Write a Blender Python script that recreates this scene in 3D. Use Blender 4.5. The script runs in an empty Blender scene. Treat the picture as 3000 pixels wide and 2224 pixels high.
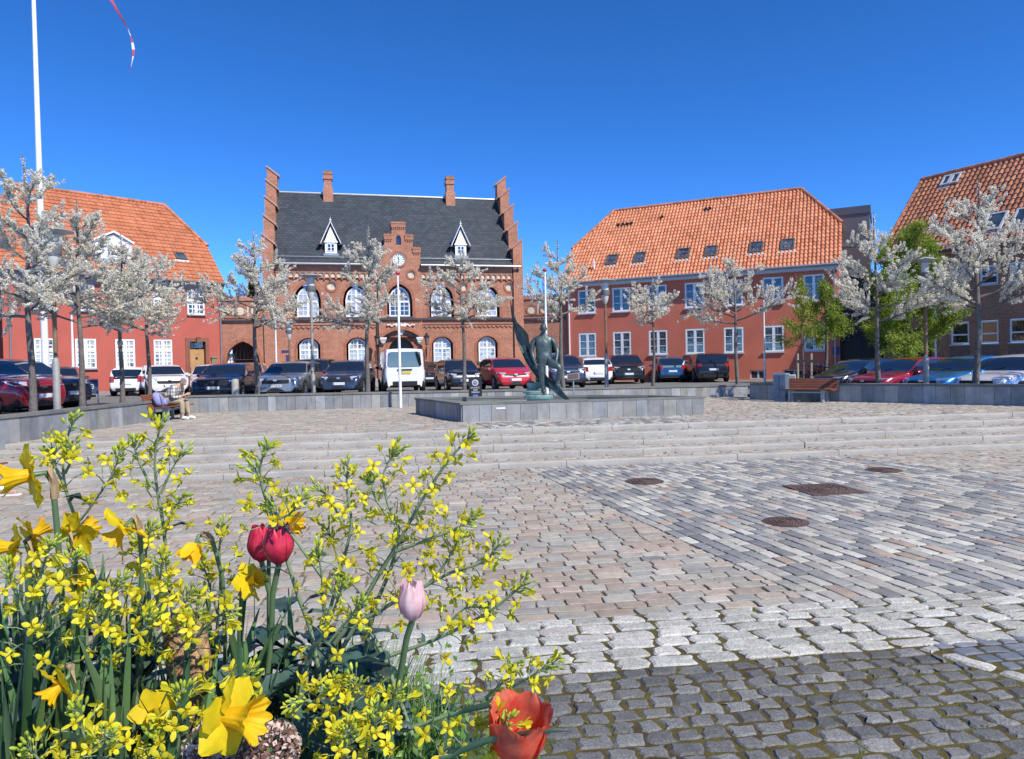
import bpy, bmesh, math, random
import numpy as np
from mathutils import Vector, Matrix
from mathutils.geometry import tessellate_polygon
R = math.radians
PI = math.pi
scene = bpy.context.scene
COL = scene.collection
rnd = random.Random(7)
# ---------------------------------------------------------------- camera
EYE = 1.8
FPX, PCX, PCY = 2080.0, 1500.0, 1112.0          # focal length and centre in photo pixels
ROLL, PITCH = R(1.15), R(-1.1)

def cam_ray(x, y):
    dx, dy = x - PCX, y - PCY
    c, s = math.cos(ROLL), math.sin(ROLL)
    u, v = c*dx - s*dy, s*dx + c*dy
    cp, sp = math.cos(PITCH), math.sin(PITCH)
    return Vector((u, FPX*cp + v*sp, FPX*sp - v*cp))

def on_z(x, y, z):
    r = cam_ray(x, y); t = (z - EYE)/r.z
    return Vector((r.x*t, r.y*t, z))

def at_y(x, y, Y):
    r = cam_ray(x, y); t = Y/r.y
    return Vector((r.x*t, Y, EYE + r.z*t))

cam_d = bpy.data.cameras.new('camera'); cam = bpy.data.objects.new('camera', cam_d); COL.objects.link(cam)
cam_d.sensor_width = 36.0; cam_d.lens = FPX/3000.0*36.0; cam_d.clip_start = 0.05; cam_d.clip_end = 3000
_c, _s, _cp, _sp = math.cos(ROLL), math.sin(ROLL), math.cos(PITCH), math.sin(PITCH)
_up = Vector((0, -_sp, _cp)); _x = Vector((1, 0, 0)); _f = Vector((0, _cp, _sp))
_r = _c*_x - _s*_up; _u = _s*_x + _c*_up
M = Matrix.Identity(4)
for i in range(3):
    M[i][0], M[i][1], M[i][2] = _r[i], _u[i], -_f[i]
M[2][3] = EYE
cam.matrix_world = M
scene.camera = cam
# ---------------------------------------------------------------- materials
MATS = {}
def nodes_of(name):
    m = bpy.data.materials.new(name); m.use_nodes = True
    nt = m.node_tree; b = nt.nodes['Principled BSDF']
    MATS[name] = m
    return m, nt, b
def N(nt, t, **kw):
    n = nt.nodes.new(t)
    for k, v in kw.items():
        if k.startswith('i_'): n.inputs[k[2:].replace('_', ' ')].default_value = v
        else: setattr(n, k, v)
    return n
def L(nt, a, b): nt.links.new(a, b)
def rgba(c): return (c[0], c[1], c[2], 1.0)
def mixrgb(nt, mode, fac, a, b):
    n = nt.nodes.new('ShaderNodeMix'); n.data_type = 'RGBA'; n.blend_type = mode
    n.clamp_result = False
    for sock, v in ((n.inputs[0], fac), (n.inputs[6], a), (n.inputs[7], b)):
        if isinstance(v, (int, float)): sock.default_value = v
        elif isinstance(v, (tuple, list)): sock.default_value = rgba(v)
        else: nt.links.new(v, sock)
    return n.outputs[2]
def ramp(nt, src, stops):
    n = nt.nodes.new('ShaderNodeValToRGB'); e = n.color_ramp.elements
    while len(e) < len(stops): e.new(0.5)
    for el, (p, c) in zip(e, stops):
        el.position = p; el.color = rgba(c) if isinstance(c, (tuple, list)) else (c, c, c, 1)
    nt.links.new(src, n.inputs[0]); return n.outputs[0]
def noise(nt, vec, scale, detail=4.0, rough=0.6):
    n = nt.nodes.new('ShaderNodeTexNoise'); n.inputs['Scale'].default_value = scale
    n.inputs['Detail'].default_value = detail; n.inputs['Roughness'].default_value = rough
    if vec is not None: nt.links.new(vec, n.inputs['Vector'])
    return n.outputs['Fac']
def bump(nt, b, h, strength, dist):
    n = nt.nodes.new('ShaderNodeBump'); n.inputs['Strength'].default_value = strength; n.inputs['Distance'].default_value = dist
    nt.links.new(h, n.inputs['Height']); nt.links.new(n.outputs['Normal'], b.inputs['Normal'])
def mat(name, col, rough=0.6, metal=0.0, spec=0.5, var=0.0, vs=3.0, fine=0.0, fs=60.0, bmp=0.0, bs=40.0, bd=0.01, attr=False, coat=0.0, trans=0.0, wear=None):
    """principled surface: base colour, broad and fine colour variation, bump, optional per-piece colour attribute, thin translucency"""
    m, nt, b = nodes_of(name)
    b.inputs['Roughness'].default_value = rough; b.inputs['Metallic'].default_value = metal
    b.inputs['Specular IOR Level'].default_value = spec
    if coat: b.inputs['Coat Weight'].default_value = coat; b.inputs['Coat Roughness'].default_value = 0.03
    tc = N(nt, 'ShaderNodeTexCoord').outputs['Object']
    c = None
    if attr:
        a = N(nt, 'ShaderNodeAttribute', attribute_name='Col')
        c = mixrgb(nt, 'MULTIPLY', 1.0, a.outputs['Color'], col)
    if var:
        f = noise(nt, tc, vs)
        k = ramp(nt, f, [(0.25, 1-var), (0.75, 1+var)])
        c = mixrgb(nt, 'MULTIPLY', 1.0, c if c is not None else col, k)
    if fine:
        f = noise(nt, tc, fs, 2.0)
        k = ramp(nt, f, [(0.3, 1-fine), (0.7, 1+fine)])
        c = mixrgb(nt, 'MULTIPLY', 1.0, c if c is not None else col, k)
    if wear:
        wc, wscale, lo, hi, amt = wear
        f = ramp(nt, noise(nt, tc, wscale, 6.0, 0.7), [(lo, 0.0), (hi, amt)])
        c = mixrgb(nt, 'MIX', f, c if c is not None else col, wc)
    if c is None: b.inputs['Base Color'].default_value = rgba(col)
    else: L(nt, c, b.inputs['Base Color'])
    if bmp: bump(nt, b, noise(nt, tc, bs, 4.0), bmp, bd)
    if trans:
        t = N(nt, 'ShaderNodeBsdfTranslucent'); mx = N(nt, 'ShaderNodeMixShader'); mx.inputs[0].default_value = trans
        if c is None: t.inputs['Color'].default_value = rgba(col)
        else: L(nt, c, t.inputs['Color'])
        L(nt, b.outputs[0], mx.inputs[1]); L(nt, t.outputs[0], mx.inputs[2])
        L(nt, mx.outputs[0], nt.nodes['Material Output'].inputs['Surface'])
    return m
def brick_mat(name, c1, c2, mortar, bw=0.24, rh=0.075, ms=0.012, var=0.2, turn=False):
    m, nt, b = nodes_of(name)
    b.inputs['Roughness'].default_value = 0.85; b.inputs['Specular IOR Level'].default_value = 0.25
    tc = N(nt, 'ShaderNodeTexCoord').outputs['Object']
    sp = N(nt, 'ShaderNodeSeparateXYZ'); L(nt, tc, sp.inputs[0])
    ad = N(nt, 'ShaderNodeMath', operation='ADD'); L(nt, sp.outputs['X'], ad.inputs[0]); L(nt, sp.outputs['Y'], ad.inputs[1])
    cb = N(nt, 'ShaderNodeCombineXYZ')
    L(nt, ad.outputs[0], cb.inputs['Y' if turn else 'X']); L(nt, sp.outputs['Z'], cb.inputs['X' if turn else 'Y'])
    br = N(nt, 'ShaderNodeTexBrick'); L(nt, cb.outputs[0], br.inputs['Vector'])
    br.inputs['Color1'].default_value = rgba(c1); br.inputs['Color2'].default_value = rgba(c2); br.inputs['Mortar'].default_value = rgba(mortar)
    br.inputs['Scale'].default_value = 1.0; br.inputs['Brick Width'].default_value = bw; br.inputs['Row Height'].default_value = rh
    br.inputs['Mortar Size'].default_value = ms; br.inputs['Bias'].default_value = 0.0
    k = ramp(nt, noise(nt, tc, 0.9, 6.0, 0.7), [(0.3, 1-var), (0.7, 1+var)])
    c = mixrgb(nt, 'MULTIPLY', 1.0, br.outputs['Color'], k)
    k2 = ramp(nt, noise(nt, cb.outputs[0], 9.0, 2.0), [(0.3, 0.82), (0.7, 1.18)])
    c = mixrgb(nt, 'MULTIPLY', 1.0, c, k2)
    L(nt, c, b.inputs['Base Color'])
    bump(nt, b, br.outputs['Fac'], -0.4, 0.01)
    return m
# ---------------------------------------------------------------- mesh builder
class MB:
    def __init__(s): s.v = []; s.f = []; s.c = []; s.m = []
    def add(s, vs, fs, col=None, mi=0):
        o = len(s.v); s.v.extend([tuple(p) for p in vs])
        for f in fs:
            s.f.append(tuple(i + o for i in f)); s.c.append(col); s.m.append(mi)
        return s
    def box(s, x0, x1, y0, y1, z0, z1, col=None, mi=0):
        return s.add([(x0,y0,z0),(x1,y0,z0),(x1,y1,z0),(x0,y1,z0),(x0,y0,z1),(x1,y0,z1),(x1,y1,z1),(x0,y1,z1)],
                     [(0,3,2,1),(4,5,6,7),(0,1,5,4),(1,2,6,5),(2,3,7,6),(3,0,4,7)], col, mi)
    def obox(s, c, ax, ay, az, col=None, mi=0):
        c, ax, ay, az = Vector(c), Vector(ax), Vector(ay), Vector(az)
        P = [c + i*ax + j*ay + k*az for k in (-1,1) for j in (-1,1) for i in (-1,1)]
        return s.add(P, [(0,2,3,1),(4,5,7,6),(0,1,5,4),(1,3,7,5),(3,2,6,7),(2,0,4,6)], col, mi)
    def quad(s, a, b, c, d, col=None, mi=0): return s.add([a,b,c,d], [(0,1,2,3)], col, mi)
    def tube(s, pts, rad, n=8, cap=True, col=None, mi=0):
        pts = [Vector(p) for p in pts]
        if isinstance(rad, (int, float)): rad = [rad]*len(pts)
        vs, fs = [], []
        t0 = (pts[1]-pts[0]).normalized()
        a = t0.orthogonal().normalized()
        for i, p in enumerate(pts):
            t = (pts[min(i+1, len(pts)-1)] - pts[max(i-1, 0)])
            t = t.normalized() if t.length > 1e-9 else t0
            a = (a - a.dot(t)*t)
            a = a.normalized() if a.length > 1e-6 else t.orthogonal().normalized()
            b = t.cross(a)
            for k in range(n):
                g = 2*PI*k/n
                vs.append(p + float(rad[i])*(math.cos(g)*a + math.sin(g)*b))
        for i in range(len(pts)-1):
            for k in range(n):
                k2 = (k+1) % n
                fs.append((i*n+k, i*n+k2, (i+1)*n+k2, (i+1)*n+k))
        if cap:
            fs.append(tuple(range(n-1, -1, -1))); e = (len(pts)-1)*n; fs.append(tuple(range(e, e+n)))
        return s.add(vs, fs, col, mi)
    def lathe(s, prof, n=24, c=(0,0,0), col=None, mi=0):
        vs, fs = [], []
        for r, z in prof:
            for k in range(n):
                g = 2*PI*k/n; vs.append((c[0]+r*math.cos(g), c[1]+r*math.sin(g), c[2]+z))
        for i in range(len(prof)-1):
            for k in range(n):
                k2 = (k+1) % n; fs.append((i*n+k, i*n+k2, (i+1)*n+k2, (i+1)*n+k))
        fs.append(tuple(range(n-1,-1,-1))); e = (len(prof)-1)*n; fs.append(tuple(range(e, e+n)))
        return s.add(vs, fs, col, mi)
    def prism(s, poly, y0, y1, col=None, mi=0, axis='y'):
        """outline (a,b) in the facade plane, extruded from y0 to y1"""
        n = len(poly)
        mk = (lambda a, b, y: (a, y, b)) if axis == 'y' else ((lambda a, b, y: (y, a, b)) if axis == 'x' else (lambda a, b, y: (a, b, y)))
        vs = [mk(a, b, y0) for a, b in poly] + [mk(a, b, y1) for a, b in poly]
        tri = tessellate_polygon([[Vector((a, b, 0)) for a, b in poly]])
        fs = [tuple(t) for t in tri] + [tuple(i+n for i in t[::-1]) for t in tri]
        fs += [(i, (i+1) % n, (i+1) % n + n, i+n) for i in range(n)]
        return s.add(vs, fs, col, mi)
    def plate(s, outer, holes, y, depth, col=None, mi=0, mi_rev=None):
        """wall face in the facade plane with openings and their reveals running back by depth"""
        loops = [outer] + holes
        tri = tessellate_polygon([[Vector((a, b, 0)) for a, b in lp] for lp in loops])
        flat = [p for lp in loops for p in lp]
        s.add([(a, y, b) for a, b in flat], [tuple(t) for t in tri], col, mi)
        for h in holes:
            n = len(h)
            s.add([(a, y, b) for a, b in h] + [(a, y+depth, b) for a, b in h],
                  [(i, (i+1) % n, (i+1) % n+n, i+n) for i in range(n)], col, mi if mi_rev is None else mi_rev)
        return s
    def ring(s, o, i, y0, y1, col=None, mi=0):
        """closed band between two outlines with the same point count"""
        n = len(o)
        vs = [(a,y0,b) for a,b in o]+[(a,y0,b) for a,b in i]+[(a,y1,b) for a,b in o]+[(a,y1,b) for a,b in i]
        fs = []
        for k in range(n):
            k2 = (k+1) % n
            fs += [(k,k2,k2+n,k+n), (k+2*n,k+3*n,k2+3*n,k2+2*n), (k,k+2*n,k2+2*n,k2), (k+n,k2+n,k2+3*n,k+3*n)]
        return s.add(vs, fs, col, mi)
    def build(s, name, mats, parent=None, smooth=None, loc=None, rotz=0.0):
        me = bpy.data.meshes.new(name)
        me.from_pydata(s.v, [], s.f)
        if not isinstance(mats, (list, tuple)): mats = [mats]
        for m in mats: me.materials.append(m)
        if len(mats) > 1: me.polygons.foreach_set('material_index', s.m)
        if s.f:
            ca = me.color_attributes.new('Col', 'FLOAT_COLOR', 'CORNER')
            lt = np.array([len(f) for f in s.f])
            cc = np.array([(c[0], c[1], c[2], 1.0) if c is not None else (1,1,1,1) for c in s.c], dtype=np.float32)
            ca.data.foreach_set('color', np.repeat(cc, lt, axis=0).ravel())
        bm = bmesh.new(); bm.from_mesh(me); bmesh.ops.recalc_face_normals(bm, faces=bm.faces); bm.to_mesh(me); bm.free()
        if smooth is not None:
            me.polygons.foreach_set('use_smooth', [True]*len(me.polygons))
            me.set_sharp_from_angle(angle=R(smooth))
        me.update()
        o = bpy.data.objects.new(name, me); COL.objects.link(o)
        if parent is not None: o.parent = parent
        if loc is not None: o.location = loc
        if rotz: o.rotation_euler = (0, 0, rotz)
        return o
def np_mesh(name, V, F, mats, cols=None, parent=None, smooth=False):
    """mesh from numpy arrays; F is an (n,k) index array, cols one colour per face"""
    me = bpy.data.meshes.new(name)
    n, k = F.shape
    me.vertices.add(len(V)); me.vertices.foreach_set('co', np.ascontiguousarray(V, dtype=np.float32).ravel())
    me.loops.add(n*k); me.loops.foreach_set('vertex_index', np.ascontiguousarray(F, dtype=np.int32).ravel())
    me.polygons.add(n); me.polygons.foreach_set('loop_start', np.arange(0, n*k, k, dtype=np.int32))
    if smooth: me.polygons.foreach_set('use_smooth', np.ones(n, dtype=bool))
    if cols is not None:
        ca = me.color_attributes.new('Col', 'FLOAT_COLOR', 'CORNER')
        c4 = np.ones((n, 4), dtype=np.float32); c4[:, :3] = cols
        ca.data.foreach_set('color', np.repeat(c4, k, axis=0).ravel())
    for m in (mats if isinstance(mats, (list, tuple)) else [mats]): me.materials.append(m)
    me.update(calc_edges=True); me.validate()
    o = bpy.data.objects.new(name, me); COL.objects.link(o)
    if parent is not None: o.parent = parent
    return o
def tag(o, label=None, cat=None, group=None, kind=None):
    if label: o['label'] = label
    if cat: o['category'] = cat
    if group: o['group'] = group
    if kind: o['kind'] = kind
    return o
def thing(name, label, cat, loc=(0,0,0), rotz=0.0, group=None):
    o = bpy.data.objects.new(name, None); COL.objects.link(o); o.empty_display_size = 0.2
    o.location = loc; o.rotation_euler = (0, 0, rotz)
    return tag(o, label, cat, group)
KIDS = {}
def copy_tree(o, parent=None):
    c = o.copy(); COL.objects.link(c)
    if parent is not None: c.parent = parent; c.matrix_parent_inverse = o.matrix_parent_inverse.copy()
    for ch in list(o.children): copy_tree(ch, c)
    return c
def text_mesh(body, size, name, m, parent, matrix, extrude=0.002, align='CENTER'):
    cu = bpy.data.curves.new(name, 'FONT'); cu.body = body; cu.size = size; cu.align_x = align; cu.align_y = 'CENTER'; cu.extrude = extrude
    t = bpy.data.objects.new(name + '_tmp', cu); COL.objects.link(t)
    dg = bpy.context.evaluated_depsgraph_get()
    me = bpy.data.meshes.new_from_object(t.evaluated_get(dg))
    bpy.data.objects.remove(t); bpy.data.curves.remove(cu)
    me.name = name; me.materials.clear(); me.materials.append(m)
    me.transform(matrix)
    o = bpy.data.objects.new(name, me); COL.objects.link(o)
    if parent is not None: o.parent = parent
    return o
# ---------------------------------------------------------------- light
SUN_H = Vector((0.70, -0.714)).normalized(); SUN_EL = R(46)
SUN_D = Vector((SUN_H.x*math.cos(SUN_EL), SUN_H.y*math.cos(SUN_EL), math.sin(SUN_EL)))
sd = bpy.data.lights.new('sun', 'SUN'); sd.energy = 4.6; sd.angle = R(0.53); sd.color = (1.0, 0.94, 0.84)
so = bpy.data.objects.new('sun', sd); COL.objects.link(so); so.rotation_euler = SUN_D.to_track_quat('Z', 'Y').to_euler(); so.location = (20, -20, 40)
w = bpy.data.worlds.new('World'); scene.world = w; w.use_nodes = True
wn = w.node_tree; bg = wn.nodes['Background']; bg.inputs['Strength'].default_value = 0.15
sky = wn.nodes.new('ShaderNodeTexSky'); sky.sky_type = 'NISHITA'; sky.sun_disc = False
sky.sun_elevation = SUN_EL; sky.sun_rotation = math.atan2(SUN_D.x, SUN_D.y)
sky.air_density = 0.5; sky.dust_density = 0.0; sky.ozone_density = 3.0; sky.altitude = 3000
hs = wn.nodes.new('ShaderNodeHueSaturation'); hs.inputs['Hue'].default_value = 0.506; hs.inputs['Saturation'].default_value = 1.26; hs.inputs['Value'].default_value = 1.8
wn.links.new(sky.outputs[0], hs.inputs['Color']); wn.links.new(hs.outputs[0], bg.inputs['Color'])
vs = scene.view_settings; vs.view_transform = 'Standard'; vs.look = 'None'; vs.gamma = 1; vs.exposure = 0.35; vs.use_curve_mapping = False
scene.cycles.max_bounces = 8; scene.cycles.diffuse_bounces = 6; scene.cycles.transmission_bounces = 8; scene.cycles.transparent_max_bounces = 6
# ================================================================= paving, steps, parking ground
AL = R(7.5)
UX, VX = Vector((math.cos(AL), math.sin(AL))), Vector((-math.sin(AL), math.cos(AL)))
def uv(a, b): p = float(a)*UX + float(b)*VX; return (p.x, p.y)
B0, TREAD, RISE, NST = 12.3, 0.575, 0.1, 5
BTOP = B0 + TREAD*(NST-1)                      # top nosing
stone_m = {}
def stone_material(name, spk, speck_scale, bmp, rough=0.75, spec=0.3, dirt=(0.16, 0.13, 0.08), damt=0.25):
    m, nt, b = nodes_of(name)
    b.inputs['Roughness'].default_value = rough; b.inputs['Specular IOR Level'].default_value = spec
    tc = N(nt, 'ShaderNodeTexCoord').outputs['Object']
    a = N(nt, 'ShaderNodeAttribute', attribute_name='Col').outputs['Color']
    n1 = noise(nt, tc, speck_scale, 3.0, 0.75)
    c = mixrgb(nt, 'MULTIPLY', 1.0, a, ramp(nt, n1, [(0.32, 1-spk), (0.68, 1+spk)]))
    n2 = noise(nt, tc, 11.0, 5.0, 0.7)
    c = mixrgb(nt, 'MULTIPLY', 1.0, c, ramp(nt, n2, [(0.3, 0.78), (0.7, 1.18)]))
    n3 = noise(nt, tc, 0.55, 6.0, 0.7)
    c = mixrgb(nt, 'MIX', ramp(nt, n3, [(0.5, 0.0), (0.78, damt)]), c, dirt)
    L(nt, c, b.inputs['Base Color'])
    hgt = noise(nt, tc, speck_scale*0.45, 4.0, 0.7)
    bump(nt, b, hgt, bmp, 0.006)
    return m
M_PAV = stone_material('paver_stone', 0.15, 90, 0.4, damt=0.35)
M_GRAN = stone_material('granite_sett', 0.38, 75, 1.0, 0.85, 0.2, dirt=(0.20, 0.17, 0.11), damt=0.35)
M_DARK = stone_material('basalt_sett', 0.42, 85, 1.0, 0.8, 0.25, dirt=(0.10, 0.085, 0.045), damt=0.4)
def joint_material(name, cols, scale):
    m, nt, b = nodes_of(name); b.inputs['Roughness'].default_value = 0.95; b.inputs['Specular IOR Level'].default_value = 0.1
    tc = N(nt, 'ShaderNodeTexCoord').outputs['Object']
    f = noise(nt, tc, scale, 8.0, 0.75)
    c = ramp(nt, f, cols)
    c = mixrgb(nt, 'MULTIPLY', 1.0, c, ramp(nt, noise(nt, tc, 220, 2.0), [(0.3, 0.6), (0.7, 1.35)]))
    L(nt, c, b.inputs['Base Color']); bump(nt, b, noise(nt, tc, 120, 3.0), 0.8, 0.01)
    return m
M_JSAND = joint_material('sandy_joint', [(0.3, (0.15, 0.11, 0.075)), (0.5, (0.22, 0.165, 0.11)), (0.68, (0.13, 0.12, 0.04))], 1.4)
M_JMOSS = joint_material('mossy_joint', [(0.3, (0.045, 0.036, 0.026)), (0.45, (0.085, 0.065, 0.032)), (0.56, (0.12, 0.105, 0.032)), (0.68, (0.055, 0.044, 0.03))], 2.4)
def row_span(poly, d, n, b):
    """interval of a convex outline along direction d at offset b along n"""
    lo, hi = None, None
    k = len(poly)
    for i in range(k):
        p, q = poly[i], poly[(i+1) % k]
        pb, qb = p[0]*n[0]+p[1]*n[1], q[0]*n[0]+q[1]*n[1]
        if (pb - b)*(qb - b) <= 0 and pb != qb:
            t = (b-pb)/(qb-pb); x = p[0]+t*(q[0]-p[0]); y = p[1]+t*(q[1]-p[1]); a = x*d[0]+y*d[1]
            lo = a if lo is None else min(lo, a); hi = a if hi is None else max(hi, a)
    return lo, hi
def stones(name, polys, z, ang, ln, wd, gap, palette, m, seed, jit=0.012, rough=0.004, tilt=0.004, bev=0.012, rown=None, lump=0.0, pal2=None, zrow=None):
    g = np.random.default_rng(seed)
    d = (math.cos(ang), math.sin(ang)); n = (-d[1], d[0])
    C, LN, WD, ZZ = [], [], [], []
    for poly in polys:
        bs = [p[0]*n[0]+p[1]*n[1] for p in poly]; b0, b1 = min(bs), max(bs)
        nr = max(1, round((b1-b0)/wd)) if rown is None else rown
        rw = (b1-b0)/nr
        for r in range(nr):
            b = b0 + (r+0.5)*rw
            lo, hi = row_span(poly, d, n, b)
            if lo is None or hi-lo < 0.05: continue
            a = lo - g.uniform(0, ln)
            while a < hi:
                l = ln*g.uniform(0.78, 1.25); s, e = max(a, lo), min(a+l, hi)
                if e - s > 0.05:
                    C.append(((s+e)/2, b)); LN.append(e-s); WD.append(rw); ZZ.append(z if zrow is None else zrow)
                a += l
    C = np.array(C); LN = np.array(LN); WD = np.array(WD); n_ = len(C)
    hx = LN/2 - gap*g.uniform(0.35, 0.75, n_); hy = WD/2 - gap*g.uniform(0.35, 0.75, n_)
    ch = np.minimum(hx, hy)*g.uniform(0.12, 0.34, n_)
    # twelve-point outline with cut corners and mid-side points
    K = 12
    sx = np.stack([hx-ch, hx*0, -hx+ch, -hx, -hx, -hx, -hx+ch, hx*0, hx-ch, hx, hx, hx], 1)
    sy = np.stack([hy, hy*1.0, hy, hy-ch, hy*0, -hy+ch, -hy, -hy*1.0, -hy, -hy+ch, hy*0, hy-ch], 1)
    sx = sx + g.normal(0, jit, (n_, K)); sy = sy + g.normal(0, jit*0.7, (n_, K))
    rot = g.normal(0, 0.018, n_)[:, None]
    sx, sy = sx - rot*sy, sy + rot*sx
    off = g.normal(0, rough, n_)
    tx, ty = g.normal(0, tilt, n_)[:, None]*3, g.normal(0, tilt, n_)[:, None]*3
    zt = z + off[:, None] + tx*sx + ty*sy
    V = np.zeros((n_, 3*K+1, 3))
    sc = 1 - bev/np.maximum(hy, 0.03)
    for ring, (f, dz) in enumerate(((sc[:, None], lump), (1.0, -bev*0.9), (1.0, -0.06))):
        V[:, ring*K:(ring+1)*K, 0] = C[:, 0:1] + sx*f
        V[:, ring*K:(ring+1)*K, 1] = C[:, 1:2] + sy*f
        V[:, ring*K:(ring+1)*K, 2] = zt + dz + (g.normal(0, lump*0.5, (n_, K)) if ring == 0 and lump else 0)
    V[:, 3*K, 0] = C[:, 0]; V[:, 3*K, 1] = C[:, 1]; V[:, 3*K, 2] = z + off + lump*1.6
    X = V[:, :, 0]*d[0] + V[:, :, 1]*n[0]; Y = V[:, :, 0]*d[1] + V[:, :, 1]*n[1]
    V[:, :, 0], V[:, :, 1] = X, Y
    i = np.arange(K); j = (i+1) % K
    tri = np.stack([np.full(K, 3*K), i, j, j], 1)
    q1 = np.stack([i, i+K, j+K, j], 1); q2 = np.stack([i+K, i+2*K, j+2*K, j+K], 1)
    me_v = V.reshape(-1, 3)
    base = (np.arange(n_)*(3*K+1))[:, None, None]
    quads = (np.concatenate([q1, q2])[None] + base).reshape(-1, 4)
    tris = (tri[:, :3][None] + base).reshape(-1, 3)
    # colours
    P = np.array([p[1] for p in palette]); W = np.array([p[0] for p in palette], dtype=float); W /= W.sum()
    pick = g.choice(len(P), n_, p=W)
    cc = P[pick]*g.uniform(0.84, 1.16, n_)[:, None]*g.normal(1, 0.006, (n_, 3))
    me = bpy.data.meshes.new(name)
    nq, ntr = len(quads), len(tris)
    me.vertices.add(len(me_v)); me.vertices.foreach_set('co', me_v.astype(np.float32).ravel())
    me.loops.add(nq*4+ntr*3); me.loops.foreach_set('vertex_index', np.concatenate([quads.ravel(), tris.ravel()]).astype(np.int32))
    me.polygons.add(nq+ntr)
    me.polygons.foreach_set('loop_start', np.concatenate([np.arange(0, nq*4, 4), nq*4+np.arange(0, ntr*3, 3)]).astype(np.int32))
    me.polygons.foreach_set('use_smooth', np.concatenate([np.ones(nq, bool), np.ones(ntr, bool)]))
    ca = me.color_attributes.new('Col', 'FLOAT_COLOR', 'CORNER')
    c4 = np.ones((n_, 4), np.float32); c4[:, :3] = np.clip(cc, 0.01, 0.9)
    ca.data.foreach_set('color', np.concatenate([np.repeat(c4, 2*K*4, axis=0), np.repeat(c4, K*3, axis=0)]).ravel())
    me.materials.append(m); me.update(calc_edges=True)
    me.set_sharp_from_angle(angle=R(24))
    o = bpy.data.objects.new(name, me); COL.objects.link(o)
    return o
PINK = [(5, (0.36, 0.295, 0.238)), (5, (0.35, 0.328, 0.278)), (3, (0.385, 0.33, 0.262)), (2, (0.315, 0.30, 0.268)), (1, (0.42, 0.39, 0.33)), (0.25, (0.24, 0.23, 0.21))]
GREY = [(4, (0.46, 0.44, 0.38)), (4, (0.215, 0.215, 0.212)), (3, (0.285, 0.285, 0.27)), (3, (0.38, 0.36, 0.315)), (0.8, (0.38, 0.30, 0.235))]
GRAN = [(3, (0.41, 0.405, 0.365)), (2, (0.36, 0.355, 0.32)), (1, (0.46, 0.445, 0.40))]
BASA = [(3, (0.142, 0.142, 0.138)), (2, (0.175, 0.175, 0.168)), (1, (0.115, 0.115, 0.112)), (0.25, (0.23, 0.225, 0.21))]
SLBL = [(1, (0.135, 0.155, 0.19)), (1, (0.165, 0.18, 0.21))]
g0, g1 = Vector((0.24, 12.34)), Vector((2.22, 5.3))          # left edge of the grey band of pavers
gd = (g1-g0).normalized(); GANG = math.atan2(gd.y, gd.x) + PI
def line_b(p, d, b):                                        # point on p+t*d with offset b along VX
    t = (b - p.dot(VX))/d.dot(VX); q = p + t*d; return (q.x, q.y)
gb, gt = 4.03, 4.9
h0 = Vector((6.0, 13.2)); hd = Vector((0.53, -0.85)).normalized()
lt, lb = line_b(g0, gd, B0), line_b(g0, gd, gt)
rt, rb = line_b(h0, hd, B0), line_b(h0, hd, gt)
pv = []
pv.append(stones('pink_paving', [[uv(-13, gt), lb, lt, uv(-11.2, B0)]], 0.0, AL, 0.245, 0.148, 0.013, PINK, M_PAV, 1, 0.005, 0.002, bev=0.005))
pv.append(stones('pink_paving', [[rb, uv(22, gt), uv(22, B0), rt]], 0.0, AL, 0.245, 0.148, 0.013, PINK, M_PAV, 2, 0.005, 0.002, bev=0.005))
pv.append(stones('grey_paving', [[lb, rb, rt, lt]], 0.0, GANG, 0.265, 0.142, 0.013, GREY, M_PAV, 3, 0.005, 0.002, bev=0.005))
pv.append(stones('granite_paving', [[uv(-12, gb), uv(20, gb), uv(20, gt), uv(-12, gt)]], 0.004, AL, 0.255, 0.145, 0.020, GRAN, M_GRAN, 4, 0.011, 0.002, bev=0.009, rown=6, lump=0.002))
w0 = Vector((2.43, 4.42)); wd_ = Vector((0.54, -0.84)).normalized(); wn_ = Vector((-wd_.y, wd_.x))
wa, wb_ = line_b(w0, wd_, gb), line_b(w0, wd_, -3.0)
def sh(p, k): return (p[0]+wn_.x*k, p[1]+wn_.y*k)
pv.append(stones('granite_paving', [[sh(wa, 0.0), sh(wb_, 0.0), sh(wb_, 0.14), sh((wa[0]+0.03, wa[1]-0.05), 0.14)]], 0.004, math.atan2(wd_.y, wd_.x), 0.31, 0.14, 0.03, GRAN, M_GRAN, 5, 0.009, 0.004, bev=0.012, rown=1, lump=0.002))
pv.append(stones('dark_sett_paving', [[uv(-11, -3), (wb_[0], wb_[1]), (wa[0], wa[1]), uv(-11, gb)]], 0.0, AL, 0.148, 0.118, 0.018, BASA, M_DARK, 6, 0.010, 0.0025, bev=0.009, lump=0.0015))
pv.append(stones('blue_grey_paving', [[sh(wa, 0.15), sh(wb_, 0.15), uv(18, -3), uv(18, gb)]], 0.0, AL, 0.15, 0.115, 0.016, SLBL, M_PAV, 8, 0.004, 0.002, bev=0.008))
# upper plaza
PZ = NST*RISE
poly_up = [uv(-8.6, BTOP+0.15), uv(16, BTOP+0.15), (12.6, 19.4), (7.8, 23.5), (8.8, 26.4), (-9.9, 22.4), (-9.75, 19)]
bup = BTOP+0.15
pv.append(stones('pink_paving', [[uv(-11.5, bup), uv(18, bup), uv(18, 26.5), uv(-11.5, 26.5)]], PZ, AL, 0.25, 0.165, 0.016, PINK, M_PAV, 9, 0.005, 0.003, bev=0.006))
for o in pv: tag(o, kind='structure')
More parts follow.
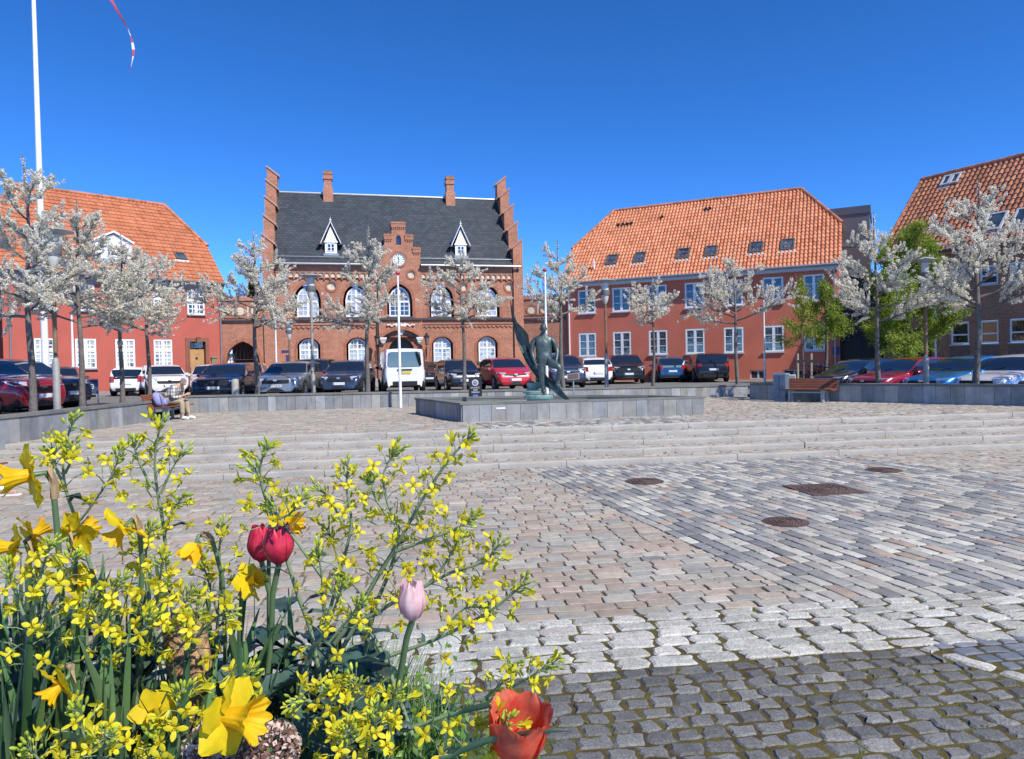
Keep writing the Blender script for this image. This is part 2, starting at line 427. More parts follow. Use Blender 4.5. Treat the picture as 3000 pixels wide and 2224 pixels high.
# the grey band again on the upper plaza, in front of the basin
gu = [line_b(g0, gd, bup), line_b(h0, hd, bup), line_b(h0, hd, bup+1.45), line_b(g0, gd, bup+1.45)]
tag(stones('grey_paving', [gu], PZ+0.012, GANG, 0.265, 0.142, 0.013, GREY, M_PAV, 10, 0.005, 0.002, bev=0.005), kind='structure')
# joint beds
jb = MB().add([(-13, -6, -0.014), (24, -6, -0.014), (24, 16, -0.014), (-13, 16, -0.014)], [(0,1,2,3)]).build('paving_bed', M_JSAND); tag(jb, kind='structure')
q = [uv(-12.5, -4), uv(22, -4), uv(22, gt+0.005), uv(-12.5, gt+0.005)]
tag(MB().add([(a, b, -0.0075) for a, b in q], [(0,1,2,3)]).build('sett_bed', M_JMOSS), kind='structure')
q = [uv(-12, BTOP+0.05), uv(19, BTOP+0.05), uv(19, 27.5), uv(-12, 27.5)]
tag(MB().add([(a, b, PZ-0.012) for a, b in q], [(0,1,2,3)]).build('upper_paving_bed', M_JSAND), kind='structure')
# steps: granite kerbs with worn edges, pavers on each tread
M_KERB = mat('step_granite', (0.38, 0.36, 0.32), 0.85, spec=0.25, var=0.16, vs=2.2, fine=0.22, fs=95, bmp=0.8, bs=45, bd=0.01, wear=((0.30, 0.25, 0.17), 1.1, 0.52, 0.8, 0.45))
gk = np.random.default_rng(21)
for k in range(NST):
    b = B0 + TREAD*k; z = RISE*(k+1)
    kb = MB(); a = -10.5 - gk.uniform(0, 1.5)
    while a < 19:
        l = gk.uniform(1.1, 2.0); a0, a1 = a+0.004, a+l-0.004
        n = max(3, int(l/0.16)); xs = np.linspace(a0, a1, n)
        dz = gk.normal(0, 0.004, n); dy = gk.normal(0, 0.006, n)
        prof = [(0.004, -0.12), (0.0, -0.03), (0.004, -0.014), (0.018, -0.003), (0.16, 0.0), (0.16, -0.12)]
        vs = []
        for i in range(n):
            for (py, pz) in prof:
                edge = 1.0 if py < 0.02 else 0.15
                P = float(xs[i])*UX + float(b + py + dy[i]*edge + gk.normal(0, 0.003)*edge)*VX
                vs.append((P.x, P.y, z + pz + dz[i]*edge))
        m_ = len(prof); fs = []
        for i in range(n-1):
            for j in range(m_):
                fs.append((i*m_+j, i*m_+(j+1) % m_, (i+1)*m_+(j+1) % m_, (i+1)*m_+j))
        fs += [tuple(range(m_)), tuple(range((n-1)*m_, n*m_))]
        kb.add(vs, fs); a += l
    o = kb.build('step_kerb', M_KERB, smooth=35); tag(o, kind='structure')
    if k < NST-1:
        o = stones('step_tread', [[uv(-11, b+0.165), uv(19, b+0.165), uv(19, b+TREAD), uv(-11, b+TREAD)]], z-0.004, AL, 0.25, 0.13, 0.02, PINK, M_PAV, 30+k, 0.006, 0.003, bev=0.010, rown=3); tag(o, kind='structure')
        q = [uv(-11, b+0.1), uv(19, b+0.1), uv(19, b+TREAD+0.05), uv(-11, b+TREAD+0.05)]
        tag(MB().add([(x, y, z-0.014) for x, y in q], [(0,1,2,3)]).build('tread_bed', M_JSAND), kind='structure')
# asphalt of the square around, one sheet with the sunken plaza cut out
def gz(x, y):
    def sm(t): t = min(1, max(0, t)); return t*t*(3-2*t)
    return 0.68 - 0.36*sm((x-7.0)/5.0)*sm((35.0-y)/6.0)
hole = [(-10.0, -14), (-10.05, 19.3), (-10.3, 22.95), (8.9, 26.85), (8.3, 24.3), (13.0, 18.95), (18.8, 12.5), (19.0, -14)]
tri = tessellate_polygon([[Vector((-900,-60,0)), Vector((900,-60,0)), Vector((900,1500,0)), Vector((-900,1500,0))], [Vector((a,b,0)) for a,b in hole]])
bm = bmesh.new(); allp = [(-900,-60),(900,-60),(900,1500),(-900,1500)] + hole
bv = [bm.verts.new((a, b, 0)) for a, b in allp]
for t in tri:
    try: bm.faces.new([bv[i] for i in t])
    except ValueError: pass
for k in range(-10, 31, 2):
    bmesh.ops.bisect_plane(bm, geom=bm.verts[:]+bm.edges[:]+bm.faces[:], plane_co=(k, 0, 0), plane_no=(1, 0, 0))
for k in range(12, 40, 2):
    bmesh.ops.bisect_plane(bm, geom=bm.verts[:]+bm.edges[:]+bm.faces[:], plane_co=(0, k, 0), plane_no=(0, 1, 0))
for v_ in bm.verts: v_.co.z = gz(v_.co.x, v_.co.y)
bmesh.ops.recalc_face_normals(bm, faces=bm.faces)
if sum(f.normal.z for f in bm.faces) < 0: bmesh.ops.reverse_faces(bm, faces=bm.faces)
me = bpy.data.meshes.new('ground'); bm.to_mesh(me); bm.free()
me.materials.append(mat('asphalt', (0.17, 0.165, 0.16), 0.9, spec=0.25, var=0.18, vs=0.5, fine=0.2, fs=45, bmp=0.3, bs=90))
tag(bpy.data.objects.new('ground', me), kind='structure'); COL.objects.link(bpy.data.objects['ground'])
# ---------------------------------------------------------------- slate-clad retaining walls and basin
M_SLAB = mat('wall_slab', (1, 1, 1), 0.7, spec=0.3, attr=True, var=0.22, vs=3.2, fine=0.08, fs=50, bmp=0.25, bs=9, bd=0.01, wear=((0.50, 0.48, 0.43), 2.3, 0.56, 0.82, 0.5))
def slab_streaks(m):
    """vertical rain streaks of lime and algae on the slabs"""
    nt = m.node_tree; b = nt.nodes['Principled BSDF']; src = b.inputs['Base Color'].links[0].from_socket
    tc = N(nt, 'ShaderNodeTexCoord').outputs['Object']; mp = N(nt, 'ShaderNodeMapping'); mp.inputs['Scale'].default_value = (4, 4, 0.7); L(nt, tc, mp.inputs['Vector'])
    f = noise(nt, mp.outputs[0], 1.0, 5.0, 0.7)
    c = mixrgb(nt, 'MULTIPLY', 1.0, src, ramp(nt, f, [(0.32, 0.84), (0.5, 1.0), (0.68, 1.14)])); L(nt, c, b.inputs['Base Color'])
slab_streaks(M_SLAB)
M_CORE = mat('wall_core', (0.05, 0.05, 0.048), 0.9)
M_COPE = mat('slate_coping', (0.17, 0.17, 0.155), 0.75, spec=0.3, var=0.25, vs=1.6, fine=0.15, fs=60, bmp=0.35, bs=25, wear=((0.24, 0.23, 0.12), 1.6, 0.52, 0.75, 0.45))
SLABC = [(0.235, 0.24, 0.235), (0.29, 0.29, 0.275), (0.255, 0.27, 0.275), (0.33, 0.325, 0.30), (0.21, 0.225, 0.235), (0.30, 0.31, 0.315), (0.265, 0.26, 0.235)]
def slabs(mb, p, q, z0, z1a, z1b, width, g, thick=0.03):
    """row of upright slabs from p to q (world xy); faces look to the right of p->q"""
    p, q = Vector(p), Vector(q); d = q-p; ln = d.length; d /= ln; n = Vector((d.y, -d.x))
    k = max(1, round(ln/width)); edges = [0] + sorted([(i + g.uniform(-0.14, 0.14))*ln/k for i in range(1, k)]) + [ln]
    for i in range(k):
        a, b = edges[i]+0.004, edges[i+1]-0.004
        A, Bp = p+d*a, p+d*b; o = g.uniform(-0.002, 0.002)
        za, zb = z1a+(z1b-z1a)*a/ln, z1a+(z1b-z1a)*b/ln
        c = SLABC[g.integers(len(SLABC))]; f = g.uniform(0.82, 1.15); c = tuple(x*f for x in c)
        A0, B_0 = A+n*(thick+o), Bp+n*(thick+o)
        mb.add([(A.x,A.y,z0),(Bp.x,Bp.y,z0),(Bp.x,Bp.y,zb),(A.x,A.y,za),(A0.x,A0.y,z0),(B_0.x,B_0.y,z0),(B_0.x,B_0.y,zb),(A0.x,A0.y,za)],
               [(0,1,2,3),(4,7,6,5),(0,4,5,1),(1,5,6,2),(2,6,7,3),(3,7,4,0)], c)
def retaining_wall(name, label, pts, z0, za, zb, width, seed, thick=0.32, back=None):
    """pts: front line; the plaza lies to the right when walking pts in order"""
    g = np.random.default_rng(seed)
    t = thing(name, label, 'wall', (0,0,0), 0, 'slate clad retaining walls round the plaza')
    sl, co, core = MB(), MB(), MB()
    Ls = [0]
    for i in range(len(pts)-1): Ls.append(Ls[-1] + (Vector(pts[i+1])-Vector(pts[i])).length)
    zz = [za+(zb-za)*l/Ls[-1] for l in Ls]
    ns = []
    for i in range(len(pts)-1):
        d = (Vector(pts[i+1])-Vector(pts[i])).normalized(); ns.append(Vector((d.y, -d.x)))
    off = [ns[0]] + [(ns[i]+ns[i+1]).normalized() for i in range(len(ns)-1)] + [ns[-1]]
    for i in range(len(pts)-1):
        p, q = Vector(pts[i]), Vector(pts[i+1])
        slabs(sl, p, q, z0, zz[i]-0.065, zz[i+1]-0.065, width, g)
        P = [p+off[i]*0.004, q+off[i+1]*0.004, q-off[i+1]*thick, p-off[i]*thick]
        core.add([(a.x,a.y,z0) for a in P]+[(P[0].x,P[0].y,zz[i]-0.06),(P[1].x,P[1].y,zz[i+1]-0.06),(P[2].x,P[2].y,zz[i+1]-0.06),(P[3].x,P[3].y,zz[i]-0.06)],
                 [(0,1,2,3),(4,7,6,5),(0,4,5,1),(1,5,6,2),(2,6,7,3),(3,7,4,0)])
        # coping in stones about 1.2 m long
        ln = (q-p).length; k = max(1, round(ln/1.25)); d = (q-p)/ln
        for j in range(k):
            f0, f1 = j/k, (j+1)/k
            A, Bq = p+(q-p)*f0+d*0.003, p+(q-p)*f1-d*0.003
            o0, o1 = off[i].lerp(off[i+1], f0), off[i].lerp(off[i+1], f1)
            Q = [A+o0*0.055, Bq+o1*0.055, Bq-o1*(thick+0.02), A-o0*(thick+0.02)]
            z_0, z_1 = zz[i]+(zz[i+1]-zz[i])*f0+g.uniform(-.003,.003), zz[i]+(zz[i+1]-zz[i])*f1+g.uniform(-.003,.003)
            co.add([(Q[0].x,Q[0].y,z_0-0.058),(Q[1].x,Q[1].y,z_1-0.058),(Q[2].x,Q[2].y,z_1-0.058),(Q[3].x,Q[3].y,z_0-0.058),(Q[0].x,Q[0].y,z_0),(Q[1].x,Q[1].y,z_1),(Q[2].x,Q[2].y,z_1),(Q[3].x,Q[3].y,z_0)],
                   [(0,1,2,3),(4,7,6,5),(0,4,5,1),(1,5,6,2),(2,6,7,3),(3,7,4,0)])
    # end faces clad too
    for (p, o, d, z) in ((Vector(pts[0]), off[0], -1, zz[0]), (Vector(pts[-1]), off[-1], 1, zz[-1])):
        a, b = (p+o*0.03, p-o*thick) if d > 0 else (p-o*thick, p+o*0.03)
        slabs(sl, b if d > 0 else a, a if d > 0 else b, z0, z-0.065, z-0.065, 0.3, g) if False else slabs(sl, a, b, z0, z-0.065, z-0.065, 0.3, g)
    core.build('wall_core', M_CORE, t); sl.build('stone_cladding', M_SLAB, t); co.build('coping', M_COPE, t)
    return t
retaining_wall('retaining_wall', 'slate clad retaining wall on the side where the man sits on the bench', [(-9.6, -6), (-9.68, 13), (-9.72, 16), (-9.78, 19.15)], -0.1, 1.05, 1.05, 0.3, 41)
retaining_wall('retaining_wall', 'long low slate clad wall behind the basin facing the square', [(-10.3, 22.55), (-0.6, 24.45), (8.75, 26.5)], 0.4, 1.06, 0.93, 0.3, 42)
retaining_wall('retaining_wall', 'shaded slate clad wall behind the empty wooden bench', [(8.05, 23.95), (10.5, 21.3), (12.75, 18.75), (18.5, 12.3)], 0.3, 1.06, 1.06, 0.33, 43)
# basin
BP = [(-1.18, 16.72), (4.72, 17.55), (3.95, 18.75), (2.35, 19.75), (0.1, 20.15), (-2.72, 20.15)]
t = thing('fountain_basin', 'low stone fountain basin under the bronze statue', 'fountain')
g = np.random.default_rng(51); sl, co, inn = MB(), MB(), MB()
cen = sum((Vector(p) for p in BP), Vector((0, 0)))/len(BP)
def inset(p, k): v = Vector(p); return v + (cen-v).normalized()*k
for i in range(len(BP)):
    p, q = Vector(BP[i]), Vector(BP[(i+1) % len(BP)])
    slabs(sl, p, q, PZ-0.05, 0.895, 0.895, 0.36, g)
    d = (q-p).normalized(); n = Vector((d.y, -d.x)); k = max(1, round((q-p).length/1.5))
    pi, qi = inset(p, 0.36), inset(q, 0.36); po, qo = inset(p, -0.07), inset(q, -0.07)
    for j in range(k):
        f0, f1 = j/k+0.001, (j+1)/k-0.001; dz = g.uniform(-.003, .003)
        Q = [po.lerp(qo, f0), po.lerp(qo, f1), pi.lerp(qi, f1), pi.lerp(qi, f0)]
        co.add([(a.x,a.y,0.9+dz) for a in Q]+[(a.x,a.y,0.95+dz) for a in Q], [(0,1,2,3),(4,7,6,5),(0,4,5,1),(1,5,6,2),(2,6,7,3),(3,7,4,0)])
    pj, qj = inset(p, 0.34), inset(q, 0.34)
    inn.add([(pj.x,pj.y,0.5),(qj.x,qj.y,0.5),(qj.x,qj.y,0.9),(pj.x,pj.y,0.9)], [(0,1,2,3)])
    inn.add([(p.x,p.y,0.5),(q.x,q.y,0.5),(q.x,q.y,0.898),(p.x,p.y,0.898)], [(0,1,2,3)])
sl.build('stone_cladding', M_SLAB, t); co.build('coping', M_COPE, t); inn.build('inner_wall', mat('basin_wall', (0.14, 0.14, 0.13), 0.8, var=0.2), t)
M_WATER = mat('basin_water', (0.50, 0.57, 0.54), 0.12, spec=0.5, var=0.15, vs=2.0, bmp=0.12, bs=6, bd=0.02)
MB().add([(inset(p, 0.3).x, inset(p, 0.3).y, 0.83) for p in BP], [tuple(range(len(BP)))]).build('water', M_WATER, t)
pl = MB(); c = Vector(BP[0]).lerp(Vector(BP[1]), 0.152); d = (Vector(BP[1])-Vector(BP[0])).normalized(); n = Vector((d.y, -d.x))
pl.obox((c.x+n.x*0.036, c.y+n.y*0.036, 0.80), (d.x*0.11, d.y*0.11, 0), (n.x*0.006, n.y*0.006, 0), (0, 0, 0.022))
pl.build('name_plate', mat('white_plate', (0.7, 0.7, 0.68), 0.4), t)
# manhole covers
M_IRON = mat('rusty_iron', (0.115, 0.075, 0.062), 0.75, metal=0.3, var=0.35, vs=9, fine=0.2, bmp=0.3)
def manhole(px, py, r, label, square=False):
    p = on_z(px, py, 0.0); t = thing('manhole_cover', label, 'manhole cover', (p.x, p.y, 0.009), AL, 'iron manhole covers in the paving')
    fr = MB()
    if square: fr.box(-r*1.12, r*1.12, -r*1.12, r*1.12, -0.02, 0.0)
    else: fr.lathe([(r*1.12, -0.02), (r*1.12, 0.0)], 32)
    fr.build('frame', M_IRON, t)
    d = MB().lathe([(r, 0.0), (r, 0.004), (r*0.97, 0.007)], 36)
    for k, rr in enumerate((0.3, 0.55, 0.8)):
        n = 10+8*k
        for i in range(n):
            a0, a1 = 2*PI*i/n, 2*PI*(i+0.62)/n
            pts = [(rr*r*math.cos(a), rr*r*math.sin(a), 0.009) for a in np.linspace(a0, a1, 4)]
            d.tube(pts, 0.009, 5)
    d.build('lid', M_IRON, t, smooth=30)
manhole(2415, 1434, 0.36, 'largest rusty manhole cover with a square frame in the grey paving', True)
manhole(2302, 1530, 0.22, 'round rusty manhole cover nearest to the granite setts')
manhole(1888, 1411, 0.26, 'small rusty manhole cover between the steps and the pink paving edge')
manhole(2590, 1378, 0.24, 'small rusty manhole cover farthest along the steps beyond the square one')
# ================================================================= buildings
M_RED_L = mat('pink_red_plaster', (0.44, 0.112, 0.082), 0.85, spec=0.2, var=0.10, vs=0.8, fine=0.05, fs=40, bmp=0.15, bs=30, wear=((0.36, 0.09, 0.07), 0.7, 0.55, 0.85, 0.5))
M_RED_R = mat('brick_red_plaster', (0.56, 0.165, 0.100), 0.85, spec=0.2, var=0.12, vs=0.7, fine=0.05, fs=40, bmp=0.15, bs=30, wear=((0.50, 0.13, 0.09), 0.9, 0.52, 0.8, 0.6))
M_BRICK = brick_mat('red_brick', (0.44, 0.150, 0.080), (0.34, 0.105, 0.058), (0.40, 0.27, 0.19), var=0.22)
M_BRICKV = brick_mat('header_brick', (0.46, 0.16, 0.09), (0.33, 0.105, 0.062), (0.27, 0.15, 0.10), bw=0.075, rh=0.24, var=0.15)
M_BRICK_D = brick_mat('brown_brick', (0.40, 0.18, 0.10), (0.31, 0.135, 0.08), (0.30, 0.24, 0.18), bw=0.25, rh=0.08, var=0.2)
M_BRICK_Y = brick_mat('yellow_brick', (0.52, 0.30, 0.15), (0.45, 0.24, 0.12), (0.45, 0.36, 0.25))
M_TILE_O = mat('orange_pantile', (1, 1, 1), 0.7, spec=0.3, attr=True, var=0.12, vs=0.7, fine=0.12, fs=25, wear=((0.16, 0.13, 0.09), 0.6, 0.60, 0.85, 0.35))
M_TILE_B = mat('brown_pantile', (1, 1, 1), 0.75, spec=0.3, attr=True, var=0.15, vs=0.7, fine=0.12, fs=25, wear=((0.10, 0.085, 0.07), 0.7, 0.55, 0.85, 0.45))
M_WHITE = mat('white_paint', (0.80, 0.80, 0.79), 0.45, spec=0.4, var=0.04, vs=2)
M_GREYP = mat('grey_paint', (0.24, 0.235, 0.25), 0.6, var=0.08)
M_LGREY = mat('light_grey_trim', (0.50, 0.50, 0.50), 0.6, var=0.08)
M_ZINC = mat('zinc', (0.36, 0.38, 0.41), 0.45, metal=0.6, var=0.12)
M_DZINC = mat('dark_zinc', (0.10, 0.105, 0.115), 0.5, metal=0.4, var=0.12)
M_CREAM = mat('cream_plaster', (0.62, 0.52, 0.38), 0.85, var=0.12, vs=4, wear=((0.36, 0.28, 0.19), 6, 0.55, 0.85, 0.4))
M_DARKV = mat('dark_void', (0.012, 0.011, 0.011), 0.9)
M_CAST = mat('dark_iron', (0.03, 0.03, 0.032), 0.5, metal=0.4)
def glass_mat(name, base, spec=0.9, rough=0.025, curtain=None):
    m, nt, b = nodes_of(name)
    b.inputs['Roughness'].default_value = rough; b.inputs['Specular IOR Level'].default_value = spec; b.inputs['IOR'].default_value = 1.6
    tc = N(nt, 'ShaderNodeTexCoord').outputs['Object']
    f = noise(nt, tc, 1.9, 3.0)
    if curtain: c = ramp(nt, f, [(0.36, base), (0.46, curtain), (0.62, curtain), (0.7, base)])
    else: c = ramp(nt, f, [(0.35, tuple(x*0.5 for x in base)), (0.65, tuple(x*1.6 for x in base))])
    L(nt, c, b.inputs['Base Color'])
    bump(nt, b, noise(nt, tc, 2.2, 2.0), 0.10, 0.05)
    return m
M_GLASS = glass_mat('window_glass', (0.022, 0.027, 0.033), 1.0)
M_GLASSC = glass_mat('curtained_glass', (0.05, 0.055, 0.065), 0.9, 0.03, (0.40, 0.41, 0.42))
M_GLASSV = glass_mat('roof_window_glass', (0.05, 0.065, 0.085), 1.0)
def slate_mat():
    m, nt, b = nodes_of('slate_roof'); b.inputs['Roughness'].default_value = 0.55; b.inputs['Specular IOR Level'].default_value = 0.4
    tc = N(nt, 'ShaderNodeTexCoord').outputs['Object']; sp = N(nt, 'ShaderNodeSeparateXYZ'); L(nt, tc, sp.inputs[0])
    cb = N(nt, 'ShaderNodeCombineXYZ'); L(nt, sp.outputs['X'], cb.inputs['X']); L(nt, sp.outputs['Z'], cb.inputs['Y'])
    br = N(nt, 'ShaderNodeTexBrick'); L(nt, cb.outputs[0], br.inputs['Vector']); br.inputs['Scale'].default_value = 1.0
    br.inputs['Brick Width'].default_value = 0.30; br.inputs['Row Height'].default_value = 0.18; br.inputs['Mortar Size'].default_value = 0.012
    br.inputs['Color1'].default_value = (0.052, 0.064, 0.074, 1); br.inputs['Color2'].default_value = (0.033, 0.041, 0.049, 1); br.inputs['Mortar'].default_value = (0.018, 0.02, 0.022, 1)
    c = mixrgb(nt, 'MULTIPLY', 1.0, br.outputs['Color'], ramp(nt, noise(nt, tc, 0.7, 6.0, 0.75), [(0.3, 0.75), (0.7, 1.25)]))
    f = ramp(nt, noise(nt, tc, 1.3, 7.0, 0.75), [(0.60, 0.0), (0.8, 0.4)])
    c = mixrgb(nt, 'MIX', f, c, (0.13, 0.115, 0.085)); L(nt, c, b.inputs['Base Color'])
    bump(nt, b, br.outputs['Fac'], -0.5, 0.02); return m
M_SLATE = slate_mat()
def fth(name, label, cat, A, B, group=None):
    """facade thing: local x along the facade from A to B, local y into the building, z absolute"""
    th = math.atan2(B[1]-A[1], B[0]-A[0]); t = thing(name, label, cat, (A[0], A[1], 0), th, group); return t
def rect(s0, s1, z0, z1): return [(s0, z0), (s1, z0), (s1, z1), (s0, z1)]
def arch_top(w, kind, rise):
    h = w/2
    if kind == 'seg': Rr = (h*h + rise*rise)/(2*rise); return lambda x: math.sqrt(max(0, Rr*Rr - x*x)) - (Rr-rise)
    Rr = (h*h + rise*rise)/w; return lambda x: math.sqrt(max(0, Rr*Rr - (abs(x)+Rr-h)**2))
def arch_poly(sc, w, z0, zs, kind, rise, n=16):
    f = arch_top(w, kind, rise); h = w/2
    xs = [h - w*i/n for i in range(n+1)]
    if kind != 'seg': xs = [h*math.copysign(1-(1-abs(1-2*i/n))**1.0, 1-2*i/n) for i in range(n+1)]
    return [(sc-h, z0), (sc+h, z0)] + [(sc+x, zs + f(x)) for x in xs]
def circle(sc, zc, r, n=20): return [(sc+r*math.cos(2*PI*i/n), zc+r*math.sin(2*PI*i/n)) for i in range(n)]
def grow(poly, sc, zc, kx, kz): return [(sc+(a-sc)*kx, zc+(b-zc)*kz) for a, b in poly]
def window(p, s0, s1, z0, z1, y, nx, nz, fb=0.07, mb=0.045, casements=(), transoms=(), fm=None, gm=None, top=None, dep=0.07, sill=True, name='window', sillm=None, leafw=None):
    """framed window: frame with glazing bars (one mesh), pane behind and sill in front as its own pieces
    top: None or function of x (from the centre) giving the head height above z1"""
    fm = fm or M_WHITE; gm = gm or M_GLASS
    sc = (s0+s1)/2; w = s1-s0; mbd = MB(); pane = MB()
    if top is None:
        outer = rect(s0, s1, z0, z1); inner = rect(s0+fb, s1-fb, z0+fb, z1-fb); ztop = lambda x: z1
    else:
        n = 14; hs = w/2; xs = [hs - w*i/n for i in range(n+1)]
        outer = [(s0, z0), (s1, z0)] + [(sc+x, z1+top(x)) for x in xs]
        zc = (z0+z1)/2
        inner = [(s0+fb, z0+fb), (s1-fb, z0+fb)] + [(sc+x*(1-2*fb/w), z1+top(x)-fb) for x in xs]
        ztop = lambda x: z1 + top(x)
    mbd.ring(outer, inner, y, y+dep)
    def vbar(x, wd, y0, y1, za, zb_): mbd.box(sc+x-wd/2, sc+x+wd/2, y0, y1, za, min(zb_, ztop(x)-fb*0.5))
    cas = sorted(casements)
    cw = leafw or 0.11
    for x in cas: vbar(x, cw, y+0.004, y+dep-0.006, z0+fb*0.6, 1e9)
    for z in transoms: mbd.box(s0+fb*0.6, s1-fb*0.6, y+0.002, y+dep-0.008, z-cw/2, z+cw/2)
    cells = [-w/2+fb] + cas + [w/2-fb]
    rows = [z0+fb] + sorted(transoms) + [(z1 if top is None else ztop(0)) - fb]
    for a, b in zip(cells[:-1], cells[1:]):
        for i in range(1, nx): vbar(a+(b-a)*i/nx, mb, y+0.016, y+dep-0.012, z0+fb*0.6, 1e9)
    for ri, (a, b) in enumerate(zip(rows[:-1], rows[1:])):
        k = nz[ri] if isinstance(nz, (list, tuple)) else nz
        for i in range(1, k):
            z = a+(b-a)*i/k
            # clip bars under a curved head
            hw = w/2-fb*0.6
            if top is not None:
                while hw > 0.05 and ztop(hw) - fb*0.7 < z: hw -= 0.02
            mbd.box(sc-hw, sc+hw, y+0.018, y+dep-0.014, z-mb/2, z+mb/2)
    f = mbd.build(name, fm, p)
    pane.add([(a, y+dep*0.6, b) for a, b in inner], [tuple(range(len(inner)))]).build('pane', gm, f)
    if sill: MB().box(s0-0.05, s1+0.05, y-0.10, y+0.02, z0-0.07, z0-0.012).build('sill', sillm or M_LGREY, f)
    return f
def pantiles(name, parent, m, s0, s1, y0, z0, y1, z1, pal, seed, cw=0.225, rh=0.345, cuts=(), hump=0.055, lift=0.04):
    """clay pantile slope in local facade coordinates from the eave (y0,z0) to the ridge (y1,z1); cuts: (point, normal) keep side of -normal"""
    g = np.random.default_rng(seed)
    ln = math.hypot(y1-y0, z1-z0); dy, dz = (y1-y0)/ln, (z1-z0)/ln; ny, nz = -dz, dy
    nc, nr = int(round((s1-s0)/cw)), int(round(ln/rh)); k = 8
    t = np.arange(nc*k+1)/k; fr = t - np.floor(t)
    h = np.where(fr < 0.72, hump*np.sin(PI*fr/0.72)**0.7, -0.45*hump*np.sin(PI*(fr-0.72)/0.28)) if hump > 0.04 else np.where(fr < 0.5, hump*np.sin(PI*fr/0.5), -0.010*np.sin(PI*(fr-0.5)/0.5))
    X = s0 + t*(s1-s0)/nc
    rows = []
    for r in range(nr):
        rows.append((r*ln/nr, lift)); rows.append(((r+1)*ln/nr, 0.0))
    V = np.zeros((len(rows), len(X), 3))
    for i, (d, lf) in enumerate(rows):
        w_ = g.normal(0, 0.0035, nc+1)[np.minimum(np.floor(t).astype(int), nc)]
        hh = h + lf + w_
        V[i, :, 0] = X; V[i, :, 1] = y0 + d*dy + hh*ny; V[i, :, 2] = z0 + d*dz + hh*nz
    nxp = len(X); F = []; C = []
    P = np.array([c for _, c in pal]); W = np.array([a for a, _ in pal], float); W /= W.sum()
    tc = P[g.choice(len(P), (nr, nc), p=W)]*g.uniform(0.88, 1.10, (nr, nc, 1))
    ci = np.minimum(np.arange(nxp-1)//k, nc-1)
    for i in range(len(rows)-1):
        a = i*nxp + np.arange(nxp-1)
        F.append(np.stack([a, a+1, a+1+nxp, a+nxp], 1)); C.append(tc[min(i//2, nr-1), ci])
    o = np_mesh(name, V.reshape(-1, 3), np.concatenate(F), m, np.concatenate(C), parent, True)
    if cuts:
        bm = bmesh.new(); bm.from_mesh(o.data)
        for co, no in cuts:
            bmesh.ops.bisect_plane(bm, geom=bm.verts[:]+bm.edges[:]+bm.faces[:], plane_co=co, plane_no=no, clear_outer=True)
        bm.to_mesh(o.data); bm.free()
    o.data.set_sharp_from_angle(angle=R(60))
    return o
ORANGE = [(5, (0.45, 0.160, 0.078)), (3, (0.42, 0.148, 0.070)), (2, (0.47, 0.178, 0.090)), (0.4, (0.41, 0.125, 0.055))]
ORANGE2 = [(5, (0.57, 0.225, 0.118)), (3, (0.54, 0.20, 0.102)), (2, (0.60, 0.25, 0.135)), (0.6, (0.47, 0.15, 0.07))]
BROWNT = [(4, (0.40, 0.155, 0.08)), (3, (0.33, 0.125, 0.07)), (2, (0.44, 0.19, 0.10)), (1, (0.25, 0.11, 0.07))]
def ridge_tiles(mb, p, q, r=0.12, step=0.36, seed=1):
    g = np.random.default_rng(seed); p, q = Vector(p), Vector(q); n = max(1, int((q-p).length/step)); d = (q-p)/n
    for i in range(n):
        c = tuple(np.array(BROWNT[0][1])*g.uniform(0.8, 1.35))
        a, b = p+d*i, p+d*(i+1.08); rr = r*g.uniform(0.95, 1.05)
        mb.tube([a+Vector((0,0,0.0)), b], [rr*1.08, rr*0.92], 8, True, c)
def half_hip_roof(t, pre, s0, s1, r0, r1, ye, ze, yr, zr, zh, m, pal, seed, cw=0.225, hump=0.055):
    """front pantile slope with half-hipped ends + plain hips and back slope, all parts of the house t"""
    roof = pantiles('roof', t, m, s0, s1, ye, ze, yr, zr, pal, seed, cw, hump=hump,
        cuts=[((s0, ye + (zh-ze)*(yr-ye)/(zr-ze), zh), Vector((-(yr-(ye+(zh-ze)*(yr-ye)/(zr-ze))), (r0-s0), 0)).normalized()),
              ((s1, ye + (zh-ze)*(yr-ye)/(zr-ze), zh), Vector(((yr-(ye+(zh-ze)*(yr-ye)/(zr-ze))), (s1-r1), 0)).normalized())])
    yh = ye + (zh-ze)*(yr-ye)/(zr-ze); yb = 2*yr-ye; yhb = 2*yr - yh
    c = pal[0][1]
    hb = MB()
    hb.add([(s0,yh,zh),(r0,yr,zr),(s0,yhb,zh)], [(0,1,2)], c); hb.add([(s1,yh,zh),(r1,yr,zr),(s1,yhb,zh)], [(0,1,2)], c)
    hb.add([(s0,yb,ze),(s1,yb,ze),(s1,yhb,zh),(r1,yr,zr),(r0,yr,zr),(s0,yhb,zh)], [(0,1,2,3,4,5)], c)
    hb.build('hip_slopes', m, t)
    rt = MB()
    for a, b, k in (((r0,yr,zr),(r1,yr,zr),1), ((s0,yh,zh),(r0,yr,zr),2), ((s1,yh,zh),(r1,yr,zr),3)):
        ridge_tiles(rt, Vector(a)+Vector((0,-0.02,0.03)), Vector(b)+Vector((0,-0.02,0.03)), 0.11, 0.34, seed+k)
    rt.build('ridge_tiles', m, t, smooth=40)
    return roof
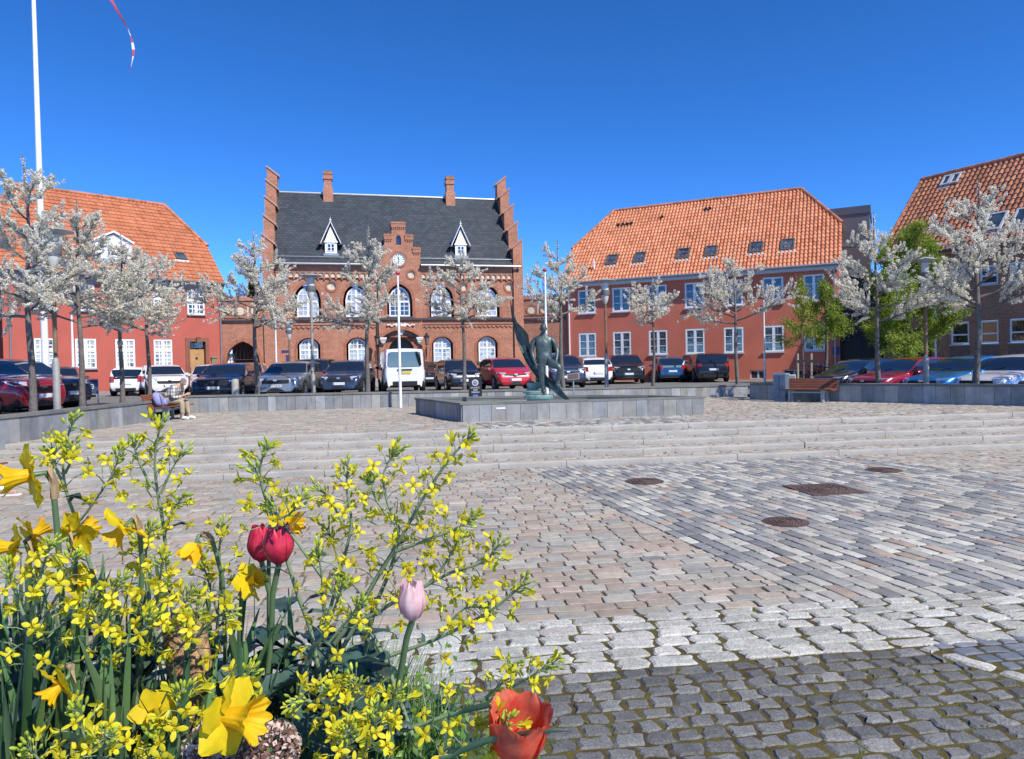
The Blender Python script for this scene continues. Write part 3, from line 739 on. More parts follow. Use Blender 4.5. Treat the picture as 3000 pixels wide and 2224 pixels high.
def skylight(t, sc, zc, w, h, ye, ze, yr, zr, m=None, open_=0.0, flash=True):
    """tilted roof window lying on the slope; h measured along the slope"""
    ln = math.hypot(yr-ye, zr-ze); d = Vector((0, (yr-ye)/ln, (zr-ze)/ln)); n = Vector((0, -d.z, d.y)); x = Vector((1,0,0))
    c = Vector((sc, ye + (zc-ze)*(yr-ye)/(zr-ze), zc)) + n*0.07
    f = MB()
    for sx in (-1, 1): f.obox(c + x*sx*(w/2-0.045), x*0.045, d*(h/2), n*0.06)
    for sy in (-1, 1): f.obox(c + d*sy*(h/2-0.045), x*(w/2-0.092), d*0.045, n*0.058)
    o = f.build('roof_window', m or M_ROOFWIN, t)
    MB().obox(c + n*0.0, x*(w/2-0.09), d*(h/2-0.09), n*0.02).build('pane', M_GLASSV, o)
    if flash: MB().obox(c - d*(h/2+0.13) - n*0.03, x*(w/2+0.12), d*0.10, n*0.012).build('flashing', M_LGREY, o)
    return o
M_ROOFWIN = mat('roof_window_frame', (0.10, 0.09, 0.075), 0.5)
def downpipe(t, s, y, z0, z1, m=None, r=0.05):
    return MB().tube([(s, y, z0), (s, y, z1-0.35), (s, y-0.12, z1-0.12), (s, y-0.16, z1)], r, 8).build('downpipe', m or M_ZINC, t, smooth=40)

# ---------------------------------------------------------------- pink-red house on the left
A, Bp = (-24.88, 34.8), (-17.44, 42.3)
t = fth('red_house', 'pink red plastered house with orange tiles, white dormer and wooden door', 'house', A, Bp)
ZB = 0.6
WL = [(1.27, 2.17), (3.08, 4.07), (4.98, 5.97), (6.93, 7.93)]
holes = [rect(a, b, 2.1, 3.68) for a, b in WL]
UPW = [(1.27, 2.17), (3.08, 4.07), (4.98, 5.97), (6.96, 7.90), (8.82, 9.82)]
holes += [rect(a, b, 5.14, 6.55) for a, b in UPW]
holes.append(rect(8.86, 9.80, ZB+0.02, 3.60))
wall = MB().plate(rect(0.0, 10.75, ZB, 7.0), holes, 0.0, 0.22)
gy = 9.6; wall.add([(10.75,0,ZB),(10.75,gy,ZB),(10.75,gy,7.0),(10.75,gy-2.2,9.5),(10.75,2.2,9.5),(10.75,0,7.0)], [(0,1,2,3,4,5)])
wall.add([(0,0,ZB),(0,gy,ZB),(0,gy,7.0),(0,gy-2.2,9.5),(0,2.2,9.5),(0,0,7.0)], [(0,1,2,3,4,5)]); wall.add([(0,gy,ZB),(10.75,gy,ZB),(10.75,gy,7),(0,gy,7)], [(0,1,2,3)])
wall.build('wall', M_RED_L, t)
MB().box(0.05, 8.8, -0.03, 0.0, ZB-0.2, ZB+0.28).build('plinth', M_GREYP, t)
for a, b in WL: window(t, a+0.01, b-0.01, 2.11, 3.67, -0.02, 2, [4, 2], 0.085, 0.05, (0,), (3.08,), gm=M_GLASSC, sillm=M_GREYP, leafw=0.17)
for a, b in UPW: window(t, a+0.01, b-0.01, 5.15, 6.54, -0.02, 2, [3, 2], 0.085, 0.05, (0,), (5.98,), gm=M_GLASS, sillm=M_GREYP, leafw=0.17)
half_hip_roof(t, '', -0.12, 10.93, 1.4, 9.4, -0.42, 6.98, 4.8, 12.32, 9.55, M_TILE_O, ORANGE, 61, 0.235, 0.036)
cn = MB()
cn.prism([(-0.40, 6.98), (-0.40, 6.84), (-0.30, 6.80), (-0.22, 6.66), (-0.10, 6.62), (0.0, 6.55), (0.0, 6.98)], -0.06, 10.86, axis='x'); cn.build('cornice', M_GREYP, t)
MB().tube([(-0.1, -0.48, 6.99), (10.95, -0.48, 6.99)], 0.075, 8).build('gutter', M_DZINC, t, smooth=40)
downpipe(t, 10.72, -0.06, ZB, 6.9); downpipe(t, 0.30, -0.06, ZB, 6.9)
# dormer with a pediment
dm = MB(); ds0, ds1, dz0, dz1 = 4.32, 6.12, 8.05, 8.98
yf = 0.55
dm.prism([(ds0, dz0), (ds1, dz0), (ds1, dz1), ((ds0+ds1)/2, 9.42), (ds0, dz1)], yf, 2.4)
d = dm.build('dormer', M_WHITE, t)
rb = MB(); mid = (ds0+ds1)/2
for a, b in (((ds0-0.10, dz1-0.02), (mid, 9.50)), ((mid, 9.50), (ds1+0.10, dz1-0.02))):
    rb.add([(a[0], yf-0.16, a[1]), (b[0], yf-0.16, b[1]), (b[0], 2.9, b[1]), (a[0], 2.9, a[1]), (a[0], yf-0.16, a[1]+0.10), (b[0], yf-0.16, b[1]+0.10), (b[0], 2.9, b[1]+0.10), (a[0], 2.9, a[1]+0.10)], [(0,1,2,3),(4,7,6,5),(0,4,5,1),(1,5,6,2),(2,6,7,3),(3,7,4,0)])
rb.build('dormer_roof', M_WHITE, d)
ln = MB()
for z in (8.28, 8.52, 8.76): ln.box(ds0+0.01, ds1-0.01, yf-0.012, yf-0.001, z-0.012, z+0.012)
ln.build('boards', M_LGREY, d)
window(d, 4.85, 5.58, 8.2, 8.84, yf-0.06, 2, 3, 0.045, 0.03, (0,), (), sill=False, dep=0.05, leafw=0.12)
MB().box(ds0-0.2, ds1+0.2, 0.30, 0.5, 7.86, 8.04).build('flashing', M_ZINC, d)
skylight(t, 8.95, 8.62, 0.62, 0.62, -0.42, 6.98, 4.8, 12.32)
# door in its profiled surround
fr = MB(); fr.ring(rect(8.66, 10.0, ZB+0.06, 3.80), rect(8.86, 9.80, ZB, 3.60), -0.06, 0.05); fr.ring(rect(8.80, 9.86, ZB+0.03, 3.66), rect(8.88, 9.78, ZB, 3.58), -0.09, 0.16)
fr.build('door_surround', mat('brown_surround', (0.22, 0.085, 0.05), 0.7, var=0.15), t)
M_OAK = mat('oak_door', (0.46, 0.26, 0.10), 0.45, var=0.16, vs=3, fine=0.12, fs=30)
dr = MB().box(8.90, 9.76, 0.13, 0.18, ZB+0.05, 3.14); dr.ring(arch_poly(9.33, 0.62, 1.2, 2.65, 'seg', 0.24), grow(arch_poly(9.33, 0.62, 1.2, 2.65, 'seg', 0.24), 9.33, 2.0, 0.86, 0.95), 0.115, 0.13)
o = dr.build('door', M_OAK, t)
MB().prism(circle(9.33, 2.62, 0.07), 0.10, 0.129).build('door_light', M_CAST, o); MB().box(8.94, 8.97, 0.08, 0.125, 1.75, 2.1).build('handle', M_CAST, o)
MB().box(8.90, 9.76, 0.12, 0.16, 3.2, 3.57).build('fanlight', M_GLASS, t)
lt_ = MB().box(9.24, 9.46, -0.26, -0.10, 3.52, 3.80); lt_.lathe([(0.02, 3.80), (0.14, 3.80), (0.02, 3.9)], 8, (9.35, -0.18, 0)); lt_.build('door_lamp', mat('copper', (0.35, 0.15, 0.08), 0.4, metal=0.5), t)
ms = MB().box(10.12, 10.44, -0.10, -0.004, 2.18, 2.62); ms.prism([(10.08, 2.62), (10.48, 2.62), (10.42, 2.74), (10.14, 2.74)], -0.15, -0.004); ms.box(10.10, 10.46, -0.14, -0.006, 2.06, 2.17)
ms.build('letter_box', mat('brass_box', (0.28, 0.24, 0.13), 0.45, metal=0.3), t)
# house whose corner shows at the very edge, with a downpipe
t = thing('brick_house', 'yellow brick house corner with grey downpipe beside the pink red house', 'house', (-25.9, 33.2, 0), R(45))
MB().box(-8, 0.2, 0.0, 8, 0.55, 6.4).build('wall', M_BRICK_Y, t); MB().box(-8.1, 0.35, -0.2, 8.1, 6.4, 6.65).build('eaves', M_GREYP, t)
MB().prism([(-8.2, 6.65), (0.4, 6.65), (-3.9, 10.4)], -0.2, 8.2).build('roof', M_SLATE, t)
MB().tube([(0.02, -0.12, 0.6), (0.02, -0.12, 6.5)], 0.09, 8).build('downpipe', M_DZINC, t, smooth=40)

# ---------------------------------------------------------------- red plastered building on the right
A, Bp = (3.71, 46.0), (18.04, 39.0)
t = fth('red_building', 'long brick red plastered building with orange tiles and a row of roof windows', 'building', A, Bp)
WX = [(0.70, 1.88), (2.99, 4.16), (5.28, 6.44), (7.52, 8.66), (9.76, 10.88), (11.96, 13.08), (14.12, 15.2)]
holes = [rect(a, b, 2.30, 3.80) for a, b in WX] + [rect(a, b, 5.05, 6.56) for a, b in WX]
BW = [(6.2, 7.4), (8.65, 9.9), (11.2, 12.1), (13.0, 14.2)]
holes += [rect(a, b, 0.74, 1.28) for a, b in BW]
wall = MB().plate(rect(-0.1, 15.95, 0.5, 7.0), holes, 0.0, 0.2)
gy = 9.6
for x in (-0.1, 15.95): wall.add([(x,0,0.5),(x,gy,0.5),(x,gy,7.0),(x,gy-2.2,9.5),(x,2.2,9.5),(x,0,7.0)], [(0,1,2,3,4,5)])
wall.add([(-0.1,gy,0.5),(15.95,gy,0.5),(15.95,gy,7),(-0.1,gy,7)], [(0,1,2,3)])
wall.build('wall', M_RED_R, t)
MB().box(-0.1, 15.95, -0.05, -0.002, 0.4, 0.72).build('plinth', mat('pale_plinth', (0.45, 0.42, 0.38), 0.8, var=0.15), t)
for a, b in WX:
    window(t, a+0.01, b-0.01, 2.31, 3.79, 0.0, 1, 3, 0.09, 0.035, (0,), (), leafw=0.15)
    window(t, a+0.01, b-0.01, 5.06, 6.55, 0.0, 1, 3, 0.09, 0.035, (0,), (), leafw=0.15)
for a, b in BW: window(t, a+0.01, b-0.01, 0.75, 1.27, 0.08, 1, 1, 0.06, 0.03, (0,), (), sill=False, fm=M_LGREY, name='cellar_window', leafw=0.09)
half_hip_roof(t, '', -0.42, 16.10, 1.71, 13.76, -0.40, 7.02, 4.8, 12.4, 9.58, M_TILE_O, ORANGE2, 71, 0.218, 0.06)
MB().box(-0.1, 15.95, -0.34, 0.0, 6.74, 6.98).build('eaves_board', M_LGREY, t)
MB().tube([(-0.4, -0.47, 7.0), (16.1, -0.47, 7.0)], 0.07, 8).build('gutter', M_ZINC, t, smooth=40)
downpipe(t, 15.7, -0.08, 0.6, 6.95); downpipe(t, 0.10, -0.08, 0.6, 6.95, M_WHITE)
RZ = 8.38
for sc, ww in ((2.97, 0.74), (4.79, 0.74), (7.51, 0.78), (9.19, 0.72), (11.78, 0.76), (13.5, 0.76)):
    skylight(t, sc-0.25, RZ+0.05, ww, 0.98, -0.40, 7.02, 4.8, 12.4)
vt = MB()
for sc, z in ((2.4, 11.1), (2.7, 11.1), (3.0, 11.1), (3.3, 11.12), (5.3, 11.35), (8.1, 11.6), (8.35, 11.6)):
    y = -0.40 + (z-7.02)*5.2/5.38; vt.box(sc-0.08, sc+0.08, y-0.16, y+0.1, z+0.0, z+0.16)
vt.build('roof_vents', M_CAST, t)
MB().tube([(1.7, 0.35, 7.9), (1.7, 0.30, 8.45)], 0.06, 8).build('vent_pipe', M_WHITE, t)
MB().box(15.58, 15.92, -0.03, -0.004, 2.05, 2.5).build('blue_sign', mat('blue_enamel', (0.01, 0.035, 0.16), 0.35), t)
# ---------------------------------------------------------------- dark modern stair tower
t = thing('stair_tower', 'dark grey panelled modern tower between the two tiled buildings', 'tower', (20.4, 43.3, 0), R(-28))
MB().box(-1.1, 1.35, 0.0, 4.0, 0.4, 10.9).build('cladding', mat('tower_panel', (0.105, 0.112, 0.122), 0.55, var=0.10, vs=0.7), t)
jn = MB()
for z in (3.2, 5.0, 6.8, 8.6): jn.box(-1.1, 1.35, -0.012, -0.002, z-0.015, z+0.015)
jn.build('panel_joints', M_DZINC, t)
MB().box(-1.16, 1.41, -0.06, 4.06, 10.55, 11.0).build('roof_edge', M_DZINC, t)
t = thing('gateway', 'dark passage block between the red building and the brown brick building', 'gateway', (17.9, 39.9, 0), R(-30))
MB().box(0.25, 3.3, 0.0, 2.5, 0.3, 6.4).build('wall', mat('dark_cladding', (0.022, 0.022, 0.026), 0.7, var=0.1), t)
gd_ = MB().box(0.5, 1.6, -0.04, -0.002, 0.4, 3.0).box(1.63, 3.0, -0.04, -0.002, 0.4, 3.0); gd_.build('door', M_CAST, t)
# ---------------------------------------------------------------- brown brick building on the far right
A = (19.5, 37.2); Bp = (19.5+0.48*16, 37.2-0.877*16)
t = fth('brick_building', 'brown brick building with brown tiled roof behind the right row of cars', 'building', A, Bp)
GW = [(3.42, 4.28), (4.76, 5.56), (6.0, 6.9), (7.5, 8.4), (9.0, 9.9)]
holes = [rect(a, b, 2.4, 3.45) for a, b in GW] + [rect(a, b, 5.1, 5.98) for a, b in GW] + [rect(0.55, 1.2, 0.3, 2.75), rect(1.45, 2.5, 0.3, 2.6)]
wall = MB().plate(rect(0, 14, 0.25, 6.95), holes, 0.0, 0.15)
wall.add([(0,0,0.25),(0,7.2,0.25),(0,7.2,6.95),(0,3.6,11.4),(0,0,6.95)], [(0,1,2,3,4)]); wall.add([(14,0,0.25),(14,7.2,0.25),(14,7.2,6.95),(14,3.6,11.4),(14,0,6.95)], [(0,1,2,3,4)])
wall.build('wall', M_BRICK_D, t)
for a, b in GW:
    window(t, a+0.01, b-0.01, 2.41, 3.44, 0.04, 1, 1, 0.075, 0.03, (), (2.85,), leafw=0.07, sillm=M_LGREY)
    window(t, a+0.01, b-0.01, 5.11, 5.97, 0.04, 1, 1, 0.075, 0.03, (), (5.5,), leafw=0.07, sillm=M_LGREY)
pt = MB()
for a, b in GW: pt.box(a-0.05, b+0.05, -0.006, -0.002, 1.3, 2.3)
pt.build('mortar_patches', mat('dull_brick', (0.20, 0.13, 0.10), 0.9, var=0.2, vs=5), t)
window(t, 0.57, 1.18, 0.32, 2.72, 0.05, 1, 3, 0.06, 0.04, (), (), sill=False, name='glazed_door'); MB().box(1.46, 2.49, 0.1, 0.14, 0.32, 2.58).build('gate', M_CAST, t)
pantiles('roof', t, M_TILE_B, -0.12, 14.1, -0.35, 6.9, 3.6, 11.5, BROWNT, 81, 0.25, 0.36, hump=0.05)
MB().add([(-0.12,7.5,6.9),(14.1,7.5,6.9),(14.1,3.6,11.5),(-0.12,3.6,11.5)], [(0,1,2,3)], BROWNT[0][1]).build('back_slope', M_TILE_B, t)
rt = MB(); ridge_tiles(rt, (-0.12, 3.6, 11.52), (14.1, 3.6, 11.52), 0.12, 0.36, 5); ridge_tiles(rt, (-0.08, -0.35, 6.95), (-0.08, 3.6, 11.5), 0.09, 0.36, 6); rt.build('ridge_tiles', M_TILE_B, t, smooth=40)
MB().box(-0.05, 14, -0.3, 0.0, 6.72, 6.88).build('eaves_board', M_BRICK_D, t)
MB().tube([(-0.1, -0.42, 6.9), (14.1, -0.42, 6.9)], 0.07, 8).build('gutter', M_DZINC, t, smooth=40); downpipe(t, 2.75, -0.07, 0.4, 6.9, M_WHITE)
for k in range(2): skylight(t, 1.5+0.46*k, 11.02, 0.44, 0.75, -0.35, 6.9, 3.6, 11.5, M_LGREY, flash=(k == 0))
skylight(t, 5.15, 7.98, 0.9, 1.15, -0.35, 6.9, 3.6, 11.5, M_LGREY); skylight(t, 6.4, 7.98, 0.9, 1.15, -0.35, 6.9, 3.6, 11.5, M_LGREY)
# ================================================================= brick town hall with stepped gables
A, Bp = (-14.86, 43.2), (0.68, 46.9)
t = fth('town_hall', 'red brick town hall with stepped gables, slate roof, clock and arched windows', 'town hall', A, Bp)
W = 16.0; ZB = 0.5
UC = [2.45, 5.37, 8.06, 10.73, 13.75]; GC = [2.45, 5.39, 10.73, 13.68]
g_, s_ = 'got', 'seg'
def up_hole(c, k=0.14): return arch_poly(c, 1.30+2*k, 5.0, 6.12, g_, 0.86+k)
def gr_hole(c, k=0.12): return arch_poly(c, 1.12+2*k, 2.05, 3.32, s_, 0.40+k*0.4)
OC = [1.05, 3.9, 12.15, 15.23]
def outlines(cs_u, cs_g): return [up_hole(c) for c in cs_u] + [gr_hole(c) for c in cs_g]
zt = 8.0
wall = MB()
wall.plate(rect(0.0, 6.72, ZB, zt), outlines([2.45, 5.37], [2.45, 5.39]) + [circle(1.05, 6.98, 0.27), circle(3.9, 6.98, 0.27)], 0.0, 0.32)
wall.plate(rect(9.42, W, ZB, zt), outlines([10.73, 13.75], [10.73, 13.68]) + [circle(12.15, 6.98, 0.27), circle(15.23, 6.98, 0.27)], 0.0, 0.32)
DB = 9.2
for x in (0.0, W): wall.add([(x,0,ZB),(x,DB,ZB),(x,DB,zt),(x,DB/2,13.7),(x,0,zt)], [(0,1,2,3,4)])
wall.add([(0,DB,ZB),(W,DB,ZB),(W,DB,zt),(0,DB,zt)], [(0,1,2,3)])
wall.build('wall', M_BRICK, t)
# middle bay rising into a stepped gable
YG = -0.14
gpoly = [(6.72, ZB), (9.42, ZB), (9.42, 9.34), (8.96, 9.34), (8.96, 10.14), (8.50, 10.14), (8.50, 10.92), (7.64, 10.92), (7.64, 10.14), (7.18, 10.14), (7.18, 9.34), (6.72, 9.34)]
niche = arch_poly(8.07, 0.32, 9.58, 9.95, g_, 0.24)
portal = arch_poly(8.10, 1.70, ZB+0.02, 2.75, g_, 0.95)
gb_ = MB().plate(gpoly, [up_hole(8.06), portal, circle(8.06, 8.66, 0.40), circle(8.83, 7.72, 0.24), circle(7.29, 7.72, 0.24), niche], YG, 0.34)
n = len(gpoly)
for i in range(n):
    (a, b), (c, d) = gpoly[i], gpoly[(i+1) % n]
    gb_.add([(a, YG, b), (c, YG, d), (c, 0.75, d), (a, 0.75, b)], [(0,1,2,3)])
gb_.add([(a, 0.75, b) for a, b in gpoly], [tuple(x) for x in tessellate_polygon([[Vector((a, b, 0)) for a, b in gpoly]])])
gbo = gb_.build('clock_gable', M_BRICK, t)
cp = MB()
for (a, b, z) in ((8.96, 9.42, 9.34), (8.50, 8.96, 10.14), (7.64, 8.50, 10.92), (7.18, 7.64, 10.14), (6.72, 7.18, 9.34)):
    cp.box(a-0.03, b+0.03, YG-0.06, 0.8, z-0.24, z-0.02); cp.box(a-0.05, b+0.05, YG-0.08, 0.82, z-0.02, z+0.06)
    k = max(2, int((b-a)/0.11))
    for i in range(k):
        x = a+(b-a)*(i+0.5)/k; cp.box(x-0.03, x+0.03, YG-0.045, YG, z-0.36, z-0.26)
        cp.lathe([(0.05, z+0.06), (0.05, z+0.11), (0.01, z+0.14)], 6, (x, YG+0.05, 0))
cp.build('gable_copings', M_BRICK, t)
# window and opening mouldings (header bricks set proud)
for c in UC:
    y = YG if abs(c-8.06) < 0.1 else 0.0; md = MB()
    for k0, k1, yy in ((0.14, 0.235, -0.028), (0.235, 0.32, -0.016)):
        i_, o_ = up_hole(c, k0), up_hole(c, k1); md.ring([(a, max(b, 5.0)) for a, b in o_], i_, y+yy, y+0.002)
    md.build('moulding', M_BRICKV, t)
for c in GC:
    md = MB()
    for k0, k1, yy in ((0.12, 0.215, -0.028), (0.215, 0.30, -0.016)):
        i_, o_ = gr_hole(c, k0), gr_hole(c, k1); md.ring(o_, i_, yy, 0.002)
    md.build('moulding', M_BRICKV, t)
for c in OC: MB().ring(circle(c, 6.98, 0.40), circle(c, 6.98, 0.27), -0.03, 0.002).build('roundel_rim', M_BRICKV, t)
for c in (8.83, 7.29): MB().ring(circle(c, 7.72, 0.34), circle(c, 7.72, 0.24), YG-0.03, YG+0.002).build('roundel_rim', M_BRICKV, t)
MB().ring(circle(8.06, 8.66, 0.52, 28), circle(8.06, 8.66, 0.40, 28), YG-0.05, YG+0.002).build('clock_surround', M_BRICKV, t)
MB().ring(arch_poly(8.10, 2.06, ZB, 2.75, g_, 1.10), arch_poly(8.10, 1.70, ZB, 2.75, g_, 0.95), YG-0.05, YG+0.002).ring(arch_poly(8.10, 2.22, ZB, 2.75, g_, 1.18), arch_poly(8.10, 2.06, ZB, 2.75, g_, 1.10), YG-0.03, YG+0.002).build('portal_moulding', M_BRICKV, t)
for c in OC: MB().add([(a, 0.10, b) for a, b in circle(c, 6.98, 0.28)], [tuple(range(20))]).build('roundel', M_CREAM, t)
for c in (8.83, 7.29): MB().add([(a, YG+0.08, b) for a, b in circle(c, 7.72, 0.25)], [tuple(range(20))]).build('roundel', M_CREAM, t)
# corbel frieze with cream fields
def frieze(a, b):
    k = round((b-a)/0.36); w_ = (b-a)/k
    fz.box(a, b, -0.10, 0.0, 7.86, 8.22); fz.box(a, b, -0.16, -0.10, 8.06, 8.22)
    holes = []
    for i in range(k):
        c = a+w_*(i+0.5); holes.append(arch_poly(c, w_-0.09, 7.50, 7.66, g_, 0.13, 8)); cr.box(c-w_/2+0.04, c+w_/2-0.04, -0.025, -0.003, 7.50, 7.80)
    fz.plate(rect(a, b, 7.46, 7.86), [[(x, max(z, 7.462)) for x, z in h] for h in holes], -0.10, 0.08)
    for i in range(k+1): fz.box(a+w_*i-0.045, a+w_*i+0.045, -0.099, 0.0, 7.36, 7.459)
for fa, fb_ in ((0.62, 6.70), (9.44, 15.4)):
    fz = MB(); cr = MB(); frieze(fa, fb_); fo_ = fz.build('corbel_frieze', M_BRICK, t); cr.build('cream_fields', M_CREAM, fo_)
# string course, zigzag band, plinth
sg = MB().box(0, 6.72, -0.14, 0.0, 4.84, 4.95).box(9.42, W, -0.14, 0.0, 4.84, 4.95).box(6.72, 9.42, YG-0.14, YG, 4.84, 4.95); sg.build('string_course', mat('dark_tile', (0.06, 0.05, 0.048), 0.5, var=0.2), t)
zg = MB()
for a, b in ((0.1, 6.7), (9.45, W-0.1)):
    k = round((b-a)/0.30); w_ = (b-a)/k
    for i in range(k):
        c = a+w_*(i+0.5)
        for s1 in (-1, 1): zg.obox((c+s1*w_/4, -0.03, 4.42), (w_/4+0.02, 0, s1*-0.07), (0, 0.028, 0), (0.012, 0, 0.035))
    zg.box(a, b, -0.05, 0.0, 4.56, 4.63)
zg.build('zigzag_band', M_BRICK, t)
MB().box(-0.06, 6.72, -0.10, 0.0, 0.4, 1.18).box(9.42, W+0.06, -0.10, 0.0, 0.4, 1.18).build('plinth', mat('granite_plinth', (0.36, 0.32, 0.28), 0.85, var=0.18, vs=2), t)
# windows
ut = arch_top(1.30, g_, 0.86); gt_ = arch_top(1.12, s_, 0.40)
M_SILLB = mat('blackened_sill', (0.07, 0.055, 0.05), 0.7, var=0.2)
for c in UC:
    y = YG if abs(c-8.06) < 0.1 else 0.0
    window(t, c-0.65, c+0.65, 5.08, 6.12, y+0.22, 2, [3, 2], 0.085, 0.035, (0,), (6.02,), gm=M_GLASSC if c != 8.06 else M_GLASS, top=ut, dep=0.06, sill=False, leafw=0.12)
    MB().prism([(0.22, 5.07), (-0.08, 4.97), (-0.08, 4.955), (0.22, 4.955)], c-0.78, c+0.78, axis='x').build('window_ledge', M_SILLB, t) if y == 0 else MB().box(c-0.78, c+0.78, YG-0.06, YG+0.2, 4.955, 5.06).build('window_ledge', M_SILLB, t)
for c in GC:
    window(t, c-0.56, c+0.56, 2.12, 3.32, 0.20, 2, [3, 2], 0.08, 0.035, (0,), (3.02,), gm=M_GLASSC, top=gt_, dep=0.06, sill=False, leafw=0.10)
    MB().box(c-0.70, c+0.70, -0.06, 0.18, 1.95, 2.10).build('window_ledge', M_SILLB, t)
MB().add([(a, YG+0.15, b) for a, b in niche], [tuple(range(len(niche)))]).build('niche_window', M_GLASS, t)
# clock
ck = MB().prism(circle(8.06, 8.66, 0.395, 32), YG+0.02, YG+0.06); cko = ck.build('clock', mat('clock_face', (0.72, 0.76, 0.78), 0.4), t)
MB().ring(circle(8.06, 8.66, 0.40, 32), circle(8.06, 8.66, 0.35, 32), YG-0.02, YG+0.05).build('rim', mat('clock_rim', (0.55, 0.55, 0.5), 0.4), cko)
hd_ = MB()
for ang, ln in ((R(180-15+180), 0.20), (R(180), 0.29)):
    d = Vector((math.sin(ang), 0, math.cos(ang))); nrm = Vector((d.z, 0, -d.x)); hd_.obox(Vector((8.06, YG-0.005, 8.66))+d*ln*0.42, d*ln*0.58, nrm*0.018, (0, 0.006, 0))
hd_.build('hands', M_CAST, cko)
hm = MB()
for i in range(12):
    a = 2*PI*i/12; d = Vector((math.sin(a), 0, math.cos(a))); nrm = Vector((d.z, 0, -d.x)); hm.obox(Vector((8.06, YG+0.012, 8.66))+d*0.285, d*0.045, nrm*0.014, (0, 0.005, 0))
hm.build('hour_marks', M_CAST, cko)
# portal
pd = MB().add([(a, YG+0.30, b) for a, b in portal], [tuple(range(len(portal)))]); 
pdo = pd.build('door', mat('dark_oak', (0.06, 0.045, 0.025), 0.5, var=0.2), t)
tr = MB()
for x in (-0.5, 0, 0.5): tr.box(8.10+x-0.03, 8.10+x+0.03, YG+0.26, YG+0.295, ZB, 2.75+ (0.9 if x == 0 else 0.45))
tr.box(7.3, 8.9, YG+0.255, YG+0.292, 2.6, 2.7); tr.build('tracery', mat('tracery_wood', (0.10, 0.075, 0.04), 0.6), pdo)
hd2 = MB(); ho = arch_poly(8.08, 2.70, 3.70, 3.74, s_, 0.70, 20)[2:]; hi = arch_poly(8.08, 2.30, 3.70, 3.74, s_, 0.46, 20)[2:]
hd2.ring(ho + hi[::-1][:0], hi, YG-0.30, YG) if len(ho) == len(hi) else None
hd2.build('portal_hood', M_BRICKV, t)
M_STUCCO = mat('white_stucco', (0.78, 0.77, 0.74), 0.7, var=0.06)
for c in (6.96, 9.24):
    k = MB()
    for z0, z1, w_ in ((3.64, 3.74, 0.21), (3.55, 3.64, 0.18), (3.42, 3.55, 0.13), (3.33, 3.42, 0.07)): k.box(c-w_, c+w_, YG-0.10-w_, YG, z0, z1-0.002)
    k.build('corbel', M_STUCCO, t)
# relief: draped shield with scrolls
cs = MB(); g = np.random.default_rng(3)
nu, nv = 13, 9; vs_ = []
for i in range(nu):
    u = i/(nu-1)*2-1
    for j in range(nv):
        v = j/(nv-1); wd = 0.36*(1-0.75*v**2.2); z = 4.62 - v*0.72 + 0.05*math.cos(u*9)*(1-v)
        vs_.append((8.09+u*wd, YG-0.05-0.16*(1-u*u)*(1-0.4*v)-0.03*math.cos(u*14), z))
fs_ = [(i*nv+j, (i+1)*nv+j, (i+1)*nv+j+1, i*nv+j+1) for i in range(nu-1) for j in range(nv-1)]
cs.add(vs_, fs_)
for s1 in (-1, 1):
    cs.tube([(8.09+s1*(0.34+0.42*k/10), YG-0.09, 4.50+0.06*math.sin(k*0.9)) for k in range(11)], [0.05-0.002*k for k in range(11)], 6)
    cs.lathe([(0.01, -0.06), (0.06, -0.03), (0.06, 0.03), (0.01, 0.06)], 8, (8.09+s1*0.82, YG-0.09, 4.52))
cs.build('relief', M_STUCCO, t, smooth=50)
# slate roof with flashing, gutter
YE, ZE, YR, ZR = -0.30, 8.26, 4.6, 13.72
rf = MB()
rf.add([(0.5,YE,ZE),(6.74,YE,ZE),(6.74,YE+1.0,ZE+1.0*(ZR-ZE)/(YR-YE)),(0.5,YE+1.0,ZE+1.0*(ZR-ZE)/(YR-YE))], [(0,1,2,3)])
rf.add([(9.40,YE,ZE),(15.5,YE,ZE),(15.5,YE+1.0,ZE+1.0*(ZR-ZE)/(YR-YE)),(9.40,YE+1.0,ZE+1.0*(ZR-ZE)/(YR-YE))], [(0,1,2,3)])
y1_, z1_ = YE+1.0, ZE+1.0*(ZR-ZE)/(YR-YE)
rf.add([(0.5,y1_,z1_),(15.5,y1_,z1_),(15.5,YR,ZR),(0.5,YR,ZR)], [(0,1,2,3)])
rf.add([(0.5,DB+0.3,ZE),(15.5,DB+0.3,ZE),(15.5,YR,ZR),(0.5,YR,ZR)], [(0,1,2,3)])
rf.build('roof', M_SLATE, t)
# saddle behind the clock gable
MB().add([(6.74,0.6,9.2),(8.06,0.6,10.6),(9.40,0.6,9.2),(6.74,0.8,9.25),(8.06,1.9,10.6),(9.40,0.8,9.25)], [(0,1,4,3),(1,2,5,4)]).build('gable_saddle', M_SLATE, t)
MB().tube([(0.5, YR-0.02, ZR+0.02), (15.5, YR-0.02, ZR+0.02)], 0.09, 8).build('ridge_flashing', M_ZINC, t)
gu_ = MB()
for a, b in ((0.45, 6.72), (9.42, 15.95)): gu_.tube([(a, YE-0.06, ZE+0.02), (b, YE-0.06, ZE+0.02)], 0.075, 8)
gu_.build('gutter', M_ZINC, t, smooth=40)
sr = MB().tube([(0.6, 0.02, 8.78), (6.7, 0.02, 8.78)], 0.018, 5).tube([(9.45, 0.02, 8.78), (15.4, 0.02, 8.78)], 0.018, 5); sr.build('snow_guard', M_ZINC, t)
downpipe(t, 0.30, -0.08, 0.6, 8.2, M_DZINC); downpipe(t, 15.75, -0.08, 0.6, 8.2, M_DZINC); downpipe(t, 6.62, -0.06, 0.6, 5.2, M_DZINC)
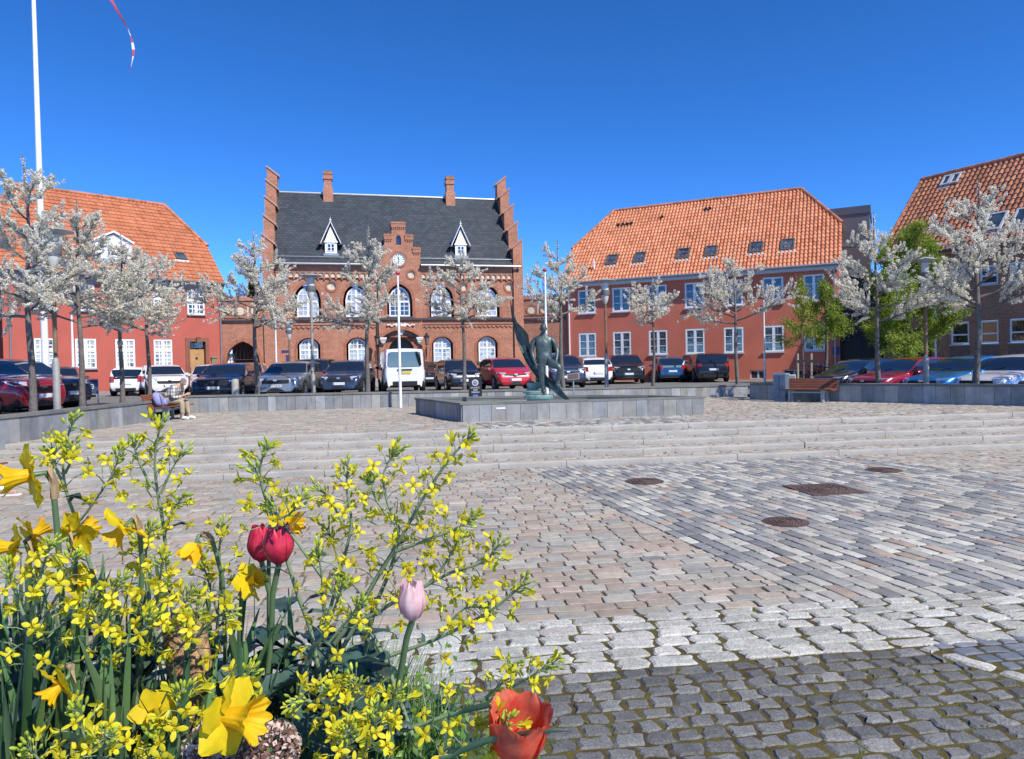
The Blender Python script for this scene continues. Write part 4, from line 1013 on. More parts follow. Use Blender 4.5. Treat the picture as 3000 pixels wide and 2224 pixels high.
# stepped gables: brick piers with tiled caps that slope inward
M_CAPT = mat('cap_tile', (0.36, 0.20, 0.14), 0.75, var=0.25, vs=6)
for side in (0, 1):
    x0, x1 = (-0.12, 0.52) if side == 0 else (W+0.12, W-0.52)
    xi = x1
    gm_ = MB(); cm = MB()
    # (y half-range, top z) from the outermost step to the peak
    st = [(-0.15, 1.05, 9.75), (1.05, 2.15, 11.15), (2.15, 3.30, 12.55), (3.30, 4.25, 13.9), (4.25, 4.95, 15.0)]
    for i, (ya, yb, zt_) in enumerate(st):
        prs = [(ya, yb)] if i == len(st)-1 else [(ya, yb), (9.2-yb, 9.2-ya)]
        for a, b in prs:
            zb_ = 7.6 if i == 0 else 8.0
            zi, zo = zt_-0.28, zt_+0.28
            gm_.add([(x0,a,zb_),(x1,a,zb_),(x1,b,zb_),(x0,b,zb_),(x0,a,zo),(x1,a,zi),(x1,b,zi),(x0,b,zo)], [(0,3,2,1),(4,5,6,7),(0,1,5,4),(1,2,6,5),(2,3,7,6),(3,0,4,7)])
            d = -1 if side == 0 else 1
            e0, e1 = x0+d*0.06, x1-d*0.12
            cm.add([(e0,a-0.05,zo+0.03),(e1,a-0.05,zi-0.05),(e1,b+0.05,zi-0.05),(e0,b+0.05,zo+0.03),(e0,a-0.05,zo+0.11),(e1,a-0.05,zi+0.03),(e1,b+0.05,zi+0.03),(e0,b+0.05,zo+0.11)], [(0,3,2,1),(4,5,6,7),(0,1,5,4),(1,2,6,5),(2,3,7,6),(3,0,4,7)])
            k = 3
            for q in range(k):
                yy = a+(b-a)*(q+0.5)/k; cm.tube([(e0, yy, zo+0.12), (e1, yy, zi+0.04)], 0.06, 6)
    gm_.box(min(x0, x1), max(x0, x1), -0.16, 9.3, ZB, 7.8)
    o = gm_.build('stepped_gable', M_BRICK, t); cm.build('cap_tiles', M_CAPT, o)
# chimneys
for c in (3.78, 12.08):
    ch = MB().box(c-0.32, c+0.32, 4.05, 4.85, 13.0, 14.05).box(c-0.25, c+0.25, 4.12, 4.78, 14.05, 15.0).box(c-0.31, c+0.31, 4.06, 4.84, 14.62, 14.85).box(c-0.29, c+0.29, 4.08, 4.82, 14.98, 15.12)
    o = ch.build('chimney', M_BRICK, t); MB().box(c-0.27, c+0.27, 4.1, 4.8, 15.13, 15.2).build('mossy_cap', mat('moss', (0.20, 0.15, 0.05), 0.9, var=0.3, vs=8), o)
# dormers with tall white spires
for c in (3.92, 12.12):
    y0 = 0.42; zb0 = 9.02
    dm = MB().box(c-0.36, c+0.36, y0, 2.0, zb0, 9.74); d = dm.build('dormer', M_WHITE, t)
    sp_ = MB(); yv = y0-0.16; zt2 = 10.98
    for s1 in (-1, 1):
        a, b = (c+s1*0.62, 9.62), (c, zt2)
        P = [(a[0],yv,a[1]),(b[0],yv,b[1]),(b[0],2.9,b[1]),(a[0],1.6,a[1])]
        sp_.add(P + [(x, y, z+0.10) for x, y, z in P], [(0,1,2,3),(4,7,6,5),(0,4,5,1),(1,5,6,2),(2,6,7,3),(3,7,4,0)])
    sp_.prism([(c-0.40, 9.745), (c+0.40, 9.745), (c, 10.75)], y0-0.03, y0+0.05)
    sp_.tube([(c, yv+0.06, zt2), (c, yv+0.06, zt2+0.32)], [0.035, 0.012], 6); sp_.lathe([(0.01, 0), (0.075, 0.06), (0.075, 0.10), (0.01, 0.15)], 8, (c, yv+0.06, zt2+0.04))
    sp_.box(c-0.42, c+0.42, y0-0.06, y0-0.031, 9.72, 9.80)
    sp_.build('spire_roof', M_WHITE, d)
    cks = MB()
    for s1 in (-1, 1): cks.add([(c+s1*0.37, y0+0.05, zb0), (c+s1*0.37, y0+0.05, 9.7), (c+s1*0.37, 1.7, 9.7)], [(0,1,2)]); cks.box(c+s1*0.62-0.16, c+s1*0.62+0.10, y0-0.1, 1.2, 9.60, 9.63)
    cks.build('cheek', M_DZINC, d)
    window(d, c-0.22, c+0.22, 9.18, 9.66, y0-0.035, 1, 2, 0.04, 0.03, (0,), (), sill=False, dep=0.04, leafw=0.07)
    MB().box(c-0.46, c+0.46, y0-0.2, y0-0.005, 8.88, 9.015).build('flashing', M_ZINC, d)
# wall lanterns on brackets
def lantern(c, label):
    P = t.matrix_basis @ Vector((c, YG, 0)); th = t.rotation_euler.z
    l_ = thing('wall_lantern', label, 'lantern', P, th, 'lanterns beside the town hall portal')
    ir = MB(); y = -0.62
    ir.tube([(0, 0, 2.35), (0, -0.1, 2.5), (0, -0.45, 2.72), (0, y, 3.0), (0, y, 3.24)], 0.022, 6); ir.tube([(0, 0, 3.0), (0, -0.3, 2.85), (0, y, 2.98)], 0.018, 6)
    ir.tube([(0, -0.02, 2.3), (0, -0.02, 3.1)], 0.03, 6)
    k = [(0.0+0.14*math.cos(a), y*0.55+0.14*math.sin(a)) for a in np.linspace(0, 5, 12)]
    ir.tube([(0, b, 2.62+a) for a, b in k], 0.014, 5)
    ir.build('bracket', M_CAST, l_, smooth=40)
    bd = MB()
    for i in range(4):
        a = PI/4+PI/2*i; bd.tube([(0.09*math.cos(a), y+0.09*math.sin(a), 3.26), (0.17*math.cos(a), y+0.17*math.sin(a), 3.72)], 0.014, 5)
    bd.lathe([(0.13, 3.24), (0.13, 3.27), (0.02, 3.28)], 4, (0, y, 0)); bd.lathe([(0.20, 3.72), (0.20, 3.75), (0.06, 3.9), (0.06, 3.95), (0.015, 4.02)], 8, (0, y, 0))
    bd.build('cage', M_CAST, l_)
    MB().lathe([(0.085, 3.27), (0.155, 3.71)], 4, (0, y, 0)).build('glass', mat('lantern_glass', (0.30, 0.22, 0.18), 0.1, spec=0.8), l_)
lantern(6.56, 'black wall lantern on its bracket beside the town hall portal, nearer the conifer'); lantern(9.63, 'black wall lantern on its bracket beside the town hall portal, nearer the bronze statue')
# ---------------------------------------------------------------- gate walls at both ends
def gate_wall(label, A, Bp, zt_, arch, panels, seed, door=None):
    th = math.atan2(Bp[1]-A[1], Bp[0]-A[0]); t = thing('gate_wall', label, 'wall', (A[0], A[1], 0), th)
    Lg = math.hypot(Bp[0]-A[0], Bp[1]-A[1])
    w_ = MB().plate(rect(0, Lg, 0.45, zt_), [arch] if arch else [], 0.0, 0.6)
    w_.add([(0,0.6,0.45),(Lg,0.6,0.45),(Lg,0.6,zt_),(0,0.6,zt_)], [(0,1,2,3)]) if not arch else w_.plate(rect(0, Lg, 0.45, zt_), [arch], 0.6, 0.0)
    w_.build('wall', M_BRICK, t)
    if arch:
        sc = sum(p[0] for p in arch)/len(arch); 
        MB().ring(grow(arch, sc, 0.45, 1.16, 1.07), arch, -0.05, 0.002).build('arch_moulding', M_BRICKV, t)
    cr_ = MB().box(0, Lg, -0.08, 0.66, zt_, zt_+0.22).box(0, Lg, -0.05, 0.0, zt_-1.05, zt_-0.95)
    k = int(Lg/0.2)
    for i in range(k): cr_.lathe([(0.06, zt_+0.22), (0.06, zt_+0.28), (0.01, zt_+0.33)], 6, ((i+0.5)*Lg/k, -0.02, 0))
    cr_.build('coping', M_BRICK, t)
    sg = MB().box(0, Lg, -0.13, 0.0, 4.80, 4.90); sg.build('string_course', MATS['dark_tile'], t)
    for c in panels: MB().add([(a, -0.012, b) for a, b in circle(c, 5.45, 0.26)], [tuple(range(20))]).build('roundel', M_CREAM, t); MB().ring(circle(c, 5.45, 0.36), circle(c, 5.45, 0.26), -0.05, 0.002).build('roundel_rim', M_BRICKV, t)
    for c in panels[:-1]: MB().box(c+0.38, c+0.47, -0.02, -0.004, 5.05, 5.8).build('niche', M_CREAM, t)
    return t
gl0, gl1 = (-17.6, 42.6), (-14.95, 43.15)
tg = gate_wall('low brick gate wall with a pointed archway beside the pink red house', gl0, gl1, 6.05, arch_poly(1.42, 1.95, 0.47, 2.35, 'got', 1.25), [0.5, 1.35, 2.2], 1)
gb2 = MB()
for i in range(9): gb2.tube([(0.55+0.22*i, 0.35, 2.5), (0.55+0.22*i, 0.35, 3.6)], 0.015, 5)
gb2.tube([(0.45, 0.35, 2.5), (2.4, 0.35, 2.5)], 0.03, 5); gb2.build('iron_grille', M_CAST, tg)
MB().box(0.46, 0.72, 0.62, 1.6, 0.5, 2.9).build('gate_leaf', M_WHITE, tg)
# yard behind the archway: dark shed
ty = thing('yard_shed', 'dark shed seen through the pointed archway', 'shed', (-17.4, 46.6, 0), R(12))
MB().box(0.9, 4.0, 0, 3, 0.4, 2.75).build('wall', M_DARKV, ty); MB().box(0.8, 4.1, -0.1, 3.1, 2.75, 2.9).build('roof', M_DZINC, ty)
ty2 = thing('yard_house', 'brick house seen in the yard through the pointed archway', 'house', (-18.9, 49.8, 0), R(12))
MB().box(-0.6, 7.0, 0, 4, 0.4, 4.6).build('wall', M_BRICK, ty2); MB().prism([(-0.7, 4.6), (7.1, 4.6), (7.1, 4.8), (3.2, 6.2), (-0.7, 4.8)], -0.2, 4.2).build('roof', M_SLATE, ty2)
gr0, gr1 = (0.85, 46.9), (3.62, 46.3)
tg = gate_wall('low brick gate wall with round niches between town hall and red building', gr0, gr1, 6.15, arch_poly(1.7, 1.55, 0.47, 2.1, 'got', 1.15), [0.55, 1.4, 2.25], 2)
window(tg, 1.0, 2.4, 0.5, 2.6, 0.3, 2, 4, 0.10, 0.05, (0,), (1.9,), sill=False, name='glazed_gate', dep=0.06)
MB().box(0.9, 2.5, 0.62, 0.66, 0.5, 3.4).build('gate_boards', M_DARKV, tg)
# ================================================================= parked vehicles
def paint(name, c, metal=0.0, rough=0.28):
    m, nt, b = nodes_of(name); b.inputs['Base Color'].default_value = rgba(c); b.inputs['Metallic'].default_value = metal
    b.inputs['Roughness'].default_value = rough; b.inputs['Coat Weight'].default_value = 1.0; b.inputs['Coat Roughness'].default_value = 0.03
    tc = N(nt, 'ShaderNodeTexCoord').outputs['Object']
    cc = mixrgb(nt, 'MULTIPLY', 1.0, c, ramp(nt, noise(nt, tc, 1.5, 4.0), [(0.3, 0.88), (0.7, 1.1)])); L(nt, cc, b.inputs['Base Color'])
    return m
M_TYRE = mat('tyre_rubber', (0.018, 0.018, 0.018), 0.85, spec=0.2)
M_RIM = mat('alloy_rim', (0.42, 0.42, 0.43), 0.3, metal=0.8)
M_BLK = mat('black_plastic', (0.018, 0.018, 0.02), 0.55, spec=0.4)
M_CGL = mat('car_glass', (0.012, 0.015, 0.018), 0.02, spec=1.0, coat=1.0)
M_HEAD = mat('headlight_glass', (0.62, 0.65, 0.68), 0.06, metal=0.35, spec=1.0, coat=1.0)
M_TAIL = mat('tail_light', (0.42, 0.012, 0.015), 0.12, spec=0.8, coat=1.0)
M_CHR = mat('chrome', (0.65, 0.66, 0.67), 0.12, metal=1.0)
M_PLATE = mat('plate_white', (0.72, 0.73, 0.74), 0.4)
M_PLATEY = mat('plate_yellow', (0.70, 0.50, 0.04), 0.4)
M_PBLUE = mat('plate_blue', (0.02, 0.06, 0.40), 0.4)
M_INT = mat('car_interior', (0.05, 0.05, 0.055), 0.9)
def interp(xs, ys, x):
    """monotone cubic through control points"""
    x = np.asarray(x, float); xs = np.array(xs, float); ys = np.array(ys, float)
    h = np.diff(xs); d = np.diff(ys)/h; m = np.zeros_like(ys); m[0], m[-1] = d[0], d[-1]
    for i in range(1, len(xs)-1): m[i] = 0 if d[i-1]*d[i] <= 0 else 2*d[i-1]*d[i]/(d[i-1]+d[i])
    i = np.clip(np.searchsorted(xs, x)-1, 0, len(xs)-2); t = (x-xs[i])/h[i]
    return (2*t**3-3*t**2+1)*ys[i] + (t**3-2*t**2+t)*h[i]*m[i] + (-2*t**3+3*t**2)*ys[i+1] + (t**3-t**2)*h[i]*m[i+1]
SHAPES = {  # x from the nose (0) to the tail (1): height of the silhouette; cowl, roof front, roof rear, tail of the glass; belt heights front/rear
 'hatch':  dict(top=[(0,.34),(.012,.46),(.05,.545),(.14,.605),(.27,.665),(.46,.955),(.60,1.0),(.76,.985),(.86,.93),(.945,.68),(.985,.60),(1,.36)], g=(.27,.455,.86,.95), belt=(.635,.685), n=2),
 'small':  dict(top=[(0,.34),(.014,.47),(.05,.56),(.12,.615),(.22,.675),(.42,.955),(.58,1.0),(.80,.98),(.90,.93),(.965,.66),(.99,.58),(1,.34)], g=(.22,.415,.90,.97), belt=(.635,.70), n=2),
 'estate': dict(top=[(0,.34),(.012,.46),(.05,.545),(.13,.605),(.26,.66),(.43,.955),(.56,1.0),(.84,.975),(.93,.92),(.975,.66),(.99,.58),(1,.36)], g=(.26,.425,.93,.978), belt=(.635,.67), n=3),
 'suv':    dict(top=[(0,.36),(.012,.50),(.045,.585),(.12,.635),(.26,.675),(.42,.955),(.56,1.0),(.80,.985),(.89,.945),(.955,.68),(.985,.61),(1,.38)], g=(.26,.415,.89,.96), belt=(.655,.70), n=3),
 'van':    dict(top=[(0,.28),(.012,.40),(.05,.475),(.12,.52),(.20,.565),(.345,.93),(.44,.985),(.60,1.0),(.955,.99),(.985,.955),(.996,.52),(1,.24)], g=(.20,.34,.97,.997), belt=(.56,.56), n=3),
}
def car(name, label, cat, front, heading, dims, kind, pm, plate=None, rimm=None, rear_glass_top=None, gz_=None, yellow=False, grille='wide', light=1.0, side_glass=True, group=None, tailbar=False, blackhatch=False):
    """front: world xy of the middle of the nose; heading: unit direction the car points in"""
    Ln, Wd, H = dims; S = SHAPES[kind]
    hd = Vector(heading).normalized(); ctr = Vector(front) - hd*Ln/2
    zg = gz(ctr.x, ctr.y) if gz_ is None else gz_
    t = thing(name, label, cat, (ctr.x, ctr.y, zg), math.atan2(hd.y, hd.x), group or 'cars parked round the square')
    c0, c1, c2, c3 = S['g']
    wheels = (0.20 if kind != 'van' else 0.19, 0.795 if kind != 'van' else 0.79)
    st = sorted(set(np.round(np.concatenate([np.linspace(0, 1, 29), [0.006, 0.02, 0.985, 0.994, c0+.015, c1, c2, c3, (c1+c2)/2-.012, (c1+c2)/2+.012, c0+.05, c1-.01, c2+.012, c2-.06, c2-.035]]), 4)))
    st = np.array(st); ns = len(st)
    zt = interp([p[0] for p in S['top']], [p[1]*H for p in S['top']], st)
    zb = np.interp(st, [c0, c3], [S['belt'][0]*H, S['belt'][1]*H])
    e = np.minimum(st/0.10, (1-st)/0.085); e = np.clip(e, 0, 1)
    wf = (Wd/2)*(0.80 + 0.20*np.sqrt(np.clip(1-(1-e)**2, 0, 1)))
    wf = wf*(1-0.035*np.clip((0.22-st)/0.22, 0, 1))*(1-0.03*np.clip((st-0.8)/0.2, 0, 1))
    z0 = np.where(st < .04, .17*H*1.05, np.where(st > .96, .19*H, .135*H))
    tum = 0.20 if kind != 'van' else 0.10
    ring = []
    for i in range(ns):
        w_, top, b = wf[i], zt[i], zb[i]
        gh = max(0.0, top-b)
        if gh > 0.02*H:
            t_ = min(1, gh/(H-b)); sh = b
            we = w_*(1-tum*t_)
            pts = [(0, z0[i]), (w_*.86, z0[i]), (w_*.955, z0[i]+.07*H), (w_, .36*H), (w_*.992, .50*H if sh > .52*H else sh*.85), (w_*.965, sh),
                   (w_*.945-(w_*.945-we)*.06, sh+gh*.07), (w_*.945-(w_*.945-we)*.5, sh+gh*.5), (we*1.005, sh+gh*.88), (we*.955, sh+gh*.975), (we*.62, top+.004*H*t_), (0, top+.014*H*t_)]
        else:
            k = min(1.0, top/(.5*H)); sh = min(b, top)*.93
            pts = [(0, z0[i]), (w_*.86, z0[i]), (w_*.955, min(z0[i]+.07*H, top*.6)), (w_, min(.36*H, top*.75)), (w_*.992, min(.50*H, sh*.92)), (w_*.955, sh),
                   (w_*.92, sh+(top-sh)*.42), (w_*.88, sh+(top-sh)*.62), (w_*.82, sh+(top-sh)*.80), (w_*.72, sh+(top-sh)*.93), (w_*.48, top), (0, top+.004*H)]
        ring.append(pts)
    m_ = len(ring[0]); V = []
    X = Ln/2 - st*Ln
    for i in range(ns):
        for (y, z) in ring[i]: V.append((X[i], y, z))
        for (y, z) in ring[i][-2:0:-1]: V.append((X[i], -y, z))
    K = 2*m_-2
    body, ws, rw, sg = [], [], [], {}
    npil = S['n']; cuts = np.linspace(c1-.10 if kind != 'van' else c1-.06, c2, npil+1)
    if kind == 'van': cuts = np.array([c1-.07, .50, .74, .96])
    for i in range(ns-1):
        xm = (st[i]+st[i+1])/2
        for k in range(K):
            k2 = (k+1) % K; f = (i*K+k, (i+1)*K+k, (i+1)*K+k2, i*K+k2)
            j = k if k < m_-1 else K-1-k          # half-ring index of this strip
            top = j >= 8; side = 6 <= j <= 7
            if top and c0+.012 < xm < c1-.008 and j >= 9: ws.append(f)
            elif top and c2+.010 < xm < c3-.012 and j >= 9 and kind != 'van': rw.append(f)
            elif side and c0+.05 < xm < c2+.012 and side_glass:
                q = int(np.clip(np.searchsorted(cuts, xm)-1, 0, npil-1)); near = np.min(np.abs(cuts[1:-1]-xm)) if npil > 1 else 1
                if near < 0.013: body.append((f, 1))
                elif kind == 'van' and q > 0: body.append((f, 0))
                else: sg.setdefault((q, k < m_-1), []).append(f)
            elif (side or j == 5) and c0+.05 < xm < c2 and j != 5: body.append((f, 1))
            elif j <= 1: body.append((f, 1))
            else: body.append((f, 0))
    def sub(fs, name_, m, par, push=0.0, mi=None):
        used = sorted({v for f in fs for v in f}); ix = {v: n_ for n_, v in enumerate(used)}
        mb = MB(); mb.add([V[v] for v in used], [tuple(ix[v] for v in f) for f in fs])
        if mi: mb.m = list(mi)
        return mb.build(name_, m, par, smooth=42)
    ends = [tuple(range(K-1, -1, -1)), tuple((ns-1)*K+k for k in range(K))]
    sub([f for f, _ in body]+ends, 'body', [pm, M_BLK], t, mi=[a for _, a in body]+[0, 0])
    sub(ws, 'windscreen', M_CGL, t)
    if rw: sub(rw, 'rear_window', M_CGL, t)
    for fs in sg.values(): sub(fs, 'side_window', M_CGL, t)
    # wheels and arches
    rwh = min(.36, .225*H) if kind not in ('suv', 'van') else .235*H if kind == 'suv' else .335
    for xw in wheels:
        for s1 in (-1, 1):
            x = Ln/2 - xw*Ln; yo = Wd/2*0.985
            ar = MB()
            arc = [(x+(rwh+.055)*math.cos(a), rwh+.0+(rwh+.055)*math.sin(a)) for a in np.linspace(-.35, PI+.35, 20)]
            ar.prism(arc, s1*(yo-.20), s1*(yo+.013)); ar.build('wheel_arch', M_BLK, t)
            wh = MB()
            prof = [(rwh-.09, -.0), (rwh-.02, .0), (rwh, .03), (rwh, .17), (rwh-.02, .20), (rwh-.09, .20)]
            n_ = 24; vs_, fs_ = [], []
            for r_, yy in prof:
                for q in range(n_): a = 2*PI*q/n_; vs_.append((x+r_*math.cos(a), s1*(yo+.025-yy), rwh+r_*math.sin(a)))
            for q in range(len(prof)-1):
                for w2 in range(n_): w3 = (w2+1) % n_; fs_.append((q*n_+w2, q*n_+w3, (q+1)*n_+w3, (q+1)*n_+w2))
            wh.add(vs_, fs_); wo = wh.build('wheel', M_TYRE, t, smooth=40)
            rm = MB(); rr = rwh-.085
            rm.ring(circle(x, rwh, rr, 24), circle(x, rwh, rr-.03, 24), s1*(yo+.0), s1*(yo+.022))
            for q in range(5):
                a = 2*PI*q/5+.3
                for da in (-.16, .16):
                    d = Vector((math.cos(a+da), 0, math.sin(a+da))); p = Vector((x, s1*(yo+.008), rwh)); rm.tube([p+d*.03, p+d*(rr-.01)], .017, 5)
            rm.lathe([(.01, 0)], 3) if False else None
            rm.prism(circle(x, rwh, .055, 12), s1*(yo-.01), s1*(yo+.02)); rm.build('rim', rimm or M_RIM, wo)
            MB().prism(circle(x, rwh, rr-.01, 20), s1*(yo-.06), s1*(yo-.045)).build('brake_disc', M_INT, wo)
    def surf_y(x01): return float(np.interp(x01, st, wf))
    def top_z(x01): return float(np.interp(x01, st, zt))
    # lamps: wrapped patches following the corner of the body
    def patch(name_, xs01, zlo, zhi, m, s1, off=.012, nseg=6, taper=.45, par=None):
        n1 = len(xs01)-1; lo, hi = [], []
        for q, x in enumerate(xs01):
            y = surf_y(x)*.985; f = q/n1
            lo.append((Ln/2-x*Ln, s1*y, zlo+(zhi-zlo)*taper*f*.55)); hi.append((Ln/2-x*Ln, s1*y*.985, zhi-(zhi-zlo)*0.10*f))
        return lo, hi
    def lamp(name_, pts_front, m):
        for s1 in (-1, 1):
            mb = MB(); P = [Vector((x, s1*y, z)) for x, y, z in pts_front]
            c = sum(P, Vector())/len(P); o = Vector((math.copysign(.03, c.x), s1*.006, 0))
            n1 = len(P); mid = c + o*1.5
            vs_ = [p for p in P] + [p+o-(p-c)*.12 for p in P] + [mid]
            mb.add(vs_, [(q, (q+1) % n1, (q+1) % n1+n1, q+n1) for q in range(n1)] + [(q+n1, (q+1) % n1+n1, 2*n1) for q in range(n1)])
            mb.build(name_, m, t, smooth=50)
    h0 = top_z(.02)
    f_ = lambda x: Ln/2 - x*Ln
    lz = {'hatch': (.44, .535), 'small': (.43, .55), 'estate': (.44, .54), 'suv': (.50, .575), 'van': (.40, .50)}[kind]
    xa, xb, xc = .012, .045, .105
    lamp('headlight', [(f_(xa), surf_y(xa)*.62, lz[0]*H), (f_(xa+.004), surf_y(xa)*.62, lz[1]*H*.99), (f_(xb), surf_y(xb)*.93, lz[1]*H*1.01), (f_(xc), surf_y(xc)*.985, lz[1]*H*1.03), (f_(xb+.015), surf_y(xb+.01)*1.0, lz[0]*H*1.06), (f_(xa+.012), surf_y(xa+.01)*.97, lz[0]*H*.99)], M_HEAD)
    tz = {'hatch': (.49, .66), 'small': (.46, .68), 'estate': (.50, .66), 'suv': (.54, .64), 'van': (.38, .56)}[kind]
    lamp('tail_light', [(f_(.993), surf_y(.992)*.74, tz[0]*H), (f_(.988), surf_y(.988)*.76, tz[1]*H), (f_(.975), surf_y(.975)*.97, tz[1]*H), (f_(.945), surf_y(.945)*.995, tz[1]*H*.985), (f_(.955), surf_y(.955)*1.0, tz[0]*H*1.03), (f_(.985), surf_y(.985)*.985, tz[0]*H)], M_TAIL)
    gw = Wd*.5
    gr = MB(); xg = f_(0)+.012
    def fplate(mb, y0, y1, za, zb_, x, th=.03, curve=.10):
        n1 = 8; vs_ = []
        for q in range(n1+1):
            y = y0+(y1-y0)*q/n1; dx = -curve*(abs(y)/(Wd/2))**2*Wd*.5
            vs_ += [(x+dx, y, za), (x+dx-.015, y, zb_), (x+dx-th-.06, y, za), (x+dx-th-.06, y, zb_)]
        fs_ = []
        for q in range(n1):
            a = q*4; b = a+4; fs_ += [(a, b, b+1, a+1), (a+1, b+1, b+3, a+3), (a, a+2, b+2, b), (a+2, a+3, b+3, b+2)]
        fs_ += [(0, 1, 3, 2), (n1*4, n1*4+2, n1*4+3, n1*4+1)]
        mb.add(vs_, fs_)
    if grille == 'wide': fplate(gr, -gw*.58, gw*.58, .40*H, .49*H, xg)
    elif grille == 'slim': fplate(gr, -gw*.60, gw*.60, .475*H, .505*H, xg-.01)
    elif grille == 'tall': fplate(gr, -gw*.66, gw*.66, .40*H, .545*H, xg)
    gr.build('grille', M_BLK, t)
    it = MB(); fplate(it, -gw*.74, gw*.74, .185*H, .275*H, xg+.004); 
    for s1 in (-1, 1): it.obox((xg-.075, s1*gw*.92, .25*H), (.02, 0, 0), (0, .09, 0), (0, 0, .035))
    it.build('lower_intake', M_BLK, t)
    MB().obox((xg+.008, 0, .535*H if kind == 'van' else .485*H), (.008, 0, 0), (0, .075, 0), (0, 0, .034)).build('badge', M_CHR, t)
    for end in (1, -1):
        zp = (.335*H if end == 1 else (.47*H if kind in ('van',) else .44*H if kind in ('suv', 'hatch', 'small') else .52*H)); xp = end*(Ln/2+.022)
        p = MB().box(min(xp, xp-end*.012), max(xp, xp-end*.012), -.26, .26, zp-.056, zp+.056); po = p.build('number_plate', M_PLATEY if yellow and end == -1 else M_PLATE, t)
        xq = xp+end*.003; ys = (-.26, -.21) if end == -1 else (.21, .26)
        # the blue country strip sits at the reader's left
        MB().box(min(xq, xp), max(xq, xp), *((.205, .255) if end == -1 else (-.255, -.205)), zp-.05, zp+.05).build('country_strip', M_PBLUE, po)
        if plate and end == 1:
            mt = Matrix(((0, 0, 1, xq+.001), (1, 0, 0, .02), (0, 1, 0, zp-.0), (0, 0, 0, 1)))
            text_mesh(plate, .105, 'plate_text', M_BLK, po, mt, .001)
    # rear bumper insert, door mirrors, sills
    rb_ = MB(); n1 = 6
    for q in range(n1): rb_.obox((-(Ln/2+.006)+.05*(abs(q-(n1-1)/2)/(n1/2))**2, (q-(n1-1)/2)*gw*.28, .225*H), (.02, 0, 0), (0, gw*.145, 0), (0, 0, .05*H))
    rb_.build('rear_bumper_insert', M_BLK, t)
    if kind == 'van' or blackhatch:
        zz0, zz1 = ((.60, .91) if kind == 'van' else (.56, .66))
        if kind == 'van':
            xg_ = -Ln/2-.006
            MB().prism([(-Wd*.385, zz0*H+.06), (-Wd*.35, zz0*H), (Wd*.35, zz0*H), (Wd*.385, zz0*H+.06), (Wd*.36, zz1*H), (Wd*.30, zz1*H+.03), (-Wd*.30, zz1*H+.03), (-Wd*.36, zz1*H)], xg_, xg_+.12, axis='x').build('rear_window', M_CGL, t)
            MB().box(xg_-.03, xg_+.02, -.32, .32, .52*H, .545*H).build('handle_strip', M_BLK, t)
        else:
            MB().prism([(-Wd*.36, zz0*H), (Wd*.36, zz0*H), (Wd*.36, zz1*H), (-Wd*.36, zz1*H)], -Ln*.487, -Ln*.46, axis='x').build('tailgate_panel', M_CGL, t)
    xm_ = f_(c0+.085)
    for s1 in (-1, 1):
        mr = MB(); c = Vector((xm_, s1*(Wd/2+.085), S['belt'][0]*H+.045))
        vs_ = []
        for a in np.linspace(0, 2*PI, 9)[:-1]:
            for q, (k_, dx) in enumerate(((.75, .09), (1.0, .03), (1.0, -.05), (.9, -.07))): vs_.append(c+Vector((dx, .10*k_*math.cos(a), .075*k_*math.sin(a))))
        fs_ = []
        for a in range(8):
            b = (a+1) % 8
            for q in range(3): fs_.append((a*4+q, b*4+q, b*4+q+1, a*4+q+1))
        fs_ += [tuple(a*4 for a in range(8)), tuple(a*4+3 for a in range(8))[::-1]]
        mr.add(vs_, fs_); mr.obox(c+Vector((.01, -s1*.11, -.04)), (.03, 0, 0), (0, .05, 0), (0, 0, .02)); mr.build('door_mirror', M_BLK if kind == 'van' else pm, t, smooth=50)
    if tailbar: MB().box(-Ln/2-.012, -Ln/2+.06, -Wd*.44, Wd*.44, .30*H, .345*H).build('bumper_bar', M_CHR, t)
    wp = MB().tube([(f_(c0+.01), -.45, top_z(c0+.01)+.03), (f_(c0+.05), .05, top_z(c0+.05)+.015)], .010, 4); wp.build('wiper', M_BLK, t)
    return t
P = {
 'red': paint('ruby_paint', (0.30, 0.006, 0.02), 0.3), 'red2': paint('bright_red_paint', (0.52, 0.012, 0.02)), 'blue': paint('metallic_blue_paint', (0.012, 0.18, 0.52), 0.45),
 'navy': paint('navy_paint', (0.008, 0.014, 0.035), 0.3), 'black': paint('black_paint', (0.006, 0.006, 0.009), 0.1), 'white': paint('white_car_paint', (0.78, 0.78, 0.78)),
 'silver': paint('silver_paint', (0.44, 0.46, 0.45), 0.75, 0.32), 'grey': paint('grey_paint_metallic', (0.10, 0.105, 0.12), 0.55), 'dgrey': paint('dark_grey_paint', (0.04, 0.043, 0.05), 0.5),
 'teal': paint('petrol_blue_paint', (0.008, 0.085, 0.20), 0.4), 'bronze': paint('bronze_paint', (0.22, 0.10, 0.04), 0.5), 'pearl': paint('pearl_white_paint', (0.66, 0.66, 0.67), 0.15), 'slate': paint('slate_blue_paint', (0.055, 0.07, 0.115), 0.55)}
def px_front(px, Y): v = at_y(px, 1120, Y); return (v.x, v.y)
def nose(px, Y): return px_front(px, Y)
